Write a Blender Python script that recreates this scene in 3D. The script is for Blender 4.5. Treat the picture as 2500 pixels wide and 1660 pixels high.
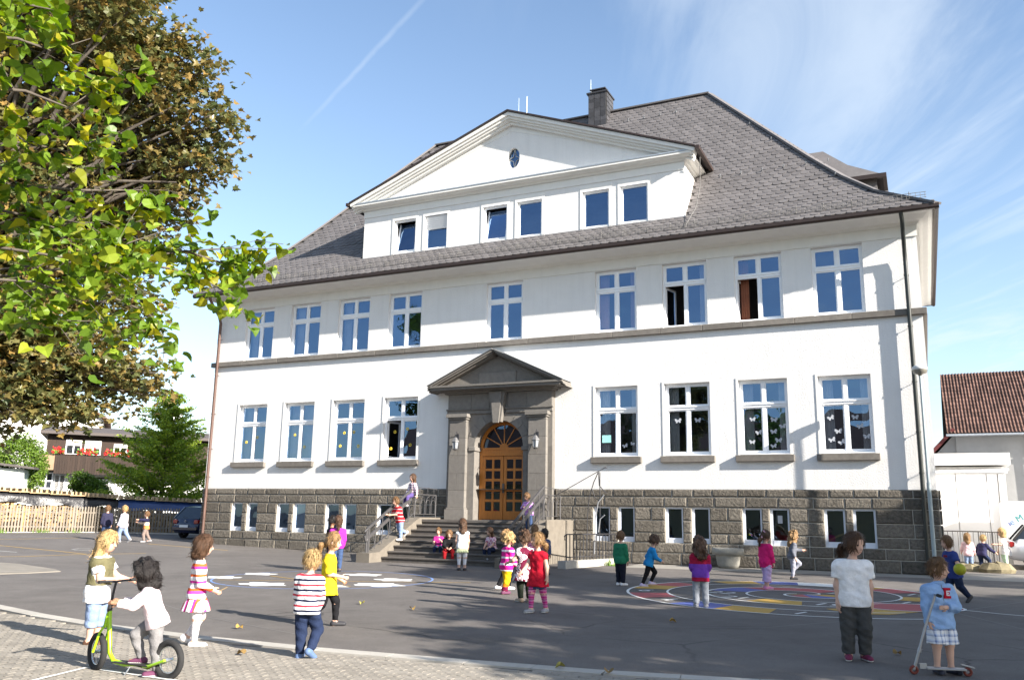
import bpy, math, random
import numpy as np
from mathutils import Vector, Matrix
PI = math.pi
rad = math.radians
for _o in list(bpy.data.objects):
    bpy.data.objects.remove(_o)
scene = bpy.context.scene
C = scene.collection

# ---------------------------------------------------------------- camera
CAM = Vector((13.9147, -28.3768, 1.4263))
PITCH, ROLL, YAW = .2025, .0173, .4441
_f = Vector((-math.sin(YAW) * math.cos(PITCH), math.cos(YAW) * math.cos(PITCH), math.sin(PITCH)))
_r = Vector((math.cos(YAW), math.sin(YAW), 0))
_u = _r.cross(_f)
_r2 = _r * math.cos(ROLL) + _u * math.sin(ROLL)
_u2 = -_r * math.sin(ROLL) + _u * math.cos(ROLL)
cd = bpy.data.cameras.new('camera')
cam = bpy.data.objects.new('camera', cd)
C.objects.link(cam)
cam.matrix_world = Matrix(((_r2.x, _u2.x, -_f.x, CAM.x), (_r2.y, _u2.y, -_f.y, CAM.y), (_r2.z, _u2.z, -_f.z, CAM.z), (0, 0, 0, 1)))
cd.lens = 30.317
cd.sensor_width = 36
cd.clip_end = 5000
cd.clip_start = .05
scene.camera = cam

# ---------------------------------------------------------------- sun and sky
SUN = Vector((1, -.263, .48)).normalized()          # direction towards the sun
sd = bpy.data.lights.new('sun', 'SUN')
sd.energy = 5.0
sd.angle = rad(.53)
sd.color = (1, .925, .82)
so = bpy.data.objects.new('sun', sd)
C.objects.link(so)
so.rotation_euler = (-SUN).to_track_quat('-Z', 'Y').to_euler()
so.location = (40, -30, 40)
world = bpy.data.worlds.new('World')
scene.world = world
world.use_nodes = True
SKY_STRENGTH = .058
EXPOSURE = 1.55


def build_sky():
    nt = world.node_tree
    for n in list(nt.nodes):
        nt.nodes.remove(n)
    N = nt.nodes.new
    L = nt.links.new

    def math_(op, a, b=None, c=None, clamp=False):
        n = N('ShaderNodeMath')
        n.operation = op
        n.use_clamp = clamp
        for i, v in enumerate((a, b, c)):
            if v is None:
                continue
            if isinstance(v, (int, float)):
                n.inputs[i].default_value = v
            else:
                L(v, n.inputs[i])
        return n.outputs[0]
    sky = N('ShaderNodeTexSky')
    sky.sky_type = 'NISHITA'
    sky.sun_disc = False
    sky.sun_elevation = math.asin(SUN.z)
    sky.sun_rotation = math.atan2(SUN.x, SUN.y)
    sky.air_density = 1.0
    sky.dust_density = .6
    sky.ozone_density = 1.3
    tc = N('ShaderNodeTexCoord')
    sep = N('ShaderNodeSeparateXYZ')
    L(tc.outputs['Generated'], sep.inputs[0])
    # direction projected on a high cloud sheet
    zc = math_('MAXIMUM', sep.outputs[2], .06)
    px = math_('DIVIDE', sep.outputs[0], zc)
    py = math_('DIVIDE', sep.outputs[1], zc)
    cmb = N('ShaderNodeCombineXYZ')
    L(px, cmb.inputs[0])
    L(py, cmb.inputs[1])
    mp = N('ShaderNodeMapping')
    mp.vector_type = 'TEXTURE'
    mp.inputs['Rotation'].default_value = (0, 0, rad(-66))
    mp.inputs['Scale'].default_value = (1.5, .42, 1)
    mp.inputs['Location'].default_value = (.35, 0, 0)
    L(cmb.outputs[0], mp.inputs[0])
    n1 = N('ShaderNodeTexNoise')
    n1.inputs['Scale'].default_value = 1.0
    n1.inputs['Detail'].default_value = 9
    n1.inputs['Roughness'].default_value = .58
    n1.inputs['Distortion'].default_value = .7
    L(mp.outputs[0], n1.inputs['Vector'])
    mp2 = N('ShaderNodeMapping')
    mp2.inputs['Location'].default_value = (3.7, 1.2, 0)
    mp2.inputs['Scale'].default_value = (.30, .30, 1)
    L(cmb.outputs[0], mp2.inputs[0])
    n2 = N('ShaderNodeTexNoise')
    n2.inputs['Scale'].default_value = 1.1
    n2.inputs['Detail'].default_value = 3
    L(mp2.outputs[0], n2.inputs['Vector'])
    w = math_('MULTIPLY_ADD', n2.outputs[0], .55, n1.outputs[0])
    r = N('ShaderNodeMapRange')
    r.interpolation_type = 'SMOOTHSTEP'
    L(w, r.inputs[0])
    r.inputs[1].default_value = .62
    r.inputs[2].default_value = .96
    r.inputs[3].default_value = 0
    r.inputs[4].default_value = .58
    reg = N('ShaderNodeMapRange')
    reg.interpolation_type = 'SMOOTHSTEP'
    L(px, reg.inputs[0])
    reg.inputs[1].default_value = -.95
    reg.inputs[2].default_value = .05
    cloud = math_('MULTIPLY', r.outputs[0], reg.outputs[0])
    # a vapour trail: a thin great-circle stripe between two directions
    A, B = TRAIL
    n = A.cross(B).normalized()
    dot = N('ShaderNodeVectorMath')
    dot.operation = 'DOT_PRODUCT'
    L(tc.outputs['Generated'], dot.inputs[0])
    dot.inputs[1].default_value = n
    wob = N('ShaderNodeTexNoise')
    wob.inputs['Scale'].default_value = 38
    wob.inputs['Detail'].default_value = 4
    L(tc.outputs['Generated'], wob.inputs['Vector'])
    d = math_('ABSOLUTE', math_('ADD', dot.outputs['Value'], math_('MULTIPLY_ADD', wob.outputs[0], .003, -.0015)))
    mid = (A + B).normalized()
    dm = N('ShaderNodeVectorMath')
    dm.operation = 'DOT_PRODUCT'
    L(tc.outputs['Generated'], dm.inputs[0])
    dm.inputs[1].default_value = mid
    half = A.dot(mid)
    along = N('ShaderNodeMapRange')
    L(dm.outputs['Value'], along.inputs[0])
    along.inputs[1].default_value = half - .004
    along.inputs[2].default_value = half + .012
    st = N('ShaderNodeMapRange')
    st.interpolation_type = 'SMOOTHSTEP'
    L(d, st.inputs[0])
    st.inputs[1].default_value = .0048
    st.inputs[2].default_value = 0
    st.inputs[3].default_value = 0
    st.inputs[4].default_value = .42
    trail = math_('MULTIPLY', math_('MULTIPLY', st.outputs[0], along.outputs[0]), math_('MULTIPLY_ADD', wob.outputs[0], 1.1, .35, clamp=True))
    # low haze thins the blue towards the horizon
    hz = N('ShaderNodeMapRange')
    L(sep.outputs[2], hz.inputs[0])
    hz.inputs[1].default_value = .55
    hz.inputs[2].default_value = 0
    hz.inputs[3].default_value = 0
    hz.inputs[4].default_value = .16
    fac = math_('MAXIMUM', math_('MAXIMUM', cloud, trail), hz.outputs[0])
    mix = N('ShaderNodeMix')
    mix.data_type = 'RGBA'
    L(fac, mix.inputs[0])
    hsv = N('ShaderNodeHueSaturation')
    hsv.inputs['Saturation'].default_value = 1.0
    hsv.inputs['Value'].default_value = 1.62
    L(sky.outputs[0], hsv.inputs['Color'])
    L(hsv.outputs[0], mix.inputs[6])
    mix.inputs[7].default_value = (5.4, 6.1, 6.9, 1)
    bg = N('ShaderNodeBackground')
    bg.inputs['Strength'].default_value = SKY_STRENGTH
    L(mix.outputs[2], bg.inputs[0])
    out = N('ShaderNodeOutputWorld')
    L(bg.outputs[0], out.inputs[0])


TRAIL = (Vector((-.4440, .7095, .5480)).normalized(), Vector((-.5821, .6957, .4208)).normalized())
build_sky()
vs = scene.view_settings
vs.view_transform = 'Standard'
vs.look = 'None'
vs.gamma = 1
vs.exposure = EXPOSURE
vs.use_curve_mapping = False
scene.render.engine = 'CYCLES'
scene.cycles.max_bounces = 8
scene.cycles.transparent_max_bounces = 12
scene.cycles.sample_clamp_indirect = 6

# ---------------------------------------------------------------- materials


def nodes_of(m):
    nt = m.node_tree
    return nt, nt.nodes.new, nt.links.new


MATS = {}


def mat(name, col, rough=.8, var=0., vs_=4., bump=0., bs=40., spec=.3, metal=0., island=0., stain=0., stain_col=(.1, .09, .08), stretch=None, detail=5., streak=0.):
    """principled surface: base colour with noise variation, per-piece variation, stains and fine relief"""
    if name in MATS:
        return MATS[name]
    m = bpy.data.materials.new(name)
    m.use_nodes = True
    nt, N, L = nodes_of(m)
    b = nt.nodes['Principled BSDF']
    b.inputs['Base Color'].default_value = (*col, 1)
    b.inputs['Roughness'].default_value = rough
    b.inputs['Metallic'].default_value = metal
    b.inputs['Specular IOR Level'].default_value = spec
    tc = N('ShaderNodeTexCoord')
    src = tc.outputs['Object']
    if stretch:
        mp = N('ShaderNodeMapping')
        mp.inputs['Scale'].default_value = stretch
        L(src, mp.inputs[0])
        src = mp.outputs[0]
    color = None
    if var or island or stain or streak:
        h = N('ShaderNodeHueSaturation')
        h.inputs['Color'].default_value = (*col, 1)
        val = None
        if var:
            n = N('ShaderNodeTexNoise')
            n.inputs['Scale'].default_value = vs_
            n.inputs['Detail'].default_value = detail
            n.inputs['Roughness'].default_value = .65
            L(src, n.inputs['Vector'])
            r = N('ShaderNodeMapRange')
            L(n.outputs[0], r.inputs[0])
            r.inputs[1].default_value = .25
            r.inputs[2].default_value = .75
            r.inputs[3].default_value = 1 - var
            r.inputs[4].default_value = 1 + var
            val = r.outputs[0]
        if island:
            g = N('ShaderNodeNewGeometry')
            oi = N('ShaderNodeObjectInfo')
            ad = N('ShaderNodeMath')
            ad.operation = 'ADD'
            L(g.outputs['Random Per Island'], ad.inputs[0])
            L(oi.outputs['Random'], ad.inputs[1])
            fr = N('ShaderNodeMath')
            fr.operation = 'FRACT'
            L(ad.outputs[0], fr.inputs[0])
            r = N('ShaderNodeMapRange')
            L(fr.outputs[0], r.inputs[0])
            r.inputs[3].default_value = 1 - island
            r.inputs[4].default_value = 1 + island
            if val is None:
                val = r.outputs[0]
            else:
                mu = N('ShaderNodeMath')
                mu.operation = 'MULTIPLY'
                L(val, mu.inputs[0])
                L(r.outputs[0], mu.inputs[1])
                val = mu.outputs[0]
        if streak:
            # rain streaks running down the wall
            mp3 = N('ShaderNodeMapping')
            mp3.inputs['Scale'].default_value = (4.5, 4.5, .22)
            L(tc.outputs['Object'], mp3.inputs[0])
            n3 = N('ShaderNodeTexNoise')
            n3.inputs['Scale'].default_value = 1.0
            n3.inputs['Detail'].default_value = 7
            n3.inputs['Roughness'].default_value = .65
            L(mp3.outputs[0], n3.inputs['Vector'])
            r3 = N('ShaderNodeMapRange')
            L(n3.outputs[0], r3.inputs[0])
            r3.inputs[1].default_value = .48
            r3.inputs[2].default_value = .78
            r3.inputs[3].default_value = 1
            r3.inputs[4].default_value = 1 - streak
            m3 = N('ShaderNodeMath')
            m3.operation = 'MULTIPLY'
            L(r3.outputs[0], m3.inputs[0])
            if val is None:
                m3.inputs[1].default_value = 1
            else:
                L(val, m3.inputs[1])
            val = m3.outputs[0]
        if val is not None:
            L(val, h.inputs['Value'])
        color = h.outputs[0]
        if stain:
            n = N('ShaderNodeTexNoise')
            n.inputs['Scale'].default_value = 1.1
            n.inputs['Detail'].default_value = 8
            n.inputs['Roughness'].default_value = .7
            L(src, n.inputs['Vector'])
            r = N('ShaderNodeMapRange')
            L(n.outputs[0], r.inputs[0])
            r.inputs[1].default_value = .5
            r.inputs[2].default_value = .8
            r.inputs[4].default_value = stain
            mx = N('ShaderNodeMix')
            mx.data_type = 'RGBA'
            L(r.outputs[0], mx.inputs[0])
            L(color, mx.inputs[6])
            mx.inputs[7].default_value = (*stain_col, 1)
            color = mx.outputs[2]
        L(color, b.inputs['Base Color'])
    if bump:
        n = N('ShaderNodeTexNoise')
        n.inputs['Scale'].default_value = bs
        n.inputs['Detail'].default_value = 6
        n.inputs['Roughness'].default_value = .6
        L(src, n.inputs['Vector'])
        bp = N('ShaderNodeBump')
        bp.inputs['Strength'].default_value = 1
        bp.inputs['Distance'].default_value = bump
        L(n.outputs[0], bp.inputs['Height'])
        L(bp.outputs[0], b.inputs['Normal'])
    MATS[name] = m
    return m


def leaf_mat(name, cols, rough=.45, transl=.35, island=.35, spec=.4):
    """leaf: colour picked per leaf from a ramp, light shines through"""
    m = bpy.data.materials.new(name)
    m.use_nodes = True
    nt, N, L = nodes_of(m)
    b = nt.nodes['Principled BSDF']
    g = N('ShaderNodeNewGeometry')
    oi = N('ShaderNodeObjectInfo')
    ad = N('ShaderNodeMath')
    ad.operation = 'ADD'
    L(g.outputs['Random Per Island'], ad.inputs[0])
    L(oi.outputs['Random'], ad.inputs[1])
    fr = N('ShaderNodeMath')
    fr.operation = 'FRACT'
    L(ad.outputs[0], fr.inputs[0])
    cr = N('ShaderNodeValToRGB')
    el = cr.color_ramp.elements
    el[0].color = (*cols[0], 1)
    el[1].color = (*cols[-1], 1)
    for i, c in enumerate(cols[1:-1], 1):
        e = el.new(i / (len(cols) - 1))
        e.color = (*c, 1)
    L(fr.outputs[0], cr.inputs[0])
    L(cr.outputs[0], b.inputs['Base Color'])
    b.inputs['Roughness'].default_value = rough
    b.inputs['Specular IOR Level'].default_value = spec
    tr = N('ShaderNodeBsdfTranslucent')
    hs = N('ShaderNodeHueSaturation')
    hs.inputs['Value'].default_value = 1.5
    hs.inputs['Saturation'].default_value = 1.1
    L(cr.outputs[0], hs.inputs['Color'])
    L(hs.outputs[0], tr.inputs[0])
    mx = N('ShaderNodeMixShader')
    mx.inputs[0].default_value = transl
    L(b.outputs[0], mx.inputs[1])
    L(tr.outputs[0], mx.inputs[2])
    L(mx.outputs[0], nt.nodes['Material Output'].inputs[0])
    MATS[name] = m
    return m


def glass_mat(name, refl=.3, tint=(.75, .8, .85), wav=.0):
    m = bpy.data.materials.new(name)
    m.use_nodes = True
    nt, N, L = nodes_of(m)
    nt.nodes.remove(nt.nodes['Principled BSDF'])
    gl = N('ShaderNodeBsdfGlossy')
    gl.inputs['Roughness'].default_value = .0
    gl.inputs['Color'].default_value = (.42, .64, 1, 1)
    if wav:
        tc = N('ShaderNodeTexCoord')
        n = N('ShaderNodeTexNoise')
        n.inputs['Scale'].default_value = 1.3
        n.inputs['Detail'].default_value = 1
        L(tc.outputs['Object'], n.inputs['Vector'])
        bp = N('ShaderNodeBump')
        bp.inputs['Distance'].default_value = wav
        L(n.outputs[0], bp.inputs['Height'])
        L(bp.outputs[0], gl.inputs['Normal'])
    tr = N('ShaderNodeBsdfTransparent')
    tr.inputs[0].default_value = (*tint, 1)
    lw = N('ShaderNodeLayerWeight')
    lw.inputs[0].default_value = .35
    r = N('ShaderNodeMapRange')
    L(lw.outputs['Fresnel'], r.inputs[0])
    r.inputs[1].default_value = 0
    r.inputs[2].default_value = 1
    r.inputs[3].default_value = refl
    r.inputs[4].default_value = 1
    mx = N('ShaderNodeMixShader')
    L(r.outputs[0], mx.inputs[0])
    L(tr.outputs[0], mx.inputs[1])
    L(gl.outputs[0], mx.inputs[2])
    L(mx.outputs[0], nt.nodes['Material Output'].inputs[0])
    MATS[name] = m
    return m


# ---------------------------------------------------------------- mesh helpers
class MB:
    """collects shapes, builds them as ONE mesh object"""

    def __init__(s):
        s.v, s.f, s.m, s.sm = [], [], [], []

    def add(s, vs_, fs, m=0, smooth=False):
        o = len(s.v)
        s.v.extend([tuple(p) for p in vs_])
        for f in fs:
            s.f.append(tuple(i + o for i in f))
            s.m.append(m)
            s.sm.append(smooth)
        return s

    def box(s, x0, x1, y0, y1, z0, z1, m=0, bev=0.):
        if bev <= 0:
            return s.add([(x0, y0, z0), (x1, y0, z0), (x1, y1, z0), (x0, y1, z0), (x0, y0, z1), (x1, y0, z1), (x1, y1, z1), (x0, y1, z1)],
                         [(0, 3, 2, 1), (4, 5, 6, 7), (0, 1, 5, 4), (1, 2, 6, 5), (2, 3, 7, 6), (3, 0, 4, 7)], m)
        # box with chamfered edges
        b = min(bev, .45 * min(x1 - x0, y1 - y0, z1 - z0))
        X, Y, Z = (x0, x1), (y0, y1), (z0, z1)
        vv, idx = [], {}
        for i in (0, 1):
            for j in (0, 1):
                for k in (0, 1):
                    sx, sy, sz = (1, -1)[i] * b, (1, -1)[j] * b, (1, -1)[k] * b
                    idx[(i, j, k, 0)] = len(vv)
                    vv.append((X[i], Y[j] + sy, Z[k] + sz))
                    idx[(i, j, k, 1)] = len(vv)
                    vv.append((X[i] + sx, Y[j], Z[k] + sz))
                    idx[(i, j, k, 2)] = len(vv)
                    vv.append((X[i] + sx, Y[j] + sy, Z[k]))
        q = lambda *a: tuple(idx[t] for t in a)
        fs = [q((0, 0, 0, 0), (0, 0, 1, 0), (0, 1, 1, 0), (0, 1, 0, 0)), q((1, 0, 0, 0), (1, 1, 0, 0), (1, 1, 1, 0), (1, 0, 1, 0)),
              q((0, 0, 0, 1), (1, 0, 0, 1), (1, 0, 1, 1), (0, 0, 1, 1)), q((0, 1, 0, 1), (0, 1, 1, 1), (1, 1, 1, 1), (1, 1, 0, 1)),
              q((0, 0, 0, 2), (0, 1, 0, 2), (1, 1, 0, 2), (1, 0, 0, 2)), q((0, 0, 1, 2), (1, 0, 1, 2), (1, 1, 1, 2), (0, 1, 1, 2))]
        for k in (0, 1):
            for j in (0, 1):
                fs.append(q((0, j, k, 1), (1, j, k, 1), (1, j, k, 2), (0, j, k, 2)))
            for i in (0, 1):
                fs.append(q((i, 0, k, 0), (i, 1, k, 0), (i, 1, k, 2), (i, 0, k, 2)))
        for i in (0, 1):
            for j in (0, 1):
                fs.append(q((i, j, 0, 0), (i, j, 1, 0), (i, j, 1, 1), (i, j, 0, 1)))
                for k in (0, 1):
                    fs.append(q((i, j, k, 0), (i, j, k, 1), (i, j, k, 2)))
        return s.add(vv, fs, m)

    def obox(s, p, ax, ay, az, m=0):
        """box from corner p along three edge vectors"""
        p, ax, ay, az = Vector(p), Vector(ax), Vector(ay), Vector(az)
        vv = [p, p + ax, p + ax + ay, p + ay]
        vv += [q + az for q in vv]
        return s.add(vv, [(0, 3, 2, 1), (4, 5, 6, 7), (0, 1, 5, 4), (1, 2, 6, 5), (2, 3, 7, 6), (3, 0, 4, 7)], m)

    def bar(s, a, b, w, h=None, m=0, up=(0, 0, 1)):
        """square bar between two points"""
        a, b = Vector(a), Vector(b)
        h = h or w
        d = (b - a).normalized()
        up = Vector(up)
        if abs(d.dot(up)) > .98:
            up = Vector((1, 0, 0))
        sx = d.cross(up).normalized() * w / 2
        sz = sx.cross(d).normalized() * h / 2
        return s.obox(a - sx - sz, b - a, sx * 2, sz * 2, m)

    def tube(s, pts, r, n=8, m=0, cap=True, smooth=True):
        pts = [Vector(p) for p in pts]
        rs = r if isinstance(r, (list, tuple)) else [r] * len(pts)
        ref = None
        rings = []
        for i, p in enumerate(pts):
            d = (pts[min(i + 1, len(pts) - 1)] - pts[max(i - 1, 0)])
            if d.length < 1e-9:
                d = Vector((0, 0, 1))
            d.normalize()
            if ref is None:
                ref = Vector((0, 0, 1)) if abs(d.z) < .9 else Vector((1, 0, 0))
            x = d.cross(ref)
            if x.length < 1e-4:
                x = d.cross(Vector((.3, .9, .2)))
            x.normalize()
            y = d.cross(x)
            ref = -y if False else ref
            rings.append([p + (x * math.cos(2 * PI * k / n) + y * math.sin(2 * PI * k / n)) * rs[i] for k in range(n)])
        vv = [q for rg in rings for q in rg]
        fs = []
        for i in range(len(pts) - 1):
            for k in range(n):
                k2 = (k + 1) % n
                fs.append((i * n + k, i * n + k2, (i + 1) * n + k2, (i + 1) * n + k))
        s.add(vv, fs, m, smooth)
        if cap:
            s.add(rings[0], [tuple(range(n))], m)
            s.add(rings[-1], [tuple(range(n))[::-1]], m)
        return s

    def lathe(s, prof, c=(0, 0, 0), n=16, m=0, smooth=True, sx=1, sy=1):
        c = Vector(c)
        vv = []
        for (r, z) in prof:
            for k in range(n):
                a = 2 * PI * k / n
                vv.append(c + Vector((r * math.cos(a) * sx, r * math.sin(a) * sy, z)))
        fs = []
        for i in range(len(prof) - 1):
            for k in range(n):
                k2 = (k + 1) % n
                fs.append((i * n + k, i * n + k2, (i + 1) * n + k2, (i + 1) * n + k))
        s.add(vv, fs, m, smooth)
        return s

    def prism(s, poly, y0, y1, axis='y', m=0):
        """2-D outline extruded along an axis: poly of (x,z) for y, (y,z) for x, (x,y) for z"""
        def P(a, b, t):
            return {'y': (a, t, b), 'x': (t, a, b), 'z': (a, b, t)}[axis]
        n = len(poly)
        vv = [P(a, b, y0) for a, b in poly] + [P(a, b, y1) for a, b in poly]
        fs = [tuple(range(n)), tuple(range(2 * n - 1, n - 1, -1))]
        fs += [(i, i + n, (i + 1) % n + n, (i + 1) % n) for i in range(n)]
        return s.add(vv, fs, m)

    def torus(s, c, R, r, ax=(0, 1, 0), n=32, k=8, m=0):
        ax = Vector(ax).normalized()
        t = Vector((0, 0, 1)) if abs(ax.z) < .9 else Vector((1, 0, 0))
        x = ax.cross(t).normalized()
        y = ax.cross(x)
        c = Vector(c)
        vv, fs = [], []
        for i in range(n):
            a = 2 * PI * i / n
            d = x * math.cos(a) + y * math.sin(a)
            for j in range(k):
                b = 2 * PI * j / k
                vv.append(c + d * (R + r * math.cos(b)) + ax * r * math.sin(b))
        for i in range(n):
            for j in range(k):
                fs.append((i * k + j, ((i + 1) % n) * k + j, ((i + 1) % n) * k + (j + 1) % k, i * k + (j + 1) % k))
        return s.add(vv, fs, m, True)

    def mesh(s, name, mats):
        me = bpy.data.meshes.new(name)
        me.from_pydata(s.v, [], s.f)
        for mm in (mats if isinstance(mats, (list, tuple)) else [mats]):
            me.materials.append(mm)
        me.polygons.foreach_set('material_index', s.m)
        me.polygons.foreach_set('use_smooth', s.sm)
        import bmesh
        bm = bmesh.new()
        bm.from_mesh(me)
        bmesh.ops.recalc_face_normals(bm, faces=bm.faces)
        bm.to_mesh(me)
        bm.free()
        me.update()
        return me

    def build(s, name, mats, parent=None, loc=None):
        return obj(name, s.mesh(name, mats), parent, loc)


def obj(name, me, parent=None, loc=None, rot=None, scale=None):
    o = bpy.data.objects.new(name, me)
    C.objects.link(o)
    if parent is not None:
        o.parent = parent
    if loc is not None:
        o.location = loc
    if rot is not None:
        o.rotation_euler = rot
    if scale is not None:
        o.scale = scale
    return o


def tag(o, label=None, cat=None, group=None, kind=None):
    if label:
        o['label'] = label
    if cat:
        o['category'] = cat
    if group:
        o['group'] = group
    if kind:
        o['kind'] = kind
    return o


def thing(name, label, cat, loc=(0, 0, 0), rz=0, group=None, scale=None):
    o = obj(name, None, None, loc, (0, 0, rz), scale)
    o.empty_display_size = .2
    return tag(o, label, cat, group)


def raw_mesh(name, verts, faces, mats, smooth=False):
    """fast path for numpy geometry: faces is an (n,3) or (n,4) array"""
    me = bpy.data.meshes.new(name)
    verts = np.asarray(verts, np.float32)
    faces = np.asarray(faces, np.int32)
    n, k = faces.shape
    me.vertices.add(len(verts))
    me.vertices.foreach_set('co', verts.ravel())
    me.loops.add(n * k)
    me.loops.foreach_set('vertex_index', faces.ravel())
    me.polygons.add(n)
    me.polygons.foreach_set('loop_start', np.arange(0, n * k, k, dtype=np.int32))
    me.polygons.foreach_set('use_smooth', np.full(n, smooth))
    for mm in (mats if isinstance(mats, (list, tuple)) else [mats]):
        me.materials.append(mm)
    me.update(calc_edges=True)
    return me


def tiled_mesh(name, base, mtx, m):
    """many placed copies of one small MB shape as a single mesh"""
    bv = np.array(base.v)
    nv = len(bv)
    A = np.array([np.array(q) for q in mtx])
    V = np.einsum('nij,kj->nki', A[:, :3, :3], bv) + A[:, None, :3, 3]
    idx = np.concatenate([np.array(f) for f in base.f])
    ln = np.array([len(f) for f in base.f])
    n = len(A)
    loops = (idx[None] + (np.arange(n) * nv)[:, None]).ravel()
    st = np.concatenate([[0], np.cumsum(np.tile(ln, n))[:-1]])
    me = bpy.data.meshes.new(name)
    me.vertices.add(n * nv)
    me.vertices.foreach_set('co', V.astype(np.float32).ravel())
    me.loops.add(len(loops))
    me.loops.foreach_set('vertex_index', loops.astype(np.int32))
    me.polygons.add(len(st))
    me.polygons.foreach_set('loop_start', st.astype(np.int32))
    me.polygons.foreach_set('use_smooth', np.zeros(len(st), bool))
    me.materials.append(m)
    me.update(calc_edges=True)
    return me


SLOPE = .012


def zg(y, x=0.):
    """the schoolyard falls gently away from the building and rises towards the far left"""
    return SLOPE * min(y, 0) + .022 * min(max(0., -8 - x), 24)


R_ = random.Random(7)
# ================================================================ the school
PL = 2.417          # plinth top
XL, XR = -14.11, 14.23
CX = .06
DEPTH = 11.6
M_PLASTER = mat('white_plaster', (.735, .725, .71), .9, var=.035, vs_=1.2, bump=.012, bs=22, stain=.16, stain_col=(.56, .54, .50), spec=.15, streak=.07)
M_TRIM = mat('white_trim_plaster', (.74, .73, .70), .85, streak=.04, var=.04, vs_=3, bump=.002, bs=60, spec=.2)
M_BASALT = mat('basalt_block', (.138, .124, .105), .95, var=.5, vs_=11, bump=.055, bs=15, island=.26, spec=.15, stain=.35, stain_col=(.2, .18, .15))
M_MORTAR = mat('pale_mortar', (.47, .44, .39), .95, var=.2, vs_=9, bump=.006, bs=60)
M_STONE = mat('portal_stone', (.178, .165, .150), .9, var=.16, vs_=7, bump=.003, bs=55, island=.12, spec=.2, stain=.35, stain_col=(.14, .13, .12))
M_BAND = mat('string_course_stone', (.17, .155, .138), .9, var=.2, vs_=6, bump=.004, bs=40, island=.15, stain=.3)
M_FRAME = mat('white_window_frame', (.84, .85, .87), .35, var=.02, vs_=5, spec=.5)
M_GLASS = glass_mat('window_glass', .21, (.84, .87, .9), wav=.012)
M_GLASSD = glass_mat('basement_glass', .10, (.5, .5, .45), wav=.006)
M_SLATE = mat('roof_slate', (.122, .114, .115), .68, var=.16, vs_=3, bump=.004, bs=30, island=.13, spec=.35)
M_ROOFB = mat('roof_underlay', (.085, .08, .076), .9, var=.2, vs_=4)
M_GUTTER = mat('brown_copper_gutter', (.032, .019, .015), .45, var=.25, vs_=3, spec=.5)
M_PIPE = mat('brown_copper_downpipe', (.105, .058, .045), .5, var=.2, vs_=2, spec=.5)
M_PIPED = mat('dark_green_downpipe', (.022, .026, .024), .4, var=.2, vs_=2, spec=.5)
M_ZINC = mat('zinc_sheet', (.42, .45, .48), .5, var=.12, vs_=5, metal=.6)
M_WOOD = mat('varnished_oak_door', (.42, .15, .022), .38, var=.22, vs_=5, bump=.001, bs=50, stretch=(6, 6, .6), spec=.5)
M_IRON = mat('grey_wrought_iron', (.085, .082, .085), .5, var=.15, vs_=6, spec=.5, metal=.3)
M_IROND = mat('black_wrought_iron', (.03, .03, .035), .5, var=.2, vs_=6, spec=.5)
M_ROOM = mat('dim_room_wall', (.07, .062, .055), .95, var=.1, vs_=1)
M_CURT = mat('pale_curtain', (.62, .60, .58), .95, var=.1, vs_=5)
M_CURTP = mat('pink_curtain', (.55, .34, .32), .95, var=.1, vs_=5)
M_CURTR = mat('rust_curtain', (.30, .11, .06), .95, var=.15, vs_=5)
M_SILLDARK = mat('lead_flashing', (.20, .21, .23), .6, var=.2, vs_=6)

school = thing('school_building', 'large white plastered school building with slate hipped roof and dark stone plinth', 'building', (0, 0, 0))

WP, WW, WA = 2.4725, 1.546, 3.619
UB, UT, LB, LT = 7.88, 10.15, 3.50, 5.94
win_x = []
for i in range(4):
    xr = CX - WA - (3 - i) * WP
    win_x.append((xr - WW, xr))
for i in range(4):
    xl = CX + WA + i * WP
    win_x.append((xl, xl + WW))
U5 = (CX - .76, CX + .76)
holes_u = sorted([(a, b, UB, UT) for a, b in win_x] + [(U5[0], U5[1], UB, UT)])
holes_l = sorted([(a, b, LB, LT) for a, b in win_x])
DORM_W = 6.7
DOOR_X = (CX - 1.0, CX + 1.0)


def wall_with_holes(b, x0, x1, z0, z1, holes, y=0., depth=.24, m=0, mr=0):
    """front sheet at y with rectangular openings and their reveals"""
    xs = sorted({x0, x1, *[h[0] for h in holes], *[h[1] for h in holes]})
    zs = sorted({z0, z1, *[h[2] for h in holes], *[h[3] for h in holes]})
    for i in range(len(xs) - 1):
        for k in range(len(zs) - 1):
            cx_, cz_ = (xs[i] + xs[i + 1]) / 2, (zs[k] + zs[k + 1]) / 2
            if any(h[0] < cx_ < h[1] and h[2] < cz_ < h[3] for h in holes):
                continue
            b.add([(xs[i], y, zs[k]), (xs[i + 1], y, zs[k]), (xs[i + 1], y, zs[k + 1]), (xs[i], y, zs[k + 1])], [(0, 1, 2, 3)], m)
    for (a, c, d, e) in holes:
        b.add([(a, y, d), (c, y, d), (c, y, e), (a, y, e), (a, y + depth, d), (c, y + depth, d), (c, y + depth, e), (a, y + depth, e)],
              [(0, 4, 5, 1), (1, 5, 6, 2), (2, 6, 7, 3), (3, 7, 4, 0)], mr)
    return b


# --- front wall with real openings
fw = MB()
wall_with_holes(fw, XL, XR, PL, 6.9, holes_l + [(DOOR_X[0], DOOR_X[1], PL, 5.0)], 0)
wall_with_holes(fw, XL, XR, 6.9, 10.75, holes_u, 0)
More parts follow.
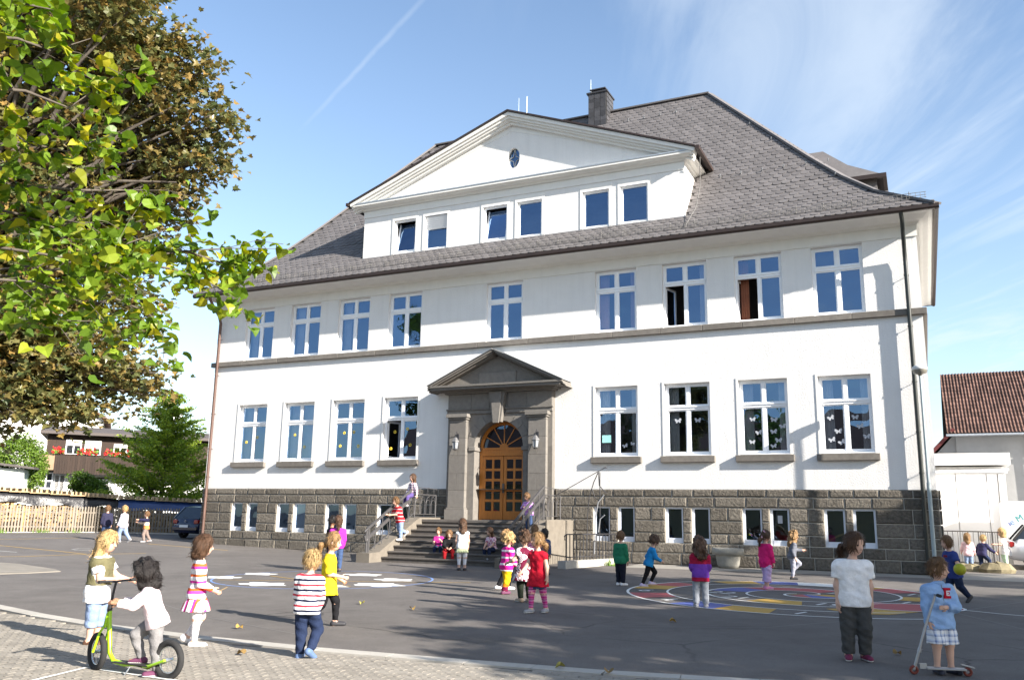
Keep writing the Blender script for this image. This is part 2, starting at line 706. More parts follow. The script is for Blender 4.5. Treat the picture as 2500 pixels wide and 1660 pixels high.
# side and back walls
fw.add([(XR, 0, PL), (XR, DEPTH, PL), (XR, DEPTH, 10.75), (XR, 0, 10.75)], [(0, 1, 2, 3)])
fw.add([(XL, 0, PL), (XL, DEPTH, PL), (XL, DEPTH, 10.75), (XL, 0, 10.75)], [(0, 3, 2, 1)])
fw.add([(XL, DEPTH, 0), (XR, DEPTH, 0), (XR, DEPTH, 10.75), (XL, DEPTH, 10.75)], [(0, 3, 2, 1)])
fw.build('wall', [M_PLASTER], school)
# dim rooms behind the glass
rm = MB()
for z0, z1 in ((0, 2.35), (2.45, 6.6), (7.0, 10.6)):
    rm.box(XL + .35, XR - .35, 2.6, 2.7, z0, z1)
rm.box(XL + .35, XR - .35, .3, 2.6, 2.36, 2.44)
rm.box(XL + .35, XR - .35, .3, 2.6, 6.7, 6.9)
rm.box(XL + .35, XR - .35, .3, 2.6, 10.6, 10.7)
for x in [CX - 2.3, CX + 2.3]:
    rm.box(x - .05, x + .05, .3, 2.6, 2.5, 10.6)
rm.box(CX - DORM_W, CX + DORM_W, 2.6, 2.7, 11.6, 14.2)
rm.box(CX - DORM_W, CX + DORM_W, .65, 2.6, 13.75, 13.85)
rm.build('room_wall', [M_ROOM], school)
# thin raised surround of the lower openings, frieze over the upper windows
for (a, b_, d, e) in holes_l:
    sr = MB()
    w = .07
    sr.box(a - w, a, -.018, .0, d, e + w)
    sr.box(b_, b_ + w, -.018, .0, d, e + w)
    sr.box(a, b_, -.018, .0, e, e + w)
    sr.build('window_surround', [M_TRIM], school)
fz = MB()
fz.box(XL - .02, XR + .02, -.035, 0, UT + .02, 10.52)
fz.build('frieze', [M_TRIM], school)

# --- eaves cornice: moulded profile run along front and right side
GY, GX, GZ = -1.02, .60, 10.66     # front overhang, side overhang, gutter bottom
prof = [(-.036, 10.52), (-.12, 10.55), (-.16, 10.60), (-.34, 10.62), (-.46, 10.66), (-.60, 10.70), (-.80, 10.71), (-.88, 10.76), (-.88, 10.86), (0, 10.9)]
co = MB()
vv, fs = [], []
n = len(prof)
for x in (XL - GX, XR + GX):
    for (y, z) in prof:
        t = (-y) / 1.02
        xx = XL - t * GX if x < 0 else XR + t * GX
        vv.append((xx, y, z))
for i in range(n - 1):
    fs.append((i, i + 1, i + 1 + n, i + n))
co.add(vv, fs)
for side in (1, -1):
    vv, fs = [], []
    for yy in (0, DEPTH):
        for (y, z) in prof:
            t = (-y) / 1.02
            xx = XR + t * GX if side > 0 else XL - t * GX
            vv.append((xx, y if yy == 0 else DEPTH - y * .6, z))
    for i in range(n - 1):
        fs.append((i, i + 1, i + 1 + n, i + n))
    co.add(vv, fs)
co.build('eaves_cornice', [M_TRIM], school)

# --- gutters
gt = MB()
gp = [(-.88, 10.79), (-.885, 10.70), (-.94, 10.655), (-1.03, 10.655), (-1.075, 10.70), (-1.08, 10.80), (-1.05, 10.80), (-.95, 10.79)]
gt.prism(gp, XL - GX - .02, XR + GX + .06, axis='x')
gt.build('gutter', [M_GUTTER], school)
gs = MB()
g2 = [(XR + .50, 10.79), (XR + .505, 10.70), (XR + .55, 10.655), (XR + .62, 10.655), (XR + .655, 10.70), (XR + .66, 10.80)]
gs.prism(g2, -1.0, DEPTH + .5, axis='y')
gs.build('gutter', [M_GUTTER], school)

# --- main roof
RY, RZ = 5.8, 19.26
RX0, RX1 = CX - 6.72, CX + 6.72
PROF = [(-1.0, 10.80), (.40, 11.93), (1.25, 12.90), (2.2, 14.17), (RY, RZ)]


def roof_z(y):
    for (a, b_), (c, d) in zip(PROF, PROF[1:]):
        if y <= c:
            return b_ + (d - b_) * (y - a) / (c - a)
    return RZ


def hip_x(y):
    """half-length of the roof at depth y"""
    t = (y + 1.0) / (RY + 1.0)
    # bell-cast hips follow the profile
    return 14.86 - CX - (14.86 - CX - 6.72) * t


rf = MB()
nn = len(PROF)
vv = [(CX - hip_x(y), y, z) for y, z in PROF] + [(CX + hip_x(y), y, z) for y, z in PROF]
rf.add(vv, [(i, i + nn, i + 1 + nn, i + 1) for i in range(nn - 1)])
bk = [(CX - hip_x(y), 2 * RY - y, z) for y, z in PROF] + [(CX + hip_x(y), 2 * RY - y, z) for y, z in PROF]
rf.add(bk, [(i, i + 1, i + 1 + nn, i + nn) for i in range(nn - 1)])
for sgn in (-1, 1):
    a = [(CX + sgn * hip_x(y), y, z) for y, z in PROF] + [(CX + sgn * hip_x(y), 2 * RY - y, z) for y, z in PROF]
    rf.add(a, [(i, i + 1, i + 1 + nn, i + nn) for i in range(nn - 1)])
roof = rf.build('roof', [M_ROOFB], school)
# fish-scale slates, course by course up the front slope
SW, SE = .31, .225


def slate_mesh(w, h, name='slate'):
    b = MB()
    o = [(-w / 2, h), (-w / 2, h * .30), (-w * .42, h * .12), (-w * .20, 0), (w * .06, -.01), (w * .32, h * .10), (w / 2, h * .36), (w / 2, h)]
    b.add([(x, z, .0) for x, z in o] + [(x, z, .016) for x, z in o], [tuple(range(8, 16))] + [(i, (i + 1) % 8, (i + 1) % 8 + 8, i + 8) for i in range(7)])
    return b


DW, DYF = 6.86, .40     # dormer half width and wall plane
DGT = 17.10             # dormer ridge height
slots = []
arc = [0]
for (a, b_), (c, d) in zip(PROF, PROF[1:]):
    arc.append(arc[-1] + math.hypot(c - a, d - b_))


def at_arc(s):
    for i in range(len(PROF) - 1):
        if s <= arc[i + 1] or i == len(PROF) - 2:
            t = (s - arc[i]) / (arc[i + 1] - arc[i])
            (a, b_), (c, d) = PROF[i], PROF[i + 1]
            return a + (c - a) * t, b_ + (d - b_) * t, math.atan2(d - b_, c - a)


rnd = random.Random(3)
s_ = .02
row = 0
while s_ < arc[-1] - .12:
    y, z, sl = at_arc(s_)
    hx = hip_x(y) - .16
    x = CX + SW * (math.ceil(-hx / SW) + (.5 if row % 2 else 0))
    while x < CX + hx - .02:
        under = False
        if y > DYF - .05 and abs(x - CX) < DW + .05:
            # the dormer covers the roof up to its own slope
            if z < 14.2 + (DGT - 14.2) * (1 - min(1, abs(x - CX) / 7.3)) - .1:
                under = True
        if not under:
            # lower edge lifted clear of the course below
            dl = rnd.uniform(.045, .085)
            off = .006 + dl * SE * 1.25
            slots.append((x + rnd.uniform(-.01, .01), y - math.sin(sl) * off, z + math.cos(sl) * off, sl - dl, rnd.uniform(-.03, .03)))
        x += SW
    s_ += SE
    row += 1
base = slate_mesh(SW * .985, SE * 1.35)
smesh = base.mesh('slate', [M_SLATE])
slots.sort(key=lambda q: (Vector(q[:3]) - CAM).length)
for i, (x, y, z, sl, tw) in enumerate(slots[:300]):
    obj('slate', smesh, roof, (x, y, z), (sl, 0, tw))
mt = [Matrix.Translation((x, y, z)) @ Matrix.Rotation(sl, 4, 'X') @ Matrix.Rotation(tw, 4, 'Z') for (x, y, z, sl, tw) in slots[300:]]
me = tiled_mesh('slate_field', base, mt, M_SLATE)
o = obj('slate_field', me, roof)
o['kind'] = 'stuff'
# ridge and hip capping strips
rc = MB()
rc.box(RX0, RX1, RY - .16, RY + .16, RZ - .03, RZ + .035)
for sgn in (-1, 1):
    pts = [(CX + sgn * hip_x(y), y, z + .015) for y, z in PROF]
    for p, q in zip(pts, pts[1:]):
        rc.bar(p, q, .30, .075)
rc.build('ridge_capping', [M_SLATE], school)
# snow guard: lattice along the eaves
sg = MB()
yg = -.62
zb = roof_z(yg)
x = XL - .2
for k, dz in enumerate((.03, .11, .20)):
    sg.tube([(XL - .35, yg, zb + dz + .04), (XR + .35, yg, zb + dz + .04)], .009, 5)
while x < XR + .35:
    sg.tube([(x, yg, zb + .05), (x, yg, zb + .25)], .006, 4)
    x += .13
x = XL
while x < XR + .3:
    sg.tube([(x, yg + .02, zb + .0), (x, yg, zb + .30)], .013, 4)
    sg.tube([(x, yg + .32, roof_z(yg + .32) + .02), (x, yg, zb + .24)], .010, 4)
    x += .83
sg.build('snow_guard', [mat('dull_steel_guard', (.16, .155, .15), .6, var=.1)], school)
hk = MB()
hx_ = [(x, 1.9 + .55 * (i % 2) * 0) for i, x in enumerate(np.arange(7.9, 12.2, .75))] + [(x, 5.1) for x in np.arange(3.4, 6.8, .7)] + [(9.6, 3.1), (8.7, 3.9), (5.0, 3.9), (11.9, 1.3), (-8.6, 2.2), (-9.8, 1.3)]
for x, y in hx_:
    z = roof_z(y)
    hk.tube([(x, y + .05, z + .1), (x, y - .04, z + .06), (x + .02, y - .08, z + .14)], .022, 5)
hk.build('snow_hooks', [M_ZINC], school)

# --- chimney clad in slates, rods
chx0, chx1, chy0, chy1 = 1.52, 2.36, 5.2, 6.1
cm = MB()
cm.box(chx0, chx1, chy0, chy1, 17.6, 20.0)
chim = cm.build('chimney', [M_ROOFB], roof)
cs = MB()
for r in range(8):
    zz = 18.22 + r * .22
    for k in range(3):
        w = (chx1 - chx0) / 3
        xa = chx0 + k * w
        if r % 2:
            cs.prism([(xa + .01, zz + .02), (xa + w * .5, zz - .05), (xa + w - .01, zz + .03), (xa + w - .01, zz + .25), (xa + .01, zz + .25)], chy0 - .03, chy0 - .005)
        else:
            cs.prism([(xa + .01, zz + .03), (xa + w * .5, zz - .05), (xa + w - .01, zz + .02), (xa + w - .01, zz + .25), (xa + .01, zz + .25)], chy0 - .025, chy0 - .005)
    for k in range(3):
        w = (chy1 - chy0) / 3
        ya = chy0 + k * w
        cs.prism([(ya + .01, zz), (ya + w - .01, zz), (ya + w - .01, zz + .25), (ya + .01, zz + .25)], chx1 + .005, chx1 + .028, axis='x')
cs.build('chimney_slates', [mat('dark_slate', (.05, .05, .056), .65, var=.2, vs_=4, island=.3, spec=.4)], roof)
cp = MB()
cp.box(chx0 - .07, chx1 + .07, chy0 - .07, chy1 + .07, 20.0, 20.07)
cp.box(chx0 + .12, chx1 - .12, chy0 + .1, chy1 - .1, 20.07, 20.2)
cp.box(chx0 + .05, chx1 - .05, chy0 + .02, chy1 - .02, 20.2, 20.25)
cp.build('chimney_cap', [mat('dark_sheet', (.04, .04, .045), .5)], roof)
fl = MB()
fl.box(chx0 - .06, chx1 + .10, chy0 - .14, chy0 - .035, 18.16, 18.25)
fl.build('chimney_flashing', [M_ZINC], roof)
for (x, y, z0, z1, r) in ((-.5, 3.0, 16.6, 19.3, .03), (1.62, 5.25, 20.0, 20.75, .014), (-2.2, 5.8, 19.2, 20.9, .012)):
    b = MB()
    b.tube([(x, y, z0), (x, y, z1)], [r, r * .6], 6)
    b.build('lightning_rod', [M_ZINC], school)

# --- side roof bay on the right slope
sb = MB()
yb = RY
hy = 1.3
sb.add([(8.6, yb, 15.86), (11.19, yb, 15.86), (12.1, yb - .75, 14.85), (13.35, yb - hy, 14.06), (10.2, yb - hy, 14.06),
        (12.1, yb + .75, 14.85), (13.35, yb + hy, 14.06), (10.2, yb + hy, 14.06)],
       [(0, 1, 2, 4), (4, 2, 3), (1, 5, 2), (2, 5, 6, 3), (0, 7, 5, 1), (7, 6, 5)])
sb.box(10.6, 13.1, yb - hy + .2, yb + hy - .2, 11.0, 14.06)
sb.build('side_roof_bay', [M_SLATE], school)
sb2 = MB()
sb2.box(12.2, 13.45, yb - hy - .12, yb - hy + .02, 13.92, 14.08)
sb2.box(13.33, 13.45, yb - hy + .025, yb + hy, 13.92, 14.08)
sb2.build('gutter', [M_GUTTER], school)

# --- front gable dormer
dw_pairs = [(-5.28, -4.24), (-3.80, -2.76), (-1.12, -.08), (.36, 1.40), (3.06, 4.10), (4.54, 5.58)]
DZ0, DZ1 = 11.94, 13.42
dh = [(a, b_, DZ0 + .06, DZ1) for a, b_ in dw_pairs]
dm = MB()
wall_with_holes(dm, CX - DW, CX + DW, 11.6, 14.0, dh, DYF, .2)
for sgn in (-1, 1):
    x = CX + sgn * DW
    dm.add([(x, DYF, 11.6), (x, 3.2, 11.6), (x, 3.2, 14.3), (x, DYF, 14.3)], [(0, 1, 2, 3) if sgn > 0 else (0, 3, 2, 1)])
dm.build('dormer_wall', [M_PLASTER], school)
pn = MB()
for (a, b_), (c, d) in zip(dw_pairs[::2], dw_pairs[1::2]):
    # slightly raised bands over and beside the paired windows
    for (p, q) in ((a, b_), (c, d)):
        pn.box(p - .10, q + .10, DYF - .02, DYF, DZ1 + .0, DZ1 + .24)
        pn.box(p - .10, p, DYF - .02, DYF, DZ0 + .02, DZ1)
        pn.box(q, q + .10, DYF - .02, DYF, DZ0 + .02, DZ1)
pn.box(CX - DW - .02, CX + DW + .02, DYF - .03, DYF, 13.72, 14.0)
pn.box(CX - DW - .05, CX + DW + .05, DYF - .07, DYF, 11.60, 11.93, m=1)
pn.build('dormer_trim', [M_TRIM, M_SILLDARK], school)
# horizontal cornice of the gable, wrapping the right side
dc = MB()
PZ0 = 14.0
cprof = [(DYF, PZ0), (DYF - .08, PZ0 + .03), (DYF - .12, PZ0 + .09), (DYF - .26, PZ0 + .11), (DYF - .34, PZ0 + .17), (DYF - .38, PZ0 + .17), (DYF - .38, PZ0 + .25), (DYF, PZ0 + .30)]
vv, fs = [], []
n = len(cprof)
for sgn in (-1, 1):
    for (y, z) in cprof:
        vv.append((CX + sgn * (DW + (DYF - y)), y, z))
for i in range(n - 1):
    fs.append((i, i + n, i + 1 + n, i + 1))
dc.add(vv, fs)
for sgn in (-1, 1):
    vv, fs = [], []
    for yy in (0, 3.0):
        for (y, z) in cprof:
            vv.append((CX + sgn * (DW + (DYF - y)), y + yy if yy else y, z))
    for i in range(n - 1):
        fs.append((i, i + 1, i + 1 + n, i + n))
    dc.add(vv, fs)
dc.build('gable_cornice', [M_TRIM], school)
fl = MB()
fl.box(CX - DW - .40, CX + DW + .40, DYF - .40, DYF - .02, PZ0 + .252, PZ0 + .30)
fl.build('cornice_flashing', [M_ZINC], school)
# pediment field with oval window
APZ = 16.95
pf = MB()
ox, oz, orx, orz = CX + .10, 15.30, .26, .42
N_ = 28
tri = [(CX - DW - .1, PZ0 + .2), (CX + DW + .1, PZ0 + .2), (CX, APZ)]


def ray_tri(a):
    d = (math.cos(a), math.sin(a))
    best = 1e9
    for (p, q) in zip(tri, tri[1:] + tri[:1]):
        ex, ez = q[0] - p[0], q[1] - p[1]
        den = d[0] * ez - d[1] * ex
        if abs(den) < 1e-9:
            continue
        t = ((p[0] - ox) * ez - (p[1] - oz) * ex) / den
        u = ((p[0] - ox) * d[1] - (p[1] - oz) * d[0]) / den
        if t > 0 and -1e-6 <= u <= 1 + 1e-6:
            best = min(best, t)
    return (ox + d[0] * best, oz + d[1] * best)


angs = sorted([2 * PI * k / N_ for k in range(N_)] + [math.atan2(p[1] - oz, p[0] - ox) % (2 * PI) for p in tri])
inn = [(ox + orx * math.cos(a), oz + orz * math.sin(a)) for a in angs]
outr = [ray_tri(a) for a in angs]
k = len(angs)
pf.add([(x, DYF, z) for x, z in inn] + [(x, DYF, z) for x, z in outr] + [(x, DYF + .18, z) for x, z in inn],
       [(i, (i + 1) % k, (i + 1) % k + k, i + k) for i in range(k)] + [(i, i + 2 * k, (i + 1) % k + 2 * k, (i + 1) % k) for i in range(k)])
pf.build('pediment_wall', [M_PLASTER], school)
ow = MB()
ow.add([(x, DYF + .14, z) for x, z in inn], [tuple(range(k))])
owin = ow.build('oval_window', [M_GLASS], school)
b = MB()
for a0 in (0, PI / 2, PI, 3 * PI / 2):
    # four arcs meeting at the axes, a star of leading
    p0 = Vector((ox + orx * math.cos(a0), DYF + .12, oz + orz * math.sin(a0)))
    a1 = a0 + PI / 2
    p1 = Vector((ox + orx * math.cos(a1), DYF + .12, oz + orz * math.sin(a1)))
    mid = (p0 + p1) / 2 * .45 + Vector((ox, DYF + .12, oz)) * .55
    b.tube([p0, p0 * .25 + p1 * .0 + mid * .75, mid, mid * .75 + p1 * .25, p1], .014, 5)
b.tube([(x, DYF + .11, z) for x, z in inn] + [(inn[0][0], DYF + .11, inn[0][1])], .02, 5, cap=False)
b.build('leading', [mat('pale_leading', (.5, .5, .48), .6)], owin)
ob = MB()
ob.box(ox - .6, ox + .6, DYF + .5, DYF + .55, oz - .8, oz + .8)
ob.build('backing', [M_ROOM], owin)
# raised flat triangle border inside the pediment
gl = MB()
sl = (APZ - PZ0) / (DW + .1)
for sgn in (-1, 1):
    a = Vector((CX + sgn * (DW - .15), DYF - .012, PZ0 + .33))
    c = Vector((CX, DYF - .012, APZ - .52))
    gl.obox(a, c - a, (0, .012, 0), (0, 0, .16))
gl.build('pediment_border', [M_TRIM], school)
# raking cornices and dormer roof
TIPX, TIPZ = 7.38, 14.32
rk = MB()
dr = MB()
for sgn in (-1, 1):
    tip = Vector((CX + sgn * TIPX, 0, TIPZ))
    ap = Vector((CX, 0, DGT + .02))
    d = ap - tip
    nrm = Vector((-sgn * d.z, 0, sgn * d.x)).normalized()
    if nrm.z < 0:
        nrm = -nrm
    # stepped mouldings below the verge
    for (y0, y1, t0, t1) in ((-.02, DYF, -.02, -.15), (.06, DYF, -.15, -.24), (.14, DYF, -.24, -.31), (.24, DYF, -.31, -.40)):
        p = tip + nrm * t1
        rk.obox((p.x, y0 + (.003 if sgn > 0 else 0), p.z), d, (0, y1 - y0 - (.003 if sgn > 0 else 0), 0), nrm * (t0 - t1))
    dr.obox((tip.x, -.07, tip.z) , d, (0, 4.6, 0), nrm * .05)
rk.build('raking_cornice', [M_TRIM], school)
dr.build('dormer_roof', [M_SLATE], school)
vg = MB()
for sgn in (-1, 1):
    tip = Vector((CX + sgn * TIPX, 0, TIPZ))
    ap = Vector((CX, 0, DGT + .02))
    d = ap - tip
    vg.obox((tip.x, -.085, tip.z + .0), d, (0, .012, 0), (0, 0, .06))
    gx = CX + sgn * (TIPX + .02)
    vg.box(min(gx, gx + sgn * .13), max(gx, gx + sgn * .13), -.09, 2.5, TIPZ - .10, TIPZ + .03)
vg.build('dormer_gutter', [M_GUTTER], school)
# lightning cable and little valley boards at the dormer foot
lc = MB()
lc.tube([(7.55, 0.2, 14.0), (7.45, .55, 13.1), (7.35, .3, 12.2), (7.2, -.2, 11.6), (7.15, -.62, 11.2)], .014, 5)
lc.build('lightning_cable', [mat('dull_steel_guard', (.16, .155, .15), .6)], school)


# --- windows --------------------------------------------------------------
def sub(parent, name, b, mats):
    return b.build(name, mats, parent)


def butterflies(w, spots, y):
    for (x, z, s, a) in spots:
        b = MB()
        ca, sa = math.cos(a), math.sin(a)
        for sg_ in (-1, 1):
            pts = [(0, .012), (sg_ * .05, .06), (sg_ * .085, .055), (sg_ * .08, .0), (sg_ * .055, -.01), (sg_ * .065, -.05), (sg_ * .03, -.055), (0, -.015)]
            pts = [(x + s * (p * ca - q * sa), z + s * (p * sa + q * ca)) for p, q in pts]
            b.prism(pts, y, y + .004)
        b.build('paper_butterfly', [M_PAPER], w)


M_PAPER = mat('white_paper', (.42, .44, .48), .9)
M_YELLOWP = mat('yellow_paper', (.75, .55, .06), .9)
M_TEALP = mat('teal_paper', (.30, .62, .60), .9)


def cross_window(a, c, z0, z1, y=.15, openleaf=False, curtain=None, tf=.315):
    """white two-leaf window with fanlights: frame, four panes"""
    fr = MB()
    w = .075
    d0, d1 = y, y + .07
    xm = (a + c) / 2
    zt = z1 - (z1 - z0) * tf
    fr.box(a, a + w, d0, d1, z0, z1)
    fr.box(c - w, c, d0, d1, z0, z1)
    fr.box(a + w, c - w, d0, d1, z1 - w, z1)
    fr.box(a + w, c - w, d0, d1, z0, z0 + w + .02)
    fr.box(a + w, c - w, d0 - .025, d1, zt - .065, zt + .065)
    fr.box(a + w, c - w, d0 - .05, d0 - .025, zt + .015, zt + .05)
    fr.box(xm - .05, xm + .05, d0 - .012, d1, z0 + w + .02, zt - .065)
    fr.box(xm - .045, xm + .045, d0 - .008, d1, zt + .065, z1 - w)
    cells = [(a + w, xm - .05, z0 + w + .02, zt - .065), (xm + .05, c - w, z0 + w + .02, zt - .065), (a + w, xm - .045, zt + .065, z1 - w), (xm + .045, c - w, zt + .065, z1 - w)]
    s = .042
    for i, (p, q, r, t) in enumerate(cells):
        if openleaf and i == 0:
            continue
        fr.box(p, p + s, d0 + .012, d1 - .005, r, t)
        fr.box(q - s, q, d0 + .012, d1 - .005, r, t)
        fr.box(p + s, q - s, d0 + .012, d1 - .005, r, r + s)
        fr.box(p + s, q - s, d0 + .012, d1 - .005, t - s, t)
    wd = fr.build('window', [M_FRAME], school)
    for i, (p, q, r, t) in enumerate(cells):
        if openleaf and i == 0:
            lw_ = q - p
            b = MB()
            ang = rad(72)
            dx, dy = math.cos(ang), math.sin(ang)
            ax, ay = Vector((dx, dy, 0)), Vector((-dy, dx, 0)) * .05
            o0 = Vector((p, d1, r))
            for (u0, u1, v0, v1) in ((0, s + .03, 0, t - r), (lw_ - s - .03, lw_, 0, t - r), (0, lw_, 0, s + .03), (0, lw_, t - r - s - .03, t - r)):
                b.obox(o0 + ax * u0 + Vector((0, 0, v0)), ax * (u1 - u0), ay, (0, 0, v1 - v0))
            b.build('open_casement', [M_FRAME], wd)
            b = MB()
            b.add([o0 + ax * s + ay * .5, o0 + ax * (lw_ - s) + ay * .5, o0 + ax * (lw_ - s) + ay * .5 + Vector((0, 0, t - r)), o0 + ax * s + ay * .5 + Vector((0, 0, t - r))], [(0, 1, 2, 3)])
            b.build('pane', [M_GLASS], wd)
            continue
        b = MB()
        yy = d0 + .035
        b.add([(p + s, yy, r + s), (q - s, yy, r + s), (q - s, yy, t - s), (p + s, yy, t - s)], [(0, 1, 2, 3)])
        b.build('pane', [M_GLASS], wd)
    # pale sheet-metal sill
    b = MB()
    b.prism([(.15, z0 + .05), (-.02, z0 + .015), (-.02, z0 - .0), (.15, z0 + .0)], a + .005, c - .005, axis='x')
    b.build('window_sill', [M_FRAME], wd)
    if curtain:
        m, sides = curtain
        for sd_ in sides:
            b = MB()
            n = 14
            x0, x1 = (a + .05, a + .40) if sd_ == 'l' else (c - .34, c - .05) if sd_ == 'r' else (a + .05, c - .05)
            vv = []
            for k in range(n + 1):
                x = x0 + (x1 - x0) * k / n
                yy = y + .28 + .035 * math.sin(k * 2.1 + x0)
                vv += [(x, yy, z0 + .05), (x, yy + .02, z1)]
            b.add(vv, [(2 * k, 2 * k + 2, 2 * k + 3, 2 * k + 1) for k in range(n)], 0, True)
            b.build('curtain', [m], wd)
    return wd, cells


cur_u = {0: (M_CURT, 'l'), 1: (M_CURT, 'l'), 2: (M_CURT, 'l'), 5: (M_CURTP, 'lr'), 6: (M_CURT, 'r'), 7: (M_CURTR, 'l')}
for i, (a, c, z0, z1) in enumerate(holes_u):
    cross_window(a, c, z0, z1, openleaf=i in (6, 7), curtain=cur_u.get(i))
cur_l = {0: (M_CURT, 'l'), 1: (M_CURT, 'w'), 4: (M_CURT, 'lr'), 5: (M_CURT, 'l'), 6: (M_CURT, 'lr'), 7: (M_CURT, 'lr')}
for i, (a, c, z0, z1) in enumerate(holes_l):
    wd, cells = cross_window(a, c, z0 + .02, z1, openleaf=(i == 3), curtain=cur_l.get(i), tf=.34)
    yy = .1805
    (p, q, r, t), (p2, q2, _, _) = cells[0], cells[1]
    W_, H_ = q - p, t - r
    if i == 4:
        b = MB()
        b.box(p + .12, p + .44, yy, yy + .003, r + .40, r + .66)
        b.build('paper_sheet', [M_TEALP], wd)
        butterflies(wd, [(p2 + .2, r + .28, 1.1, .3), (p2 + .47, r + .34, .9, -.2)], yy)
    if i == 5:
        butterflies(wd, [(p + .34, r + 1.08, 1.3, .1), (p2 + .26, r + 1.08, 1.3, .0)], yy)
    if i == 6:
        butterflies(wd, [(p + .32, r + 1.05, 1.1, .1), (p + .50, r + .62, 1.2, .2), (p + .28, r + .32, 1.1, 0), (p2 + .24, r + 1.02, 1.3, -.1), (p2 + .50, r + .80, 1.2, .2), (p2 + .22, r + .64, 1.25, .1), (p2 + .36, r + .36, 1.3, 0), (p2 + .2, r + .18, 1.1, .2)], yy)
    if i == 7:
        butterflies(wd, [(p + .24, r + 1.02, 1.2, .4), (p + .44, r + .60, 1.3, .1), (p + .24, r + .34, 1.2, .3), (p + .52, r + .26, 1.2, .5), (p2 + .2, r + 1.02, 1.2, 0), (p2 + .33, r + .74, 1.25, .3), (p2 + .5, r + .42, 1.2, .1)], yy)
    if i < 4:
        fl_ = [[(.3, .75), (.85, .95)], [(.4, 1.0), (.9, .5)], [(.42, 1.02), (.25, .5), (.86, 1.05), (1.1, .48)], [(.36, 1.0), (.2, .35), (.9, 1.1), (1.05, .48)]][i]
        for (fx, fz_) in fl_:
            x = p + fx if fx < .7 else p2 + fx - .72
            b = MB()
            b.torus((x, yy, r + fz_), .045, .018, n=12, k=4)
            b.build('paper_flower', [M_YELLOWP], wd)
    # stone sill under each lower window
    b = MB()
    b.box(a - .13, c + .13, -.15, .0, z0 - .21, z0 - .0, bev=.012)
    b.build('stone_sill', [M_BAND], wd)
for i, (a, c, z0, z1) in enumerate(dh):
    y = DYF + .08
    fr = MB()
    w = .07
    fr.box(a, a + w, y, y + .07, z0, z1)
    fr.box(c - w, c, y, y + .07, z0, z1)
    fr.box(a + w, c - w, y, y + .07, z1 - w, z1)
    fr.box(a + w, c - w, y, y + .07, z0, z0 + w)
    wd = fr.build('window', [M_FRAME], school)
    tilt = .22 if i in (0, 2) else 0
    b = MB()
    p, q, r, t = a + w, c - w, z0 + w, z1 - w
    if tilt:
        # casement tilted inwards at the top
        for (u0, u1, v0, v1) in ((p, p + .05, 0, 1), (q - .05, q, 0, 1)):
            b.add([(u0, y + .02, r), (u1, y + .02, r), (u1, y + .02 + tilt, t), (u0, y + .02 + tilt, t), (u0, y + .08, r), (u1, y + .08, r), (u1, y + .08 + tilt, t), (u0, y + .08 + tilt, t)],
                  [(0, 1, 2, 3), (4, 7, 6, 5), (0, 3, 7, 4), (1, 5, 6, 2)])
        b.box(p, q, y + .02, y + .08, r, r + .05)
        b.build('tilted_casement', [M_FRAME], wd)
        b = MB()
    b.add([(p, y + .05, r), (q, y + .05, r), (q, y + .05 + tilt, t), (p, y + .05 + tilt, t)], [(0, 1, 2, 3)])
    b.build('pane', [M_GLASS], wd)
    # white roller-shutter box over each window
    b = MB()
    b.box(a, c, DYF - .028, DYF + .08, z1 - .001, z1 + .02)
    b.build('shutter_box', [M_FRAME], wd)
    if i == 1:
        b = MB()
        for k in range(7):
            zc = z1 - .06 - k * .078
            b.prism([(y - .05, zc), (y - .01, zc - .06), (y - .005, zc - .055), (y - .045, zc + .005)], a + .03, c - .03, axis='x')
        b.build('blind_slats', [M_FRAME], wd)

# --- string course, stone by stone
sc = MB()
sc.box(XL + .01, XR - .01, -.02, .0, UB - .22, UB - .015)
scp = sc.build('string_course', [M_MORTAR], school)
x = XL - .13
rnd = random.Random(11)
while x < XR + .1:
    w = min(rnd.uniform(1.3, 2.1), XR + .13 - x)
    if XR + .13 - (x + w) < .5:
        w = XR + .13 - x
    b = MB()
    b.box(x + .003, x + w - .003, -.13, .05, UB - .215 + rnd.uniform(-.004, .004), UB - .012, bev=.012)
    b.build('stone', [M_BAND], scp)
    x += w
b = MB()
b.box(XR + .001, XR + .13, .055, DEPTH, UB - .215, UB - .012)
b.build('stone', [M_BAND], scp)

# --- plinth: coursed rock-faced basalt blocks
bas = [(3.631, 4.211), (4.504, 5.075), (6.137, 6.713), (7.009, 7.592), (8.631, 9.22), (9.473, 10.048), (11.079, 11.673), (11.9, 12.528),
       (-12.438, -11.876), (-11.613, -11.072), (-10.04, -9.449), (-9.201, -8.611), (-7.60, -6.98), (-6.752, -6.151), (-5.154, -4.55), (-4.30, -3.72)]
BZ0, BZ1 = .70, 1.84
bh = [(a, c, BZ0, BZ1) for a, c in bas]
pb = MB()
wall_with_holes(pb, XL - .03, XR + .03, -.3, PL - .02, bh + [(CX - 2.2, CX + 2.2, -.3, PL - .021)], -.05, .3)
pb.add([(XR + .03, -.05, -.3), (XR + .03, DEPTH, -.3), (XR + .03, DEPTH, PL - .02), (XR + .03, -.05, PL - .02)], [(0, 1, 2, 3)])
plinth = pb.build('plinth', [M_MORTAR], school)
hs = [.127, .36, .235, .37, .375, .37, .345, .235]     # from the ground up
rnd = random.Random(5)
z = -.14
zr = []
for h in hs:
    zr.append((z, z + h))
    z += h
sc_f = (PL - -.14) / (z + .14)
zr = [((a + .14) * sc_f - .14, (b_ + .14) * sc_f - .14) for a, b_ in zr]
# courses 3..5 hold the basement windows
zr[3] = (BZ0, zr[3][1])
zr[2] = (zr[2][0], BZ0)
zr[5] = (zr[5][0], BZ1)
zr[6] = (BZ1, zr[6][1])


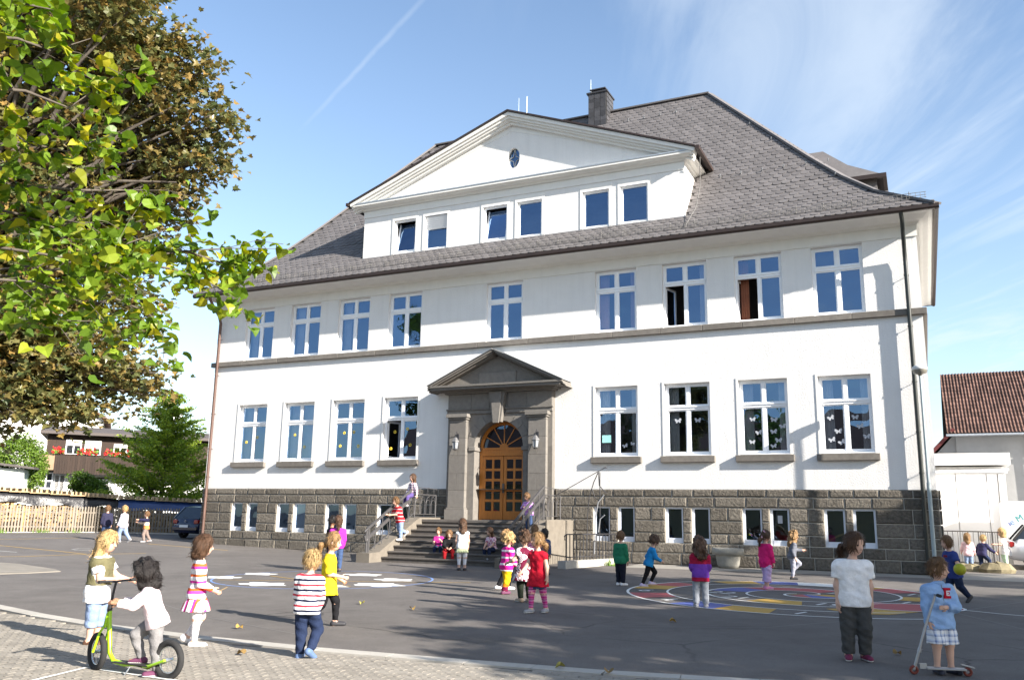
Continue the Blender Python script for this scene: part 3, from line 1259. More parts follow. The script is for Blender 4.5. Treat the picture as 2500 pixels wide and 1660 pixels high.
def stone_block(x0, x1, z0, z1, yf, rr):
    g = .011
    b = MB()
    y0 = yf - rr.uniform(.032, .058)
    bw = .034
    b.add([(x0 + g, yf, z0 + g), (x1 - g, yf, z0 + g), (x1 - g, yf, z1 - g), (x0 + g, yf, z1 - g),
           (x0 + g + .004, yf - .010, z0 + g + .004), (x1 - g - .004, yf - .010, z0 + g + .004), (x1 - g - .004, yf - .010, z1 - g - .004), (x0 + g + .004, yf - .010, z1 - g - .004),
           (x0 + bw + rr.uniform(0, .03), y0, z0 + bw + rr.uniform(0, .02)), (x1 - bw - rr.uniform(0, .03), y0, z0 + bw + rr.uniform(0, .02)),
           (x1 - bw - rr.uniform(0, .03), y0 + rr.uniform(-.01, .01), z1 - bw - rr.uniform(0, .02)), (x0 + bw + rr.uniform(0, .03), y0, z1 - bw - rr.uniform(0, .02))],
          [(0, 1, 5, 4), (1, 2, 6, 5), (2, 3, 7, 6), (3, 0, 4, 7), (4, 5, 9, 8), (5, 6, 10, 9), (6, 7, 11, 10), (7, 4, 8, 11), (8, 9, 10, 11)])
    return b


stair_gap = (CX - 2.15, CX + 2.15)
for ci, (za, zb_) in enumerate(zr):
    segs = [(XL - .03, stair_gap[0]), (stair_gap[1], XR + .03)]
    if 3 <= ci <= 5:
        new = []
        for (a, c) in segs:
            cur = a
            for (p, q) in sorted(bas):
                if p > a and q < c:
                    new.append((cur, p))
                    cur = q
            new.append((cur, c))
        segs = new
    for (a, c) in segs:
        x = a
        while x < c - .01:
            w = rnd.uniform(.62, 1.08) if ci not in (0,) else rnd.uniform(.5, .9)
            if 3 <= ci <= 5 and c - a < 1.4:
                w = (c - a) if c - a < .5 else (c - a) * (.55 if (ci % 2) else .99)
            if c - (x + w) < .36:
                w = c - x
            ext = rnd.uniform(.02, .06) if ci == 0 else 0
            stone_block(x, x + w, za, zb_, -.05 - ext, rnd).build('stone', [M_BASALT], plinth)
            x += w
for ci, (za, zb_) in enumerate(zr):
    # blocks on the right return
    b = MB()
    b.box(XR + .03, XR + .09, -.05, 1.0 + .4 * (ci % 2), za + .012, zb_ - .012, bev=.02)
    b.build('stone', [M_BASALT], plinth)
M_BFR = mat('pale_blue_grey_frame', (.62, .66, .74), .45, spec=.5)
for k, (a, c) in enumerate(bas):
    fr = MB()
    y = .02
    w = .055
    bt = .16
    fr.box(a, a + w + .02, y, y + .06, BZ0, BZ1)
    fr.box(c - w, c, y, y + .06, BZ0, BZ1)
    fr.box(a + w + .02, c - w, y, y + .06, BZ1 - w, BZ1)
    fr.box(a + w + .02, c - w, y - .01, y + .06, BZ0, BZ0 + bt)
    wd = fr.build('basement_window', [M_BFR], school)
    b = MB()
    b.add([(a + w, y + .03, BZ0 + bt), (c - w, y + .03, BZ0 + bt), (c - w, y + .03, BZ1 - w), (a + w, y + .03, BZ1 - w)], [(0, 1, 2, 3)])
    b.build('pane', [M_GLASSD], wd)
    if k == 5:
        b = MB()
        b.box(a + .22, a + .36, y + .015, y + .018, BZ0 + .68, BZ0 + .92)
        b.build('paper_sheet', [M_PAPER], wd)
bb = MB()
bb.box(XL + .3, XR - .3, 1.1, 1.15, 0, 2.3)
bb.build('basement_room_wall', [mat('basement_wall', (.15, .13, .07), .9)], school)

# --- portal ---------------------------------------------------------------
PO = MB()
LZ = 1.31
pcx = CX + .0
px0, px1 = pcx - 2.11, pcx + 2.11
# backing block with arched opening
AR, ASP = .98, 3.90
yb0 = -.25


def arch_wall(b, y0, y1, x0, x1, z0, z1, r, zs, cx):
    n = 18
    arc_ = [(cx + r * math.cos(PI * k / n), zs + r * math.sin(PI * k / n)) for k in range(n + 1)]
    top = []
    for k in range(n + 1):
        a = PI * k / n
        dx, dz = math.cos(a), math.sin(a)
        t = min((x1 - cx) / dx if dx > 1e-6 else 1e9, (x0 - cx) / dx if dx < -1e-6 else 1e9, (z1 - zs) / dz if dz > 1e-6 else 1e9)
        top.append((cx + dx * t, zs + dz * t))
    vv = [(x, y0, z) for x, z in arc_] + [(x, y0, z) for x, z in top] + [(x, y1, z) for x, z in arc_]
    m = n + 1
    fs = [(k, k + m, k + 1 + m, k + 1) for k in range(n)] + [(k, k + 1, k + 1 + 2 * m, k + 2 * m) for k in range(n)]
    b.add(vv, fs)
    # corner infill triangles
    for cxn, k in ((x1, 0), (x0, n)):
        pass
    for k in range(n):
        p, q = top[k], top[k + 1]
        if abs(p[0] - q[0]) > 1e-6 and abs(p[1] - q[1]) > 1e-6:
            c = (x1 if p[0] > cx else x0, z1)
            b.add([(p[0], y0, p[1]), (c[0], y0, c[1]), (q[0], y0, q[1])], [(0, 1, 2)])
    # jambs
    b.box(x0, cx - r, y0, y1, z0, zs)
    b.box(cx + r, x1, y0, y1, z0, zs)
    b.add([(x0, y0, zs), (x0, y0, z1), (x0, 0, z1), (x0, 0, zs)], [(0, 1, 2, 3)])
    b.add([(x1, y0, zs), (x1, y0, z1), (x1, 0, z1), (x1, 0, zs)], [(0, 1, 2, 3)])


arch_wall(PO, yb0, .30, px0, px1, LZ, 5.92, AR, ASP, pcx)
portal = PO.build('portal', [M_STONE], school)
rnd = random.Random(21)


def pblock(x0, x1, y0, y1, z0, z1, name='stone', bev=.006):
    b = MB()
    b.box(x0, x1, y0, y1, z0, z1, bev=bev)
    return b.build(name, [M_STONE], portal)


for sgn in (-1, 1):
    a = pcx + sgn * 1.60
    h = .34
    pblock(a - h - .07, a + h + .07, -.53, yb0 + .002, LZ, LZ + .36, 'pilaster_base')
    pblock(a - h - .03, a + h + .03, -.48, yb0 + .002, LZ + .363, LZ + .42, 'pilaster_base')
    z = LZ + .423
    k = 0
    for hz in (.62, .60, .66, .62, .60):
        z2 = min(z + hz, 4.86)
        if k % 2:
            pblock(a - h, a - .012 * 0 - .002, -.43, yb0 + .002, z + .002, z2 - .002)
            pblock(a + .002, a + h, -.43, yb0 + .002, z + .002, z2 - .002)
        else:
            pblock(a - h, a + h, -.43, yb0 + .002, z + .002, z2 - .002)
        z = z2
        k += 1
    pblock(a - h, a + h, -.43, yb0 + .002, z + .002, 4.93)
    pblock(a - h - .05, a + h + .05, -.49, yb0 + .002, 4.932, 5.0, 'capital')
    pblock(a - h - .10, a + h + .10, -.55, yb0 + .002, 5.002, 5.13, 'capital')
    # imposts of the arch
    xi = pcx + sgn * AR
    b = MB()
    b.box(min(xi - sgn * .05, xi + sgn * .22), max(xi - sgn * .05, xi + sgn * .22), -.30, .24, ASP - .12, ASP + .02, bev=.01)
    b.build('impost', [M_STONE], portal)
# arch stones
for k in range(9):
    if k == 4:
        continue
    a0, a1 = PI * k / 9 + .012, PI * (k + 1) / 9 - .012
    r0, r1 = AR + .004, AR + .30
    b = MB()
    pl = []
    for t in range(4):
        a = a0 + (a1 - a0) * t / 3
        pl.append((pcx + r0 * math.cos(a), ASP + r0 * math.sin(a)))
    for t in range(3, -1, -1):
        a = a0 + (a1 - a0) * t / 3
        rr_ = min(r1, (5.12 - ASP) / max(math.sin(a), .01), (1.24) / max(abs(math.cos(a)), .01))
        pl.append((pcx + rr_ * math.cos(a), ASP + rr_ * math.sin(a)))
    b.prism(pl, yb0 - .018, yb0 + .01)
    b.build('voussoir', [M_STONE], portal)
# architrave, frieze blocks, keystone
pblock(px0 - .02, pcx - .30, -.32, yb0 + .002, 5.135, 5.27, 'architrave')
pblock(pcx + .30, px1 + .02, -.32, yb0 + .002, 5.135, 5.27, 'architrave')
pblock(px0 - .05, pcx - .27, -.36, yb0 + .002, 5.272, 5.33, 'architrave')
pblock(pcx + .27, px1 + .05, -.36, yb0 + .002, 5.272, 5.33, 'architrave')
fx = [px0, px0 + .98, pcx - .36, pcx + .36, px1 - .98, px1]
for i in (0, 1, 3, 4):
    pblock(fx[i] + .003, fx[i + 1] - .003, -.30, yb0 + .002, 5.335, 5.88, 'frieze_stone')
b = MB()
b.prism([(pcx - .17, 4.80), (pcx + .17, 4.80), (pcx + .33, 5.89), (pcx - .33, 5.89)], -.47, yb0 - .02)
b.prism([(pcx - .11, 4.76), (pcx + .11, 4.76), (pcx + .22, 5.885), (pcx - .22, 5.885)], -.53, -.468)
b.build('keystone', [M_STONE], portal)
# pediment
HP = 2.66
PY = -.86
b = MB()
for (e, y0, z0, z1) in ((.10, -.40, 5.885, 5.95), (.22, -.52, 5.95, 6.0), (.50, PY + .05, 6.0, 6.09), (.545, PY, 6.09, 6.16)):
    b.box(pcx - 2.11 - e, pcx + 2.11 + e, y0, 0, z0, z1)
b.build('horizontal_cornice', [M_STONE], portal)
b = MB()
b.add([(pcx - 2.3, -.42, 6.16), (pcx + 2.3, -.42, 6.16), (pcx, -.42, 7.22)], [(0, 1, 2)])
b.build('tympanum', [M_STONE], portal)
pblock(pcx - .75, pcx + .75, -.46, -.42, 6.22, 6.62, 'tympanum_stone')
for sgn in (-1, 1):
    tip = Vector((pcx + sgn * 2.68, 0, 6.16))
    ap = Vector((pcx, 0, 7.40))
    d = ap - tip
    nr = Vector((-sgn * d.z, 0, abs(d.x))).normalized() * 1
    if nr.z < 0:
        nr = -nr
    b = MB()
    for (y0, t0, t1) in ((PY - .0, -.0, -.09), (PY + .07, -.09, -.17), (PY + .22, -.17, -.23)):
        p = tip + nr * t1
        b.obox((p.x, y0 + (.003 if sgn > 0 else 0), p.z), d, (0, -y0 - (.003 if sgn > 0 else 0), 0), nr * (t0 - t1))
    b.build('raking_cornice', [M_STONE], portal)
    b = MB()
    p = tip + nr * .003 + Vector((-sgn * -.05, 0, 0))
    b.obox((p.x, PY - .035, p.z), d * 1.0, (0, -PY + .035, 0), nr * .03)
    b.build('zinc_cover', [mat('dull_zinc', (.26, .27, .28), .6, var=.15, metal=.3)], portal)
# door
DY = .20
doorF = MB()
# arched frame ring
n = 20
ri, ro = AR - .13, AR - .005
vv = []
for k in range(n + 1):
    a = PI * k / n
    for (r, y) in ((ri, DY), (ro, DY), (ro, DY + .1), (ri, DY + .1)):
        vv.append((pcx + r * math.cos(a), y, ASP + r * math.sin(a)))
fs = []
for k in range(n):
    for j in range(4):
        fs.append((4 * k + j, 4 * k + (j + 1) % 4, 4 * k + 4 + (j + 1) % 4, 4 * k + 4 + j))
doorF.add(vv, fs)
doorF.box(pcx - AR + .005, pcx - AR + .13, DY, DY + .1, LZ, ASP)
doorF.box(pcx + AR - .13, pcx + AR - .005, DY, DY + .1, LZ, ASP)
doorF.box(pcx - AR + .13, pcx + AR - .13, DY - .03, DY + .1, ASP - .28, ASP + .02)
doorF.box(pcx - AR + .13, pcx + AR - .13, DY - .05, DY - .03, ASP - .06, ASP + .0)
for k in range(1, 6):
    a = PI * k / 6
    doorF.bar((pcx + .12 * math.cos(a), DY + .05, ASP + .03 + .12 * math.sin(a)), (pcx + (ri + .01) * math.cos(a), DY + .05, ASP + (ri + .01) * math.sin(a)), .035, .05, up=(0, 1, 0))
hub = [(pcx + .17 * math.cos(PI * k / 8), ASP + .02 + .15 * math.sin(PI * k / 8)) for k in range(9)]
doorF.prism(hub, DY + .0, DY + .08)
door = doorF.build('entrance_door', [M_WOOD], school)
fg = MB()
fg.add([(pcx + ri * math.cos(PI * k / 16), DY + .06, ASP + ri * math.sin(PI * k / 16)) for k in range(17)], [tuple(range(17))])
fg.build('fanlight_pane', [M_GLASSD], door)
lx = [pcx - AR + .13, pcx - .012, pcx + .012, pcx + AR - .13]
for li in range(2):
    x0, x1 = lx[2 * li], lx[2 * li + 1]
    b = MB()
    z0, z1 = LZ + .03, ASP - .29
    st, cols, rows = .115, 2, 5
    b.box(x0, x0 + st, DY + .01, DY + .07, z0, z1)
    b.box(x1 - st, x1, DY + .01, DY + .07, z0, z1)
    b.box(x0 + st, x1 - st, DY + .01, DY + .07, z0, z0 + .30)
    b.box(x0 + st, x1 - st, DY + .01, DY + .07, z1 - .12, z1)
    gx, gz0, gz1 = (x1 - x0 - 2 * st), z0 + .30, z1 - .12
    b.box((x0 + x1) / 2 - .04, (x0 + x1) / 2 + .04, DY + .015, DY + .068, gz0, gz1)
    ch_ = (gz1 - gz0) / rows
    for k in range(1, rows):
        b.box(x0 + st, (x0 + x1) / 2 - .04, DY + .015, DY + .068, gz0 + k * ch_ - .045, gz0 + k * ch_ + .045)
        b.box((x0 + x1) / 2 + .04, x1 - st, DY + .015, DY + .068, gz0 + k * ch_ - .045, gz0 + k * ch_ + .045)
    b.build('door_leaf', [M_WOOD], door)
    for k in range(rows):
        for (p, q) in ((x0 + st, (x0 + x1) / 2 - .04), ((x0 + x1) / 2 + .04, x1 - st)):
            b = MB()
            za, zb_ = gz0 + k * ch_ + (.045 if k else 0), gz0 + (k + 1) * ch_ - (.045 if k < rows - 1 else 0)
            b.add([(p, DY + .05, za), (q, DY + .05, za), (q, DY + .05, zb_), (p, DY + .05, zb_)], [(0, 1, 2, 3)])
            b.build('pane', [M_GLASSD], door)
b = MB()
b.box(pcx - .03, pcx + .05, DY - .015, DY + .01, 2.28, 2.62)
b.tube([(pcx + .06, DY - .05, 2.35), (pcx + .06, DY - .06, 2.55)], .014, 6)
b.build('door_handle', [M_IRON], door)
b = MB()
b.box(pcx - AR, pcx + AR, DY + .012, DY + .09, LZ, LZ + .03)
b.build('kick_board', [M_IRON], door)

# --- downpipes
for (x, yy, m_, dd) in ((13.86, -.17, M_PIPED, .065), (XL + .28, -.17, M_PIPE, .062)):
    b = MB()
    b.tube([(x - .02, -.98, 10.68), (x, -.9, 10.45), (x, -.45, 10.0), (x, yy - .02, 9.6), (x, yy, 9.3), (x, yy, .05)] if x > 0 else [(x, -.98, 10.68), (x, -.85, 10.45), (x, -.30, 9.9), (x, yy, 9.6), (x, yy, .05)], dd, 10)
    pipe = b.build('downpipe', [m_], school)
    for z in (8.9, 7.3, 5.6, 4.1, 2.9, 2.1, 1.2):
        b = MB()
        b.tube([(x, yy, z - .025), (x, yy, z + .025)], dd + .012, 10)
        b.bar((x, yy, z), (x, .0 if z > PL else -.08, z), .015)
        b.build('pipe_clamp', [m_], pipe)
# ================================================================ ground
def asphalt():
    """old asphalt: broad tonal patches, dark damp blotches, pale grit and hairline cracks"""
    m = bpy.data.materials.new('worn_asphalt')
    m.use_nodes = True
    nt, N, L = nodes_of(m)
    b = nt.nodes['Principled BSDF']
    b.inputs['Roughness'].default_value = .92
    b.inputs['Specular IOR Level'].default_value = .2
    tc = N('ShaderNodeTexCoord')

    def noise(sc_, det, lo, hi, a, c, dist=0.):
        n = N('ShaderNodeTexNoise')
        n.inputs['Scale'].default_value = sc_
        n.inputs['Detail'].default_value = det
        n.inputs['Roughness'].default_value = .68
        n.inputs['Distortion'].default_value = dist
        L(tc.outputs['Object'], n.inputs['Vector'])
        r = N('ShaderNodeMapRange')
        L(n.outputs[0], r.inputs[0])
        for i, v in enumerate((lo, hi, a, c)):
            r.inputs[i + 1].default_value = v
        return r.outputs[0], n.outputs[0]
    broad, _ = noise(.22, 6, .3, .7, .80, 1.18, .6)
    mid, _ = noise(1.7, 8, .3, .7, .86, 1.12)
    grit, gn = noise(95, 3, .35, .75, .72, 1.42)
    spot, _ = noise(260, 2, .66, .72, 0, .55)
    v = None
    for q in (broad, mid, grit):
        if v is None:
            v = q
            continue
        mu = N('ShaderNodeMath')
        mu.operation = 'MULTIPLY'
        L(v, mu.inputs[0])
        L(q, mu.inputs[1])
        v = mu.outputs[0]
    h = N('ShaderNodeHueSaturation')
    h.inputs['Color'].default_value = (.132, .121, .114, 1)
    L(v, h.inputs['Value'])
    mx = N('ShaderNodeMix')
    mx.data_type = 'RGBA'
    L(spot, mx.inputs[0])
    L(h.outputs[0], mx.inputs[6])
    mx.inputs[7].default_value = (.30, .28, .25, 1)
    # cracks only in some areas
    vo = N('ShaderNodeTexVoronoi')
    vo.feature = 'DISTANCE_TO_EDGE'
    vo.inputs['Scale'].default_value = .42
    wa = N('ShaderNodeTexNoise')
    wa.inputs['Scale'].default_value = 2.2
    wa.inputs['Detail'].default_value = 5
    L(tc.outputs['Object'], wa.inputs['Vector'])
    av = N('ShaderNodeMix')
    av.data_type = 'VECTOR'
    av.inputs[0].default_value = .22
    L(tc.outputs['Object'], av.inputs[4])
    L(wa.outputs['Color'], av.inputs[5])
    L(av.outputs[1], vo.inputs['Vector'])
    cr = N('ShaderNodeMapRange')
    L(vo.outputs['Distance'], cr.inputs[0])
    cr.inputs[1].default_value = .010
    cr.inputs[2].default_value = .002
    area, _ = noise(.16, 2, .5, .62, 0, .75)
    cm = N('ShaderNodeMath')
    cm.operation = 'MULTIPLY'
    L(cr.outputs[0], cm.inputs[0])
    L(area, cm.inputs[1])
    m2 = N('ShaderNodeMix')
    m2.data_type = 'RGBA'
    L(cm.outputs[0], m2.inputs[0])
    L(mx.outputs[2], m2.inputs[6])
    m2.inputs[7].default_value = (.05, .046, .043, 1)
    L(m2.outputs[2], b.inputs['Base Color'])
    bp = N('ShaderNodeBump')
    bp.inputs['Distance'].default_value = .005
    L(gn, bp.inputs['Height'])
    L(bp.outputs[0], b.inputs['Normal'])
    return m


M_ASPH = asphalt()
M_PAVER = mat('concrete_paver', (.255, .232, .20), .92, var=.2, vs_=2.2, bump=.003, bs=120, island=.10, stain=.3, stain_col=(.2, .18, .155), spec=.2)
M_JOINT = mat('sandy_joint', (.11, .10, .085), .97, var=.3, vs_=20)
M_KERB = mat('concrete_kerb', (.40, .38, .345), .9, var=.12, vs_=5, bump=.002, bs=90, island=.08, stain=.2, stain_col=(.25, .23, .2))
M_LIGHTC = mat('pale_concrete_apron', (.27, .255, .23), .93, var=.15, vs_=2, bump=.003, bs=90, stain=.3)


def paint(name, col, wear=.35, sc_=9.):
    """flat road paint, worn through to the asphalt in patches"""
    m = bpy.data.materials.new(name)
    m.use_nodes = True
    nt, N, L = nodes_of(m)
    b = nt.nodes['Principled BSDF']
    b.inputs['Roughness'].default_value = .75
    tc = N('ShaderNodeTexCoord')
    n = N('ShaderNodeTexNoise')
    n.inputs['Scale'].default_value = sc_
    n.inputs['Detail'].default_value = 10
    n.inputs['Roughness'].default_value = .72
    L(tc.outputs['Object'], n.inputs['Vector'])
    r = N('ShaderNodeMapRange')
    L(n.outputs[0], r.inputs[0])
    r.inputs[1].default_value = .44 + .20 * (1 - wear)
    r.inputs[2].default_value = .60 + .20 * (1 - wear)
    r.inputs[3].default_value = .06
    r.inputs[4].default_value = .75
    mx = N('ShaderNodeMix')
    mx.data_type = 'RGBA'
    L(r.outputs[0], mx.inputs[0])
    mx.inputs[6].default_value = (*col, 1)
    mx.inputs[7].default_value = (.10, .095, .09, 1)
    L(mx.outputs[2], b.inputs['Base Color'])
    return m


P_WHITE = paint('white_road_paint', (.72, .72, .70), .3)
P_WHITEW = paint('worn_white_paint', (.55, .55, .53), .75, 14)
P_YEL = paint('yellow_road_paint', (.46, .27, .035), .5)
P_YELW = paint('worn_yellow_paint', (.5, .31, .05), .7, 14)
P_RED = paint('red_road_paint', (.36, .06, .07), .5)
P_BLUE = paint('blue_road_paint', (.055, .09, .33), .5)
P_LBLUE = paint('pale_blue_paint', (.16, .28, .6), .6, 14)

CLOUDS = [(-1.79, -11.6, 1.0), (-1.80, -10.27, 1.0), (.24, -12.5, 1.25), (1.75, -12.1, 1.0), (.54, -9.02, 1.1), (2.05, -9.9, 1.1), (2.5, -11.25, 1.3)]
YLINES = [[(-12.9, -11.4), (-11.75, -9.8), (-11.46, -7.7)], [(-11.46, -7.7), (-13.0, -7.5), (-16.3, -7.2), (-21, -6.8)], [(-20.2, -6.0), (-19.4, -1.7)], [(-14.7, -2.2), (-10.1, -2.6)], [(-11.4, -7.7), (-10.6, -6.0)]]
WLINES = [[(-15.6, -8.85), (-13.4, -8.8)], [(-13.57, -6.6), (-13.8, -6.14), (-13.3, -5.6)], [(-13.2, -6.8), (-12.6, -6.25)]]
PAVELINES = [[(5.80, -22.4), (5.62, -21.47), (6.0, -21.47), (7.1, -21.52)]]
ISLAND = [(-7.1, -14.3), (-6.6, -13.3), (-6.45, -12.5), (-7.2, -12.1), (-8.4, -11.8), (-9.3, -11.6), (-12, -11.9), (-15, -14.5), (-10, -16.5)]

gb = MB()
nx = [-2500, -400, -120, -60, -32, -20, -8, 0, 15, 30, 60, 120, 400, 2500]
ny = [-2500, -400, -120, -60, 0, 60, 400, 2500]
vv = [(x, y, zg(max(y, -60), x)) for y in ny for x in nx]
gb.add(vv, [(j * len(nx) + i, j * len(nx) + i + 1, (j + 1) * len(nx) + i + 1, (j + 1) * len(nx) + i) for j in range(len(ny) - 1) for i in range(len(nx) - 1)])
ground = gb.build('schoolyard_ground', [M_ASPH])
tag(ground, 'grey worn asphalt of the schoolyard', None, kind='structure')


def sheet(name, polys, m, dz=.004, parent=ground):
    b = MB()
    for p in polys:
        b.add([(x, y, zg(y, x) + dz) for x, y in p], [tuple(range(len(p)))])
    return b.build(name, [m], parent)


def strip(pts, w, closed=False):
    """polyline to a list of quads of width w"""
    pts = [Vector((x, y)) for x, y in pts]
    n = len(pts)
    L_, R2 = [], []
    for i, p in enumerate(pts):
        a = pts[i - 1] if (i > 0 or closed) else p
        c = pts[(i + 1) % n] if (i < n - 1 or closed) else p
        d = (c - a).normalized()
        nn_ = Vector((-d.y, d.x)) * w / 2
        L_.append(p + nn_)
        R2.append(p - nn_)
    k = n if closed else n - 1
    return [[tuple(L_[i]), tuple(R2[i]), tuple(R2[(i + 1) % n]), tuple(L_[(i + 1) % n])] for i in range(k)]


# paler apron along the building foot, right of the stairs
sheet('pale_apron', [[(5.3, -.04), (5.3, -2.1), (9, -1.75), (14.4, -1.35), (30, -1.2), (30, 2.4), (14.4, 2.0), (14.4, -.04)]], M_LIGHTC, .004)
# dark repair seams in the asphalt
M_SEAM = mat('tar_seam', (.05, .05, .052), .7, var=.3, vs_=20)
sheet('asphalt_seam', strip([(9.2, -15.3), (11.5, -14.2), (14.2, -10.2), (16.2, -6.0)], .025) + strip([(13.6, -8.9), (15.6, -13.2), (16.2, -15.3)], .03), mat('pale_seam', (.19, .18, .175), .9), .003)
sheet('asphalt_seam', strip([(-3, -15.0), (0, -15.8), (3.2, -17.4), (6.0, -18.3)], .03), mat('pale_seam2', (.16, .15, .145), .9), .003)


# --- spiral counting game -----------------------------------------------------
# ring outlines around a common centre, shrinking inwards like a snail shell
SCX, SCY = 11.36, -8.2


def spr(th):
    """outer radius of the shell at unrolled angle th (radians, clockwise from the mouth)"""
    return 4.25 - 1.7 * th / (2 * PI)


LANE = .86


def sp_pt(r, th):
    a = rad(-52) - th
    return (SCX + r * math.cos(a), SCY + r * math.sin(a))


TH_END = 2 * PI * 2.42
out_line = [sp_pt(spr(t), t) for t in np.linspace(0, TH_END, 150)]
in_line = [sp_pt(spr(t) - LANE, t) for t in np.linspace(0, 2 * PI * 1.93, 110)]
sheet('painted_spiral_line', strip(out_line, .06), P_WHITE, .008)
cells = []
th = .42
cols = [None, 'Y', 'B', None, 'R', None, 'Y', 'R', None, 'Y', 'B', 'W', 'Y', 'R', None, 'Y', None, 'R', None, 'Y', None, None, 'B', 'R', 'R', None, 'Y', 'B', 'R', None, 'Y', 'B', 'R', None, 'Y', None, None, 'R', None, 'R', 'B', 'Y', 'B']
acc = {'Y': [], 'B': [], 'R': [], 'W': []}
nums = []
i = 0
while th < TH_END - .3 and i < len(cols):
    r = spr(th)
    dth = min(.95 / max(r - .5, .6), .75)
    lane = min(LANE * (1 if th < 2 * PI * 1.1 else .96), r - .02)
    if th + dth > TH_END:
        break
    c = cols[i]
    if c:
        n = 5
        o_ = [sp_pt(spr(t) - .035, t) for t in np.linspace(th, th + dth, n)]
        q_ = [sp_pt(max(spr(t) - lane, .04), t) for t in np.linspace(th + dth, th, n)]
        acc[c].append(o_ + q_)
    else:
        nums.append((i, th + dth / 2, spr(th) - lane / 2))
    th += dth
    i += 1
for k, m in (('Y', P_YEL), ('B', P_BLUE), ('R', P_RED), ('W', P_WHITE)):
    for q in acc[k]:
        sheet('painted_field', [q], m, .005)
# inner edge line of the outer lane and the dark gap
sheet('painted_spiral_line', strip(in_line, .05), P_WHITE, .009)


def ground_text(txt, x, y, size, rot, m, dz=.009):
    cu = bpy.data.curves.new('number', 'FONT')
    cu.body = txt
    cu.size = size
    cu.align_x = 'CENTER'
    cu.align_y = 'CENTER'
    tmp = bpy.data.objects.new('tmp', cu)
    C.objects.link(tmp)
    dg = bpy.context.evaluated_depsgraph_get()
    me = bpy.data.meshes.new_from_object(tmp.evaluated_get(dg))
    bpy.data.objects.remove(tmp)
    me.materials.clear()
    me.materials.append(m)
    return me, (x, y, zg(y) + dz), rot


cnt = 0
for (i, t, r) in nums:
    x, y = sp_pt(r, t)
    cnt += 1
    if r < .3:
        continue
    txt = str(i + 1)
    me, lc_, rr = ground_text(txt, x, y, .62, 0, P_WHITE)
    obj('painted_number', me, ground, lc_, (math.atan(SLOPE), 0, rad(-18)))
# snail head and feeler
hx, hy_ = 13.55, -9.85
o_ = [(hx + .85 * math.cos(a) - .25 * math.sin(a), hy_ + .62 * math.sin(a) + .35 * math.cos(a)) for a in np.linspace(0, 2 * PI, 28, endpoint=False)]
sheet('painted_field', [o_], P_RED, .010)
sheet('painted_spiral_line', strip(o_, .055, True), P_WHITE, .013)
sheet('painted_spiral_line', strip([(14.38, -9.75), (15.0, -10.1), (15.7, -10.35)], .05), P_WHITE, .008)
sheet('painted_field', [[(12.1, -10.9), (12.9, -10.2), (13.3, -10.5), (13.7, -10.5), (13.2, -11.3), (12.6, -11.5)]], P_YEL, .0065)
sheet('painted_field', [[(13.9, -9.85), (14.3, -9.6), (14.25, -10.0), (13.85, -10.3)]], P_BLUE, .0115)

# --- ring of white clouds inside a pale blue circle
ccx, ccy = .5, -10.6
sheet('painted_circle_line', strip([(ccx + 2.63 * math.cos(a), ccy + 2.63 * math.sin(a)) for a in np.linspace(0, 2 * PI, 60, endpoint=False)], .05, True), P_LBLUE, .005)
for vx, vy, sz in CLOUDS:
    o_ = []
    ph = (vx * 7.3) % 6
    for a in np.linspace(0, 2 * PI, 40, endpoint=False):
        r = 1 + .16 * math.sin(5 * a + ph) + .08 * math.sin(9 * a + 1.3 * ph)
        o_.append((vx + r * sz * .44 * math.cos(a), vy + r * sz * .33 * math.sin(a)))
    sheet('painted_cloud', [o_], P_WHITE, .006)
sheet('yellow_court_line', strip([(-1.4, -12.2), (4.0, -9.6)], .05), P_YELW, .007)
sheet('yellow_court_line', strip([(-1.2, -10.6), (2.2, -11.9)], .05), P_YELW, .0078)
for ln in YLINES:
    sheet('yellow_court_line', strip(ln, .09), P_YELW, .005)
for ln in WLINES:
    sheet('white_court_line', strip(ln, .08), P_WHITEW, .0062)

# --- kerb and paver field in the foreground -------------------------------------
KERB = [(-7.9, -14.0), (-6.0, -15.4), (-3.6, -17.0), (-1.0, -18.05), (1.2, -18.62), (3.0, -18.95), (5.0, -19.12), (7.0, -19.14), (9.0, -19.0), (10.6, -18.85), (12.2, -18.55), (14.0, -18.0), (16.5, -17.0)]


def kerb_y(x):
    for (a, b_), (c, d) in zip(KERB, KERB[1:]):
        if a <= x <= c:
            return b_ + (d - b_) * (x - a) / (c - a)
    return -12 if x < KERB[0][0] else -16.5


fx_ = [(x, kerb_y(x)) for x in np.linspace(-7.9, 16.5, 40)]
b = MB()
vv = []
for x, y in fx_:
    vv += [(x, y, zg(y) + .004), (x, -34, zg(-34) + .004)]
b.add(vv, [(2 * k, 2 * k + 1, 2 * k + 3, 2 * k + 2) for k in range(len(fx_) - 1)])
pav = b.build('paved_area', [M_JOINT])
tag(pav, 'sand-coloured concrete pavers laid in the foreground', None, kind='structure')
# kerb stones: flush slabs following the edge
d_ = 0
segs = []
for (a, c) in zip(KERB, KERB[1:]):
    a, c = Vector(a), Vector(c)
    L0 = (c - a).length
    k = max(1, round(L0 / .98))
    for i in range(k):
        p, q = a + (c - a) * i / k, a + (c - a) * (i + 1) / k
        b = MB()
        dd = (q - p).normalized()
        nn_ = Vector((-dd.y, dd.x))
        p, q = p + dd * .004, q - dd * .004
        cs_ = [p, q, q - nn_ * .24, p - nn_ * .24]
        z0 = -.05
        b.add([(t.x, t.y, zg(t.y) + z0) for t in cs_] + [(t.x, t.y, zg(t.y) + .026) for t in cs_],
              [(4, 5, 6, 7), (0, 1, 5, 4), (1, 2, 6, 5), (2, 3, 7, 6), (3, 0, 4, 7)])
        b.build('kerb_stone', [M_KERB], pav)
# interlocking pavers (wavy sided), rows turned with the kerb
PWx, PWy = .225, .1125


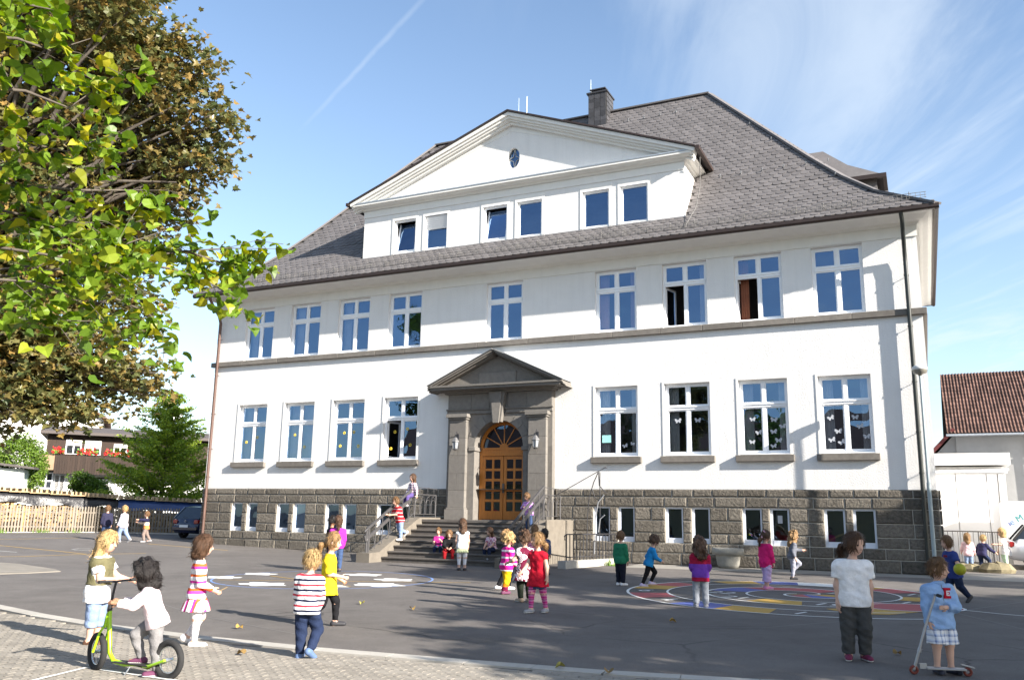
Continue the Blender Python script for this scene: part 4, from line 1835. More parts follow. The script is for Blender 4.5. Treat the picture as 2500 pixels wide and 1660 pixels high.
def paver_base():
    b = MB()
    w, h = PWx / 2 - .004, PWy / 2 - .004
    k = .016
    o_ = [(-w, -h), (-w * .5, -h + k), (0, -h), (w * .5, -h + k), (w, -h), (w - k * .6, 0), (w, h), (w * .5, h + k - .003), (0, h), (-w * .5, h + k - .003), (-w, h), (-w - k * .6, 0)]
    n = len(o_)
    b.add([(x * 1, y * 1, 0) for x, y in o_] + [(x, y, .014) for x, y in o_] + [(x * .975, y * .955, .0165) for x, y in o_],
          [tuple(range(2 * n, 3 * n))] + [(i, (i + 1) % n, (i + 1) % n + n, i + n) for i in range(n)] + [(i + n, (i + 1) % n + n, (i + 1) % n + 2 * n, i + 2 * n) for i in range(n)])
    return b


pb_ = paver_base()
pmesh = pb_.mesh('paver', [M_PAVER])
prot = rad(3)
cp_, sp_ = math.cos(prot), math.sin(prot)
pl_ = []
SC = 1.02
for j in range(-48, 112):
    for i in range(-90, 92):
        u, v = (i + .5 * (j % 2)) * PWx * SC, j * PWy * SC
        x, y = 4.0 + u * cp_ - v * sp_, -23.0 + u * sp_ + v * cp_
        # keep what the camera can see, plus a margin
        rel = Vector((x, y)) - Vector(CAM.xy)
        fwd = rel.dot(Vector((-math.sin(YAW), math.cos(YAW))))
        lat = rel.dot(Vector((math.cos(YAW), math.sin(YAW))))
        if fwd < 2.6 or abs(lat) > fwd * .64 + .8:
            continue
        if y > kerb_y(x) - .33 or y > kerb_y(x + .12) - .33:
            continue
        pl_.append((x, y, rel.length))
pl_.sort(key=lambda q: q[2])
rnd = random.Random(9)
near = [q for q in pl_ if q[2] > 6.2]
for (x, y, d) in near[:300]:
    obj('paver', pmesh, pav, (x, y, zg(y) + .004), (math.atan(SLOPE) + rnd.uniform(-.006, .006), rnd.uniform(-.006, .006), prot + (0 if rnd.random() < .5 else PI)), (SC, SC, 1.0))
rest = near[300:] + [q for q in pl_ if q[2] <= 6.2]
mt = []
for k, (x, y, d) in enumerate(rest):
    mt.append(Matrix.Translation((x, y, zg(y) + .004 + rnd.uniform(-.001, .002))) @ Matrix.Rotation(math.atan(SLOPE) + rnd.uniform(-.006, .006), 4, 'X') @ Matrix.Rotation(prot, 4, 'Z') @ Matrix.Diagonal((SC, SC, 1, 1)))
me = tiled_mesh('paver_field', pb_, mt, M_PAVER)
o = obj('paver_field', me, pav)
o['kind'] = 'stuff'
# white painted angle on the pavers
def sheet2(name, polys, m, dz):
    b = MB()
    for p in polys:
        b.add([(x, y, zg(y) + dz) for x, y in p], [tuple(range(len(p)))])
    return b.build(name, [m], pav)


for ln in PAVELINES:
    sheet2('white_painted_line', strip(ln, .055), P_WHITE, .0275)
# far left paved island
isl = MB()
poly = ISLAND
isl.add([(x, y, zg(y, x) + .02) for x, y in poly] + [(x, y, zg(y, x) - .05) for x, y in poly], [tuple(range(len(poly)))] + [(i, (i + 1) % len(poly), (i + 1) % len(poly) + len(poly), i + len(poly)) for i in range(len(poly))])
isl.build('paved_island', [M_PAVER], ground)

# --- entrance stairs ------------------------------------------------------------
M_STEP = mat('stair_stone', (.10, .09, .082), .85, var=.2, vs_=6, bump=.002, bs=60, island=.08, stain=.4, stain_col=(.18, .165, .15))
M_CHEEK = mat('cheek_wall_stone', (.165, .145, .12), .9, var=.2, vs_=4, bump=.004, bs=40, stain=.4, stain_col=(.15, .14, .125))
stairs = thing('entrance_stairs', 'wide stone entrance stairs with low side walls in front of the portal', 'stairs', (CX, -3, 0))
SX0, SX1 = -2.12, 2.30
SY = -1.75
NR, TR = 8, .35
RH = (LZ + .06) / NR


def spart(name, b, m):
    o = b.build(name, [m], stairs)
    o.matrix_parent_inverse = Matrix.Translation((-CX, 3, 0))
    return o


b = MB()
b.box(SX0, SX1, SY - .04, -.26, LZ - .10, LZ, bev=.012)
spart('landing', b, M_STEP)
for k in range(1, NR):
    b = MB()
    z1 = LZ - k * RH
    y0 = SY - k * TR
    b.box(SX0, SX1, y0 - .035, y0 + TR + .01, z1 - .055, z1, bev=.01)
    b.box(SX0 + .005, SX1 - .005, y0, y0 + TR, z1 - RH - .02, z1 - .055)
    spart('step', b, M_STEP)
b = MB()
b.box(SX0 + .01, SX1 - .01, SY + .001, -.3, -.2, LZ - .10)
spart('stair_core', b, M_STEP)
for sgn, xa, xb in ((-1, SX0 - .50, SX0 - .003), (1, SX1 + .003, SX1 + .52)):
    b = MB()
    ye = SY - NR * TR - .35
    b.prism([(-.06, -.25), (-.06, LZ + .06), (SY - .12, LZ + .06), (SY - .35, LZ - .02), (ye + .55, .26), (ye, .24), (ye, -.25)], xa, xb, axis='x')
    spart('cheek_wall', b, M_CHEEK)
# right landing block and cellar stair parapet
b = MB()
b.box(SX1 + .525, SX1 + .60, -2.35, -.08, -.2, LZ + .05, bev=.02)
spart('side_wall', b, M_CHEEK)


# --- wrought-iron stair railings ---
def railing(name, label, x, top_y, bot_y):
    t = thing(name, label, 'railing', (x, -2.5, 0), group='stair railings')

    def part(nm, bb, m=M_IRON):
        o = bb.build(nm, [m], t)
        o.matrix_parent_inverse = Matrix.Translation((-x, 2.5, 0))
        return o
    zt, zl = LZ + 1.12, LZ + .07
    # flat panel at the landing with two tiers of pointed arches
    y0, y1 = top_y, -.45
    bb = MB()
    bb.tube([(x, y0, zt - .26), (x, y1, zt - .26)], .018, 6)
    bb.tube([(x, y0, zl + .10), (x, y1, zl + .10)], .014, 6)
    part('panel_rail', bb)
    for yy in (y0, y1):
        bb = MB()
        bb.tube([(x, yy, LZ + .02), (x, yy, zt - .26)], .022, 6)
        part('post', bb)
    n = 4
    w = (y1 - y0) / n
    zm = LZ + .52
    bb = MB()
    for k in range(n):
        a, c = y0 + k * w, y0 + (k + 1) * w
        bb.tube([(x, a + .04, zl + .1), (x, a + .04, zm)] + [(x, (a + c) / 2 - (w / 2 - .04) * math.cos(q), zm + .16 * math.sin(q)) for q in np.linspace(0.2, PI - .2, 7)] + [(x, c - .04, zm), (x, c - .04, zl + .1)], .011, 5)
    for k in range(n // 2):
        a, c = y0 + 2 * k * w, y0 + 2 * (k + 1) * w
        m_ = (a + c) / 2
        bb.tube([(x, a + .03, zm + .05), (x, a + (m_ - a) * .3, zm + .22), (x, m_ - .03, zt - .28)], .011, 5)
        bb.tube([(x, c - .03, zm + .05), (x, c - (m_ - a) * .3, zm + .22), (x, m_ + .03, zt - .28)], .011, 5)
        bb.tube([(x, a, zt - .28), (x, a + w * .5, zm + .3), (x, a + w, zt - .5), (x, c - w * .5, zm + .3), (x, c, zt - .28)], .009, 5)
    part('arch_tracery', bb)
    bb = MB()
    bb.tube([(x, y0, zt - .02), (x, y1 - .1, zt - .04), (x, y1 + .02, zt - .06)], .013, 6)
    bb.lathe([(0, -.03), (.03, 0), (0, .03)], (x, y1 + .03, zt - .06), 8)
    for q in (.25, .6, .9):
        yq = y0 + (y1 - y0) * q
        bb.tube([(x, yq, zt - .26), (x + .02, yq - .05, zt - .12), (x, yq - .02, zt - .03)], .009, 5)
    part('upper_rail', bb)
    # broad sloping handrail in two bands
    zb = .98
    d = Vector((0, bot_y - y0, zb - zt))
    for off, hh in ((0, .075), (-.30, .10)):
        bb = MB()
        bb.bar((x, y0, zt + off), (x, bot_y, zb + off), .055, hh)
        part('handrail', bb)
    bb = MB()
    bb.bar((x, y0, zt - .9), (x, bot_y + .3, zb - .60), .03, .03)
    part('lower_rail', bb)
    n = 7
    for k in range(n + 1):
        f = k / n
        yy = y0 + (bot_y + .05 - y0) * f
        zh = zt + (zb - zt) * f
        base = max(LZ + .05 + (yy - SY) * .395, .22)
        base = min(base, LZ + .05)
        bb = MB()
        bb.tube([(x, yy, base), (x, yy + .02, (base + zh) / 2), (x, yy, zh - .02)], .016, 5)
        if k < n:
            y2 = y0 + (bot_y + .05 - y0) * (k + 1) / n
            z2 = zt + (zb - zt) * (k + 1) / n
            bb.tube([(x, yy, base + .12), (x, yy + (y2 - yy) * .35, (base + z2) / 2 + .16), (x, y2, z2 - .32)], .011, 5)
        part('baluster', bb)
    bb = MB()
    bb.tube([(x, bot_y, zb), (x, bot_y - .10, zb - .08), (x, bot_y - .15, zb - .22), (x, bot_y - .10, zb - .36), (x, bot_y, zb - .40), (x, bot_y + .03, zb - .30)], .035, 7)
    bb.tube([(x, bot_y - .02, .22), (x, bot_y - .02, zb)], .028, 7)
    bb.tube([(x, bot_y + .12, .25), (x, bot_y + .12, zb)], .022, 7)
    part('newel_scroll', bb)
    return t


railing('stair_railing', 'grey wrought-iron stair railing with arches left of the entrance steps', SX0 - .24, SY - .15, SY - NR * TR - .18)
railing('stair_railing', 'grey wrought-iron stair railing with arches right of the entrance steps', SX1 + .27, SY - .15, SY - NR * TR - .18)
# tall curved trellis of iron rods beside the cellar stair
tr = thing('iron_trellis', 'tall bent iron rods rising to a point beside the cellar stair railing', 'trellis', (3.8, -1, 0))


def tpart(nm, bb, m):
    o = bb.build(nm, [m], tr)
    o.matrix_parent_inverse = Matrix.Translation((-3.8, 1, 0))


b = MB()
b.tube([(2.7, -1.05, 2.2), (4.36, -1.0, 3.08), (4.46, -1.0, 3.08)], .013, 6)
b.lathe([(0, -.035), (.035, 0), (0, .035)], (4.40, -1.0, 3.1), 8)
tpart('slanting_rod', b, M_IRON)
for pts in ([(4.15, -1, 2.95), (3.98, -1, 2.6), (3.82, -1, 2.1), (3.76, -1, 1.5), (3.74, -1, .35)], [(4.15, -1, 2.95), (4.18, -1, 2.5), (4.42, -1, 2.25)],
            [(3.92, -1, 2.4), (4.02, -1, 2.12), (4.2, -1, 2.0)], [(4.2, -1, 2.95), (4.2, -1, 1.7), (4.17, -1, .3)]):
    b = MB()
    b.tube(pts, .016, 6)
    tpart('bent_rod', b, M_IROND)
for pts in ([(4.36, -1.05, 2.2), (4.15, -1.05, 1.95), (4.05, -1.05, 1.4), (4.02, -1.05, .3)], [(4.38, -1.05, 1.55), (4.22, -1.05, 1.42), (4.16, -1.05, 1.0)]):
    b = MB()
    b.tube(pts, .02, 6)
    tpart('bent_rod', b, mat('light_grey_paint', (.24, .25, .27), .5))
# cellar stair railing on a low kerb
cr_ = thing('cellar_railing', 'black iron bar railing on a low concrete kerb right of the stairs', 'railing', (4.1, -3, 0))


def cpart(nm, bb, m):
    o = bb.build(nm, [m], cr_)
    o.matrix_parent_inverse = Matrix.Translation((-4.1, 3, 0))


P0, P1 = Vector((4.05, -3.6, 0)), Vector((4.62, -.75, 0))
b = MB()
dd = (P1 - P0).normalized()
nn_ = Vector((-dd.y, dd.x, 0)) * .14
b.obox(P0 - nn_ - dd * .25 + Vector((0, 0, -.2)), (P1 - P0) + dd * .6, nn_ * 2, (0, 0, .38))
cpart('kerb', b, M_KERB)
b = MB()
b.tube([P0 + Vector((0, 0, .95)), P1 + Vector((0, 0, .95))], .02, 6)
b.tube([P0 + Vector((0, 0, .95)), P0 - dd * .1 + Vector((0, 0, .9)), P0 - dd * .08 + Vector((0, 0, .78))], .02, 6)
b.tube([P0 + Vector((0, 0, .28)), P1 + Vector((0, 0, .28))], .014, 6)
cpart('rail', b, M_IROND)
n = 15
for k in range(n + 1):
    p = P0 + (P1 - P0) * k / n
    b = MB()
    b.tube([p + Vector((0, 0, .17)), p + Vector((0, 0, .95))], .016, 5)
    cpart('bar', b, M_IROND)
# stone planter trough by the wall
pt = thing('stone_planter', 'round-bottomed pale stone trough standing against the plinth', 'planter', (8.25, -.62, 0))
b = MB()
b.lathe([(0, 0), (.30, 0), (.36, .1), (.40, .34), (.41, .40), (.52, .41), (.52, .60), (.46, .61), (.42, .52), (0, .50)], (0, 0, 0), 20, sx=.95, sy=.62)
b.build('trough', [mat('weathered_trough', (.28, .27, .24), .92, var=.25, vs_=5, bump=.005, bs=40, stain=.5, stain_col=(.12, .12, .1))], pt)
# lanterns beside the door
for sgn, lab in ((-1, 'left'), (1, 'right')):
    a = pcx + sgn * 1.60
    t = thing('wall_lantern', 'dark iron wall lantern on the %s pilaster of the portal' % lab, 'lantern', (a + .03, -.43, 3.85), group='portal lanterns')
    b = MB()
    b.box(-.04, .04, -.03, -.002, .0, .55)
    b.tube([(0, -.02, .5), (0, -.13, .62), (0, -.2, .52), (0, -.2, .42)], .014, 6)
    b.build('bracket', [M_IROND], t)
    b = MB()
    b.lathe([(.0, .42), (.05, .40), (.15, .26), (.155, .24)], (0, -.2, 0), 6, smooth=False)
    b.lathe([(.10, .0), (.115, -.02), (.05, -.06), (0, -.06)], (0, -.2, 0), 6, smooth=False)
    for k in range(6):
        q = PI / 3 * k
        b.tube([(.135 * math.cos(q), -.2 + .135 * math.sin(q), .24), (.10 * math.cos(q), -.2 + .10 * math.sin(q), 0)], .009, 4)
    b.build('hood', [mat('grey_lantern_metal', (.16, .16, .165), .5, metal=.3)], t)
    b = MB()
    b.lathe([(.12, .23), (.092, .01)], (0, -.2, 0), 6, smooth=False)
    b.build('lantern_glass', [mat('grey_lantern_glass', (.30, .32, .34), .2, spec=.6)], t)
# street lamp near the right corner
t = thing('street_lamp', 'slim grey street lamp with flat mushroom head at the right building corner', 'street lamp', (14.02, -.95, zg(-.95)))
b = MB()
b.tube([(0, 0, 0), (0, 0, 2.6)], .058, 10)
b.tube([(0, 0, 2.6), (0, 0, 5.75)], [.045, .036], 10)
b.tube([(0, 0, 0), (0, 0, .05)], .09, 10)
b.build('pole', [mat('grey_green_lamp_pole', (.28, .34, .36), .5, var=.1, spec=.5)], t)
b = MB()
b.lathe([(0, 5.98), (.12, 5.97), (.20, 5.92), (.215, 5.84), (.20, 5.83)], (0, 0, 0), 18)
b.build('lamp_hood', [mat('pale_lamp_hood', (.55, .56, .55), .5)], t)
b = MB()
b.lathe([(.205, 5.835), (.18, 5.74), (.06, 5.70), (.04, 5.66)], (0, 0, 0), 18)
b.build('lamp_shade', [mat('smoky_lamp_glass', (.22, .21, .18), .25, spec=.6)], t)
# ================================================================ neighbours
M_WHITEH = mat('white_house_render', (.68, .67, .65), .9, var=.04, vs_=1, bump=.002, bs=30)
M_GREYR = mat('grey_house_render', (.40, .40, .40), .95, var=.12, vs_=1.2, bump=.006, bs=20, stain=.3, stain_col=(.3, .29, .28))
M_DARKW = mat('dark_stained_boards', (.035, .022, .016), .7, var=.35, vs_=3, stretch=(9, 9, .5), island=.2)
M_TILE = mat('red_brown_roof_tile', (.115, .066, .052), .85, var=.25, vs_=5, island=.3, stain=.3, stain_col=(.09, .075, .06))
M_PICKET = mat('weathered_picket', (.22, .19, .155), .9, var=.25, vs_=5, stretch=(8, 8, 1), island=.2)
M_PANE = mat('dark_far_pane', (.03, .035, .045), .08, spec=.7)
M_LOG = mat('split_log_end', (.31, .21, .10), .9, var=.35, vs_=12, island=.3)
M_TARP = mat('black_tarpaulin', (.02, .02, .024), .35, var=.2, vs_=3, bump=.05, bs=3, spec=.6)
M_BLUET = mat('blue_tarpaulin', (.03, .07, .22), .4, var=.2, vs_=3, bump=.04, bs=3, spec=.5)
M_PALE = mat('fresh_board', (.42, .31, .18), .85, var=.2, vs_=6, island=.25)
M_RED = mat('red_geranium', (.55, .03, .03), .6, island=.3)
ROT = math.atan2(.76, .65)


# --- picket fence: two runs
def fence(p0, p1, label, h=1.2, zb=.14):
    p0, p1 = Vector(p0), Vector(p1)
    d = p1 - p0
    L0 = d.length
    t = thing('picket_fence', label, 'fence', p0, math.atan2(d.y, d.x), 'picket fences along the far yard edge')
    b = MB()
    b.box(0, L0, .03, .06, zb + .22, zb + .29)
    b.box(0, L0, .03, .06, zb + h - .30, zb + h - .23)
    b.build('rail', [M_PICKET], t)
    b = MB()
    b.box(0, L0, -.05, .12, -.1, zb + .02)
    b.build('concrete_base', [M_KERB], t)
    n = int(L0 / .135)
    w = .075
    m = MB()
    m.prism([(-w / 2, 0), (w / 2, 0), (w / 2, h - .04), (0, h), (-w / 2, h - .04)], -.0, .022)
    me = m.mesh('picket', [M_PICKET])
    rr = random.Random(int(L0 * 10))
    for k in range(n):
        obj('picket', me, t, (k * .135 + .05, rr.uniform(-.004, .004), zb + .04 + rr.uniform(-.02, .02)), (0, rr.uniform(-.012, .012), 0))
    k = 0
    x = 1.2
    while x < L0:
        b = MB()
        b.box(x - .05, x + .05, .061, .16, 0, zb + h - .05)
        b.build('post', [M_PICKET if k % 2 else mat('yellow_new_post', (.55, .36, .1), .8, var=.15)], t)
        x += 2.35
        k += 1
    return t


fence((-25.9, -6.6, .22), (-23.22, 2.54, .22), 'sunlit weathered picket fence in front of the stacked firewood')
fence((-23.22, 2.56, .2), (-17.0, 8.5, .2), 'shaded picket fence running behind the parked dark car')


def woodstack(p0, p1, label, tarp, h0, h1, name='firewood_stack'):
    p0, p1 = Vector(p0), Vector(p1)
    d = p1 - p0
    L0 = d.length
    t = thing(name, label, 'firewood', p0, math.atan2(d.y, d.x), 'firewood stacks behind the fence')
    rr = random.Random(int(L0 * 7))
    vv, ff = [], []
    b = MB()
    x = 0
    while x < L0:
        zt = (h0 + (h1 - h0) * x / L0) - .55 + .12 * math.sin(x * 1.7)
        z = .15
        while z < zt:
            r = rr.uniform(.075, .13)
            k = rr.choice((3, 4, 5))
            a0 = rr.uniform(0, 6)
            cx_, cz_ = x + rr.uniform(-.04, .04), z + rr.uniform(-.04, .04)
            y0 = rr.uniform(-.06, .06)
            ring = [(cx_ + r * math.cos(a0 + 2 * PI * q / k) * 1.1, cz_ + r * math.sin(a0 + 2 * PI * q / k)) for q in range(k)]
            b.prism(ring, y0, y0 + .35)
            z += .17
        x += .19
    o = b.build('split_logs', [M_LOG], t)
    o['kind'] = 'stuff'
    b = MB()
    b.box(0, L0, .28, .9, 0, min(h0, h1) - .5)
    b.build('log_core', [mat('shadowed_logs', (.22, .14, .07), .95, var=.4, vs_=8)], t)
    # sagging tarpaulin
    b = MB()
    n = 40
    g = []
    for i in range(n + 1):
        x = L0 * i / n
        zt = h0 + (h1 - h0) * i / n
        sag = .12 * abs(math.sin(x * 1.3)) + .06 * math.sin(x * 3.1)
        g += [(x, -.16 + .05 * math.sin(x * 5), zt - .50 - sag), (x, -.13 + .05 * math.sin(x * 3 + 1), zt - .3), (x, -.05, zt - .1), (x, .9, zt - .05)]
    b.add(g, [(4 * i + j, 4 * i + 4 + j, 4 * i + 5 + j, 4 * i + 1 + j) for i in range(n) for j in range(3)], 0, True)
    b.build('tarpaulin', [tarp], t)
    # cover of short boards with battens showing their ends
    x = 0
    k = 0
    while x < L0 - .1:
        zt = h0 + (h1 - h0) * x / L0
        w = rr.uniform(.7, 1.0)
        b = MB()
        b.box(x, min(x + w - .02, L0), -.25, .95, zt - .08, zt - .04)
        q = x + .03
        while q < min(x + w, L0) - .12:
            b.box(q, q + rr.uniform(.07, .13), -.24 + rr.uniform(-.03, .03), .5, zt - .039, zt + .12)
            q += rr.uniform(.19, .28)
        b.build('cover_board', [M_PALE], t)
        x += w
        k += 1
    return t


woodstack((-27.3, -5.6, .22), (-24.4, 4.4, .22), 'long firewood stack under black tarpaulin and pale boards', M_TARP, 2.26, 1.87)
woodstack((-24.4, 4.45, .22), (-17.6, 10.4, .22), 'shaded firewood stack under blue tarpaulin beside the green tree', M_BLUET, 1.86, 1.62)


# --- house with dark timber balcony
def window_of(parent, x0, x1, z0, z1, y=-.03, shut=0., mull=1):
    b = MB()
    b.box(x0, x1, y, y + .06, z0, z0 + .09)
    b.box(x0, x1, y, y + .06, z1 - .09, z1)
    b.box(x0, x0 + .09, y, y + .06, z0 + .09, z1 - .09)
    b.box(x1 - .09, x1, y, y + .06, z0 + .09, z1 - .09)
    for k in range(mull):
        xm = x0 + (x1 - x0) * (k + 1) / (mull + 1)
        b.box(xm - .045, xm + .045, y, y + .06, z0 + .09, z1 - .09)
    w = b.build('window', [M_FRAME], parent)
    b = MB()
    b.add([(x0 + .09, y + .04, z0 + .09), (x1 - .09, y + .04, z0 + .09), (x1 - .09, y + .04, z1 - .09), (x0 + .09, y + .04, z1 - .09)], [(0, 1, 2, 3)])
    b.build('pane', [M_PANE], w)
    if shut:
        b = MB()
        b.box(x0, x1, y - .03, y + .03 - .035, z1 - shut, z1)
        b.build('roller_shutter', [mat('pale_shutter', (.62, .60, .56), .7)], w)
    return w


h1 = thing('timber_clad_house', 'house with dark timber upper floor, balcony flower boxes and white ground floor', 'house', (-46.6, 16.0, 0), ROT)
b = MB()
b.box(.3, 12, 1.0, 8, 0, 4.3)
b.build('wall', [M_WHITEH], h1)
b = MB()
b.box(.2, 12.2, .9, 8.2, 4.31, 7.1)
b.build('upper_wall', [M_DARKW], h1)
b = MB()
b.prism([(.1, 7.12), (8.9, 7.12), (8.9, 7.3), (4.6, 8.1), (.1, 7.34)], -.3, 12.8, axis='x')
b.build('roof', [mat('dark_roof_edge', (.10, .085, .08), .8)], h1)
bal = MB()
bal.box(.94, 11.8, -.15, .899, 4.20, 4.32)
balc = bal.build('balcony', [M_DARKW], h1)
x = .94
while x < 11.75:
    b = MB()
    b.box(x, x + .165, -.17, -.13, 4.1, 5.52)
    b.build('board', [M_DARKW], balc)
    x += .175
b = MB()
b.box(.9, 11.85, -.2, -.08, 5.521, 5.6)
b.build('balcony_rail', [M_DARKW], balc)
window_of(h1, 1.5, 2.62, 5.6, 6.77, .86, .45)
window_of(h1, 2.83, 4.0, 5.6, 6.77, .86, .62)
window_of(h1, 4.9, 5.9, 5.6, 6.6, .86, .3)
window_of(h1, 3.5, 4.9, 2.72, 3.8, .96, 0, 1)
window_of(h1, .95, 1.75, 2.3, 4.1, .96, 0, 1)
b = MB()
b.box(3.35, 5.05, .93, .958, 3.82, 3.92)
b.box(3.35, 3.45, .93, .958, 2.62, 3.82)
b.build('dark_surround', [M_DARKW], h1)
# bright glazed door wing
b = MB()
b.box(-1.0, .28, .9, 3, 0, 4.35)
b.build('porch_wall', [M_WHITEH], h1)
dw = MB()
for k in range(3):
    dw.box(-.05 + .45 * k * .95, .05 + .45 * k * .95, .80, .895, 2.4, 4.2)
for z in (2.4, 2.95, 3.5, 4.1):
    dw.box(.055, .86, .82, .894, z, z + .09)
dwo = dw.build('glazed_door', [M_FRAME], h1)
b = MB()
b.box(-.04, .9, .896, .8985, 2.4, 4.2)
b.build('pane', [M_PANE], dwo)
b = MB()
b.box(-.35, .93, -.1, .85, 4.36, 5.5)
b.build('side_balcony', [mat('pale_brown_board', (.28, .19, .12), .8, var=.2, vs_=4)], h1)
# flower boxes: little leaf faces
for (x0, x1) in ((.7, 1.5), (2.4, 3.8), (4.3, 6.6)):
    b = MB()
    rr = random.Random(int(x0 * 10))
    for k in range(150):
        x, z, y = rr.uniform(x0, x1), 5.6 + abs(rr.gauss(.15, .16)), rr.uniform(-.35, -.1)
        s = rr.uniform(.06, .12)
        n = Vector((rr.gauss(0, 1), rr.gauss(-1, 1), rr.gauss(.5, 1))).normalized()
        u = n.orthogonal().normalized() * s
        v = n.cross(u)
        c = Vector((x, y, z))
        b.add([c - u, c - v, c + u, c + v], [(0, 1, 2, 3)], 0 if rr.random() < .55 else 1)
    o = b.build('flower_box', [M_RED, mat('geranium_leaf', (.10, .20, .03), .6, island=.3)], h1)
b = MB()
b.tube([(6.2, 1.5, 7.3), (6.2, 1.5, 10.2)], .03, 5)
b.build('antenna_mast', [M_ZINC], h1)
b = MB()
b.lathe([(0, 0), (.3, .03), (.48, .12), (.5, .16)], (0, 0, 0), 14)
dish = b.build('satellite_dish', [mat('white_dish', (.8, .8, .8), .5)], h1)
dish.location = (9.3, .7, 9.0)
dish.rotation_euler = (rad(75), 0, 0)
b = MB()
b.tube([(9.3, .9, 7.4), (9.3, .9, 9.0)], .03, 5)
b.build('dish_mast', [M_ZINC], h1)
# white gabled house far left
h2 = thing('white_gabled_house', 'tall white house with pitched roof behind the dark red maple', 'house', (-63.0, 17.0, 0), ROT)
b = MB()
b.box(-3, 13.6, 0, 10, 0, 9.6)
b.prism([(-3, 9.6), (13.6, 9.6), (6, 14.2)], .0, 10)
b.build('wall', [M_WHITEH], h2)
b = MB()
for (p, q) in (((-3.6, 9.3), (6, 14.25)), ((14.2, 9.3), (6, 14.25))):
    d = Vector((q[0] - p[0], 0, q[1] - p[1]))
    b.obox((p[0], -.5, p[1]), d, (0, 11, 0), (0, 0, .25))
b.build('roof', [mat('brown_house_roof', (.16, .10, .075), .85, var=.2)], h2)
window_of(h2, 4.6, 5.7, 8.0, 9.4)
window_of(h2, .8, 1.9, 6.0, 7.4)
window_of(h2, 4.6, 5.7, 4.6, 6.0)
b = MB()
b.box(-3.2, 13.8, -.12, 0, 7.3, 7.5)
b.build('string_band', [M_WHITEH], h2)
# low white-green shed
h3 = thing('low_garden_shed', 'low white shed with thin dark roof edge behind the fence', 'shed', (-37.6, 6.2, 0), ROT)
b = MB()
b.box(-5, 1.75, 0, 4, 0, 3.85)
b.build('wall', [mat('pale_green_white_render', (.72, .78, .70), .9)], h3)
b = MB()
b.add([(-5.3, -.5, 4.75), (2.3, -.5, 3.95), (2.3, 4.3, 4.1), (-5.3, 4.3, 4.9), (-5.3, -.5, 4.6), (2.3, -.5, 3.82), (2.3, 4.3, 3.97), (-5.3, 4.3, 4.75)],
      [(0, 1, 2, 3), (4, 7, 6, 5), (0, 4, 5, 1), (1, 5, 6, 2), (2, 6, 7, 3), (3, 7, 4, 0)])
b.build('roof', [mat('dark_shed_roof', (.09, .08, .075), .8)], h3)
b = MB()
for i in range(3):
    for k in range(4):
        b.box(-2.1 + i * .32, -1.85 + i * .32, -.02, .0, 2.55 + k * .3, 2.8 + k * .3)
b.build('glass_block_window', [M_PANE], h3)

# --- right side: tiled house, garage, van, railing
h4 = thing('tiled_farmhouse', 'grey rendered house with corrugated red-brown tile roof behind the garage', 'house', (15.3, 17.7, 0))
b = MB()
b.box(.1, 12, .15, 8, 0, 5.75)
b.prism([(-2.2, 3.2), (.1, 5.7), (.1, 3.2)], .3, 7)
b.box(-2.2, .099, .3, 7, 0, 3.2)
b.build('wall', [M_GREYR], h4)
b = MB()
b.add([(-.25, -.45, 5.62), (12.2, -.45, 5.62), (12.2, 4.3, 9.0), (-.25, 4.3, 9.0)], [(0, 1, 2, 3)])
b.add([(-.25, 4.3, 9.0), (12.2, 4.3, 9.0), (12.2, 9, 5.6), (-.25, 9, 5.6)], [(0, 1, 2, 3)])
b.add([(-2.6, -.3, 2.95), (-2.6, 7.2, 2.95), (.0, 7.2, 5.75), (.0, -.3, 5.75)], [(0, 1, 2, 3)])
rf4 = b.build('roof', [M_ROOFB], h4)
m = MB()
tw, tl = .30, .42
pr = []
for k in range(9):
    x = -tw / 2 + tw * k / 8
    pr.append((x, .03 + .028 * math.cos(4 * PI * k / 8)))
n = len(pr)
m.add([(x, 0, z) for x, z in pr] + [(x, tl, z - .022) for x, z in pr] + [(x, 0, z - .02) for x, z in pr], [(k, k + 1, k + 1 + n, k + n) for k in range(n - 1)] + [(k, k + 2 * n, k + 1 + 2 * n, k + 1) for k in range(n - 1)], 0, False)
tme = m.mesh('roof_tile', [M_TILE])
sl4 = math.atan2(9.0 - 5.62, 4.75)
Ls = math.hypot(4.75, 3.38)
rr = random.Random(4)
nr_ = int(Ls / .385)
for j in range(nr_ + 1):
    for i in range(14):
        x = -.25 + tw / 2 + i * (tw - .003)
        s_ = j * .385
        obj('roof_tile', tme, rf4, (x, -.47 + s_ * math.cos(sl4), 5.63 + s_ * math.sin(sl4) + .01), (sl4 + rr.uniform(-.01, .02), rr.uniform(-.02, .02), 0))
b = MB()
b.tube([(-.3, -.52, 5.55), (12.3, -.52, 5.55)], .06, 8)
b.tube([(2.95, -.4, 5.5), (2.95, .05, 5.2), (2.95, .08, 0)], .05, 8)
b.build('gutter', [M_ZINC], h4)
b = MB()
b.bar((-2.7, -.36, 2.9), (.05, -.36, 5.86), .04, .16)
b.build('barge_board', [mat('dark_red_barge', (.12, .03, .03), .7)], h4)
gr = thing('white_garage', 'white flat-roofed garage with wide panelled door beside the school', 'garage', (12.6, 9.6, 0))
b = MB()
b.box(0, 4.1, .25, 7, 0, 3.65)
b.build('wall', [M_WHITEH], gr)
b = MB()
b.box(-.2, 4.32, -.15, 7.2, 3.70, 4.15)
b.build('roof_fascia', [mat('grey_white_fascia', (.62, .62, .62), .8, var=.05)], gr)
b = MB()
b.box(0, 4.2, .05, .24, 3.40, 3.48)
b.tube([(-.1, .0, 3.42), (4.25, .0, 3.52)], .05, 8)
b.build('gutter', [M_FRAME], gr)
xs = [.05, 1.2, 2.42, 3.48, 3.86]
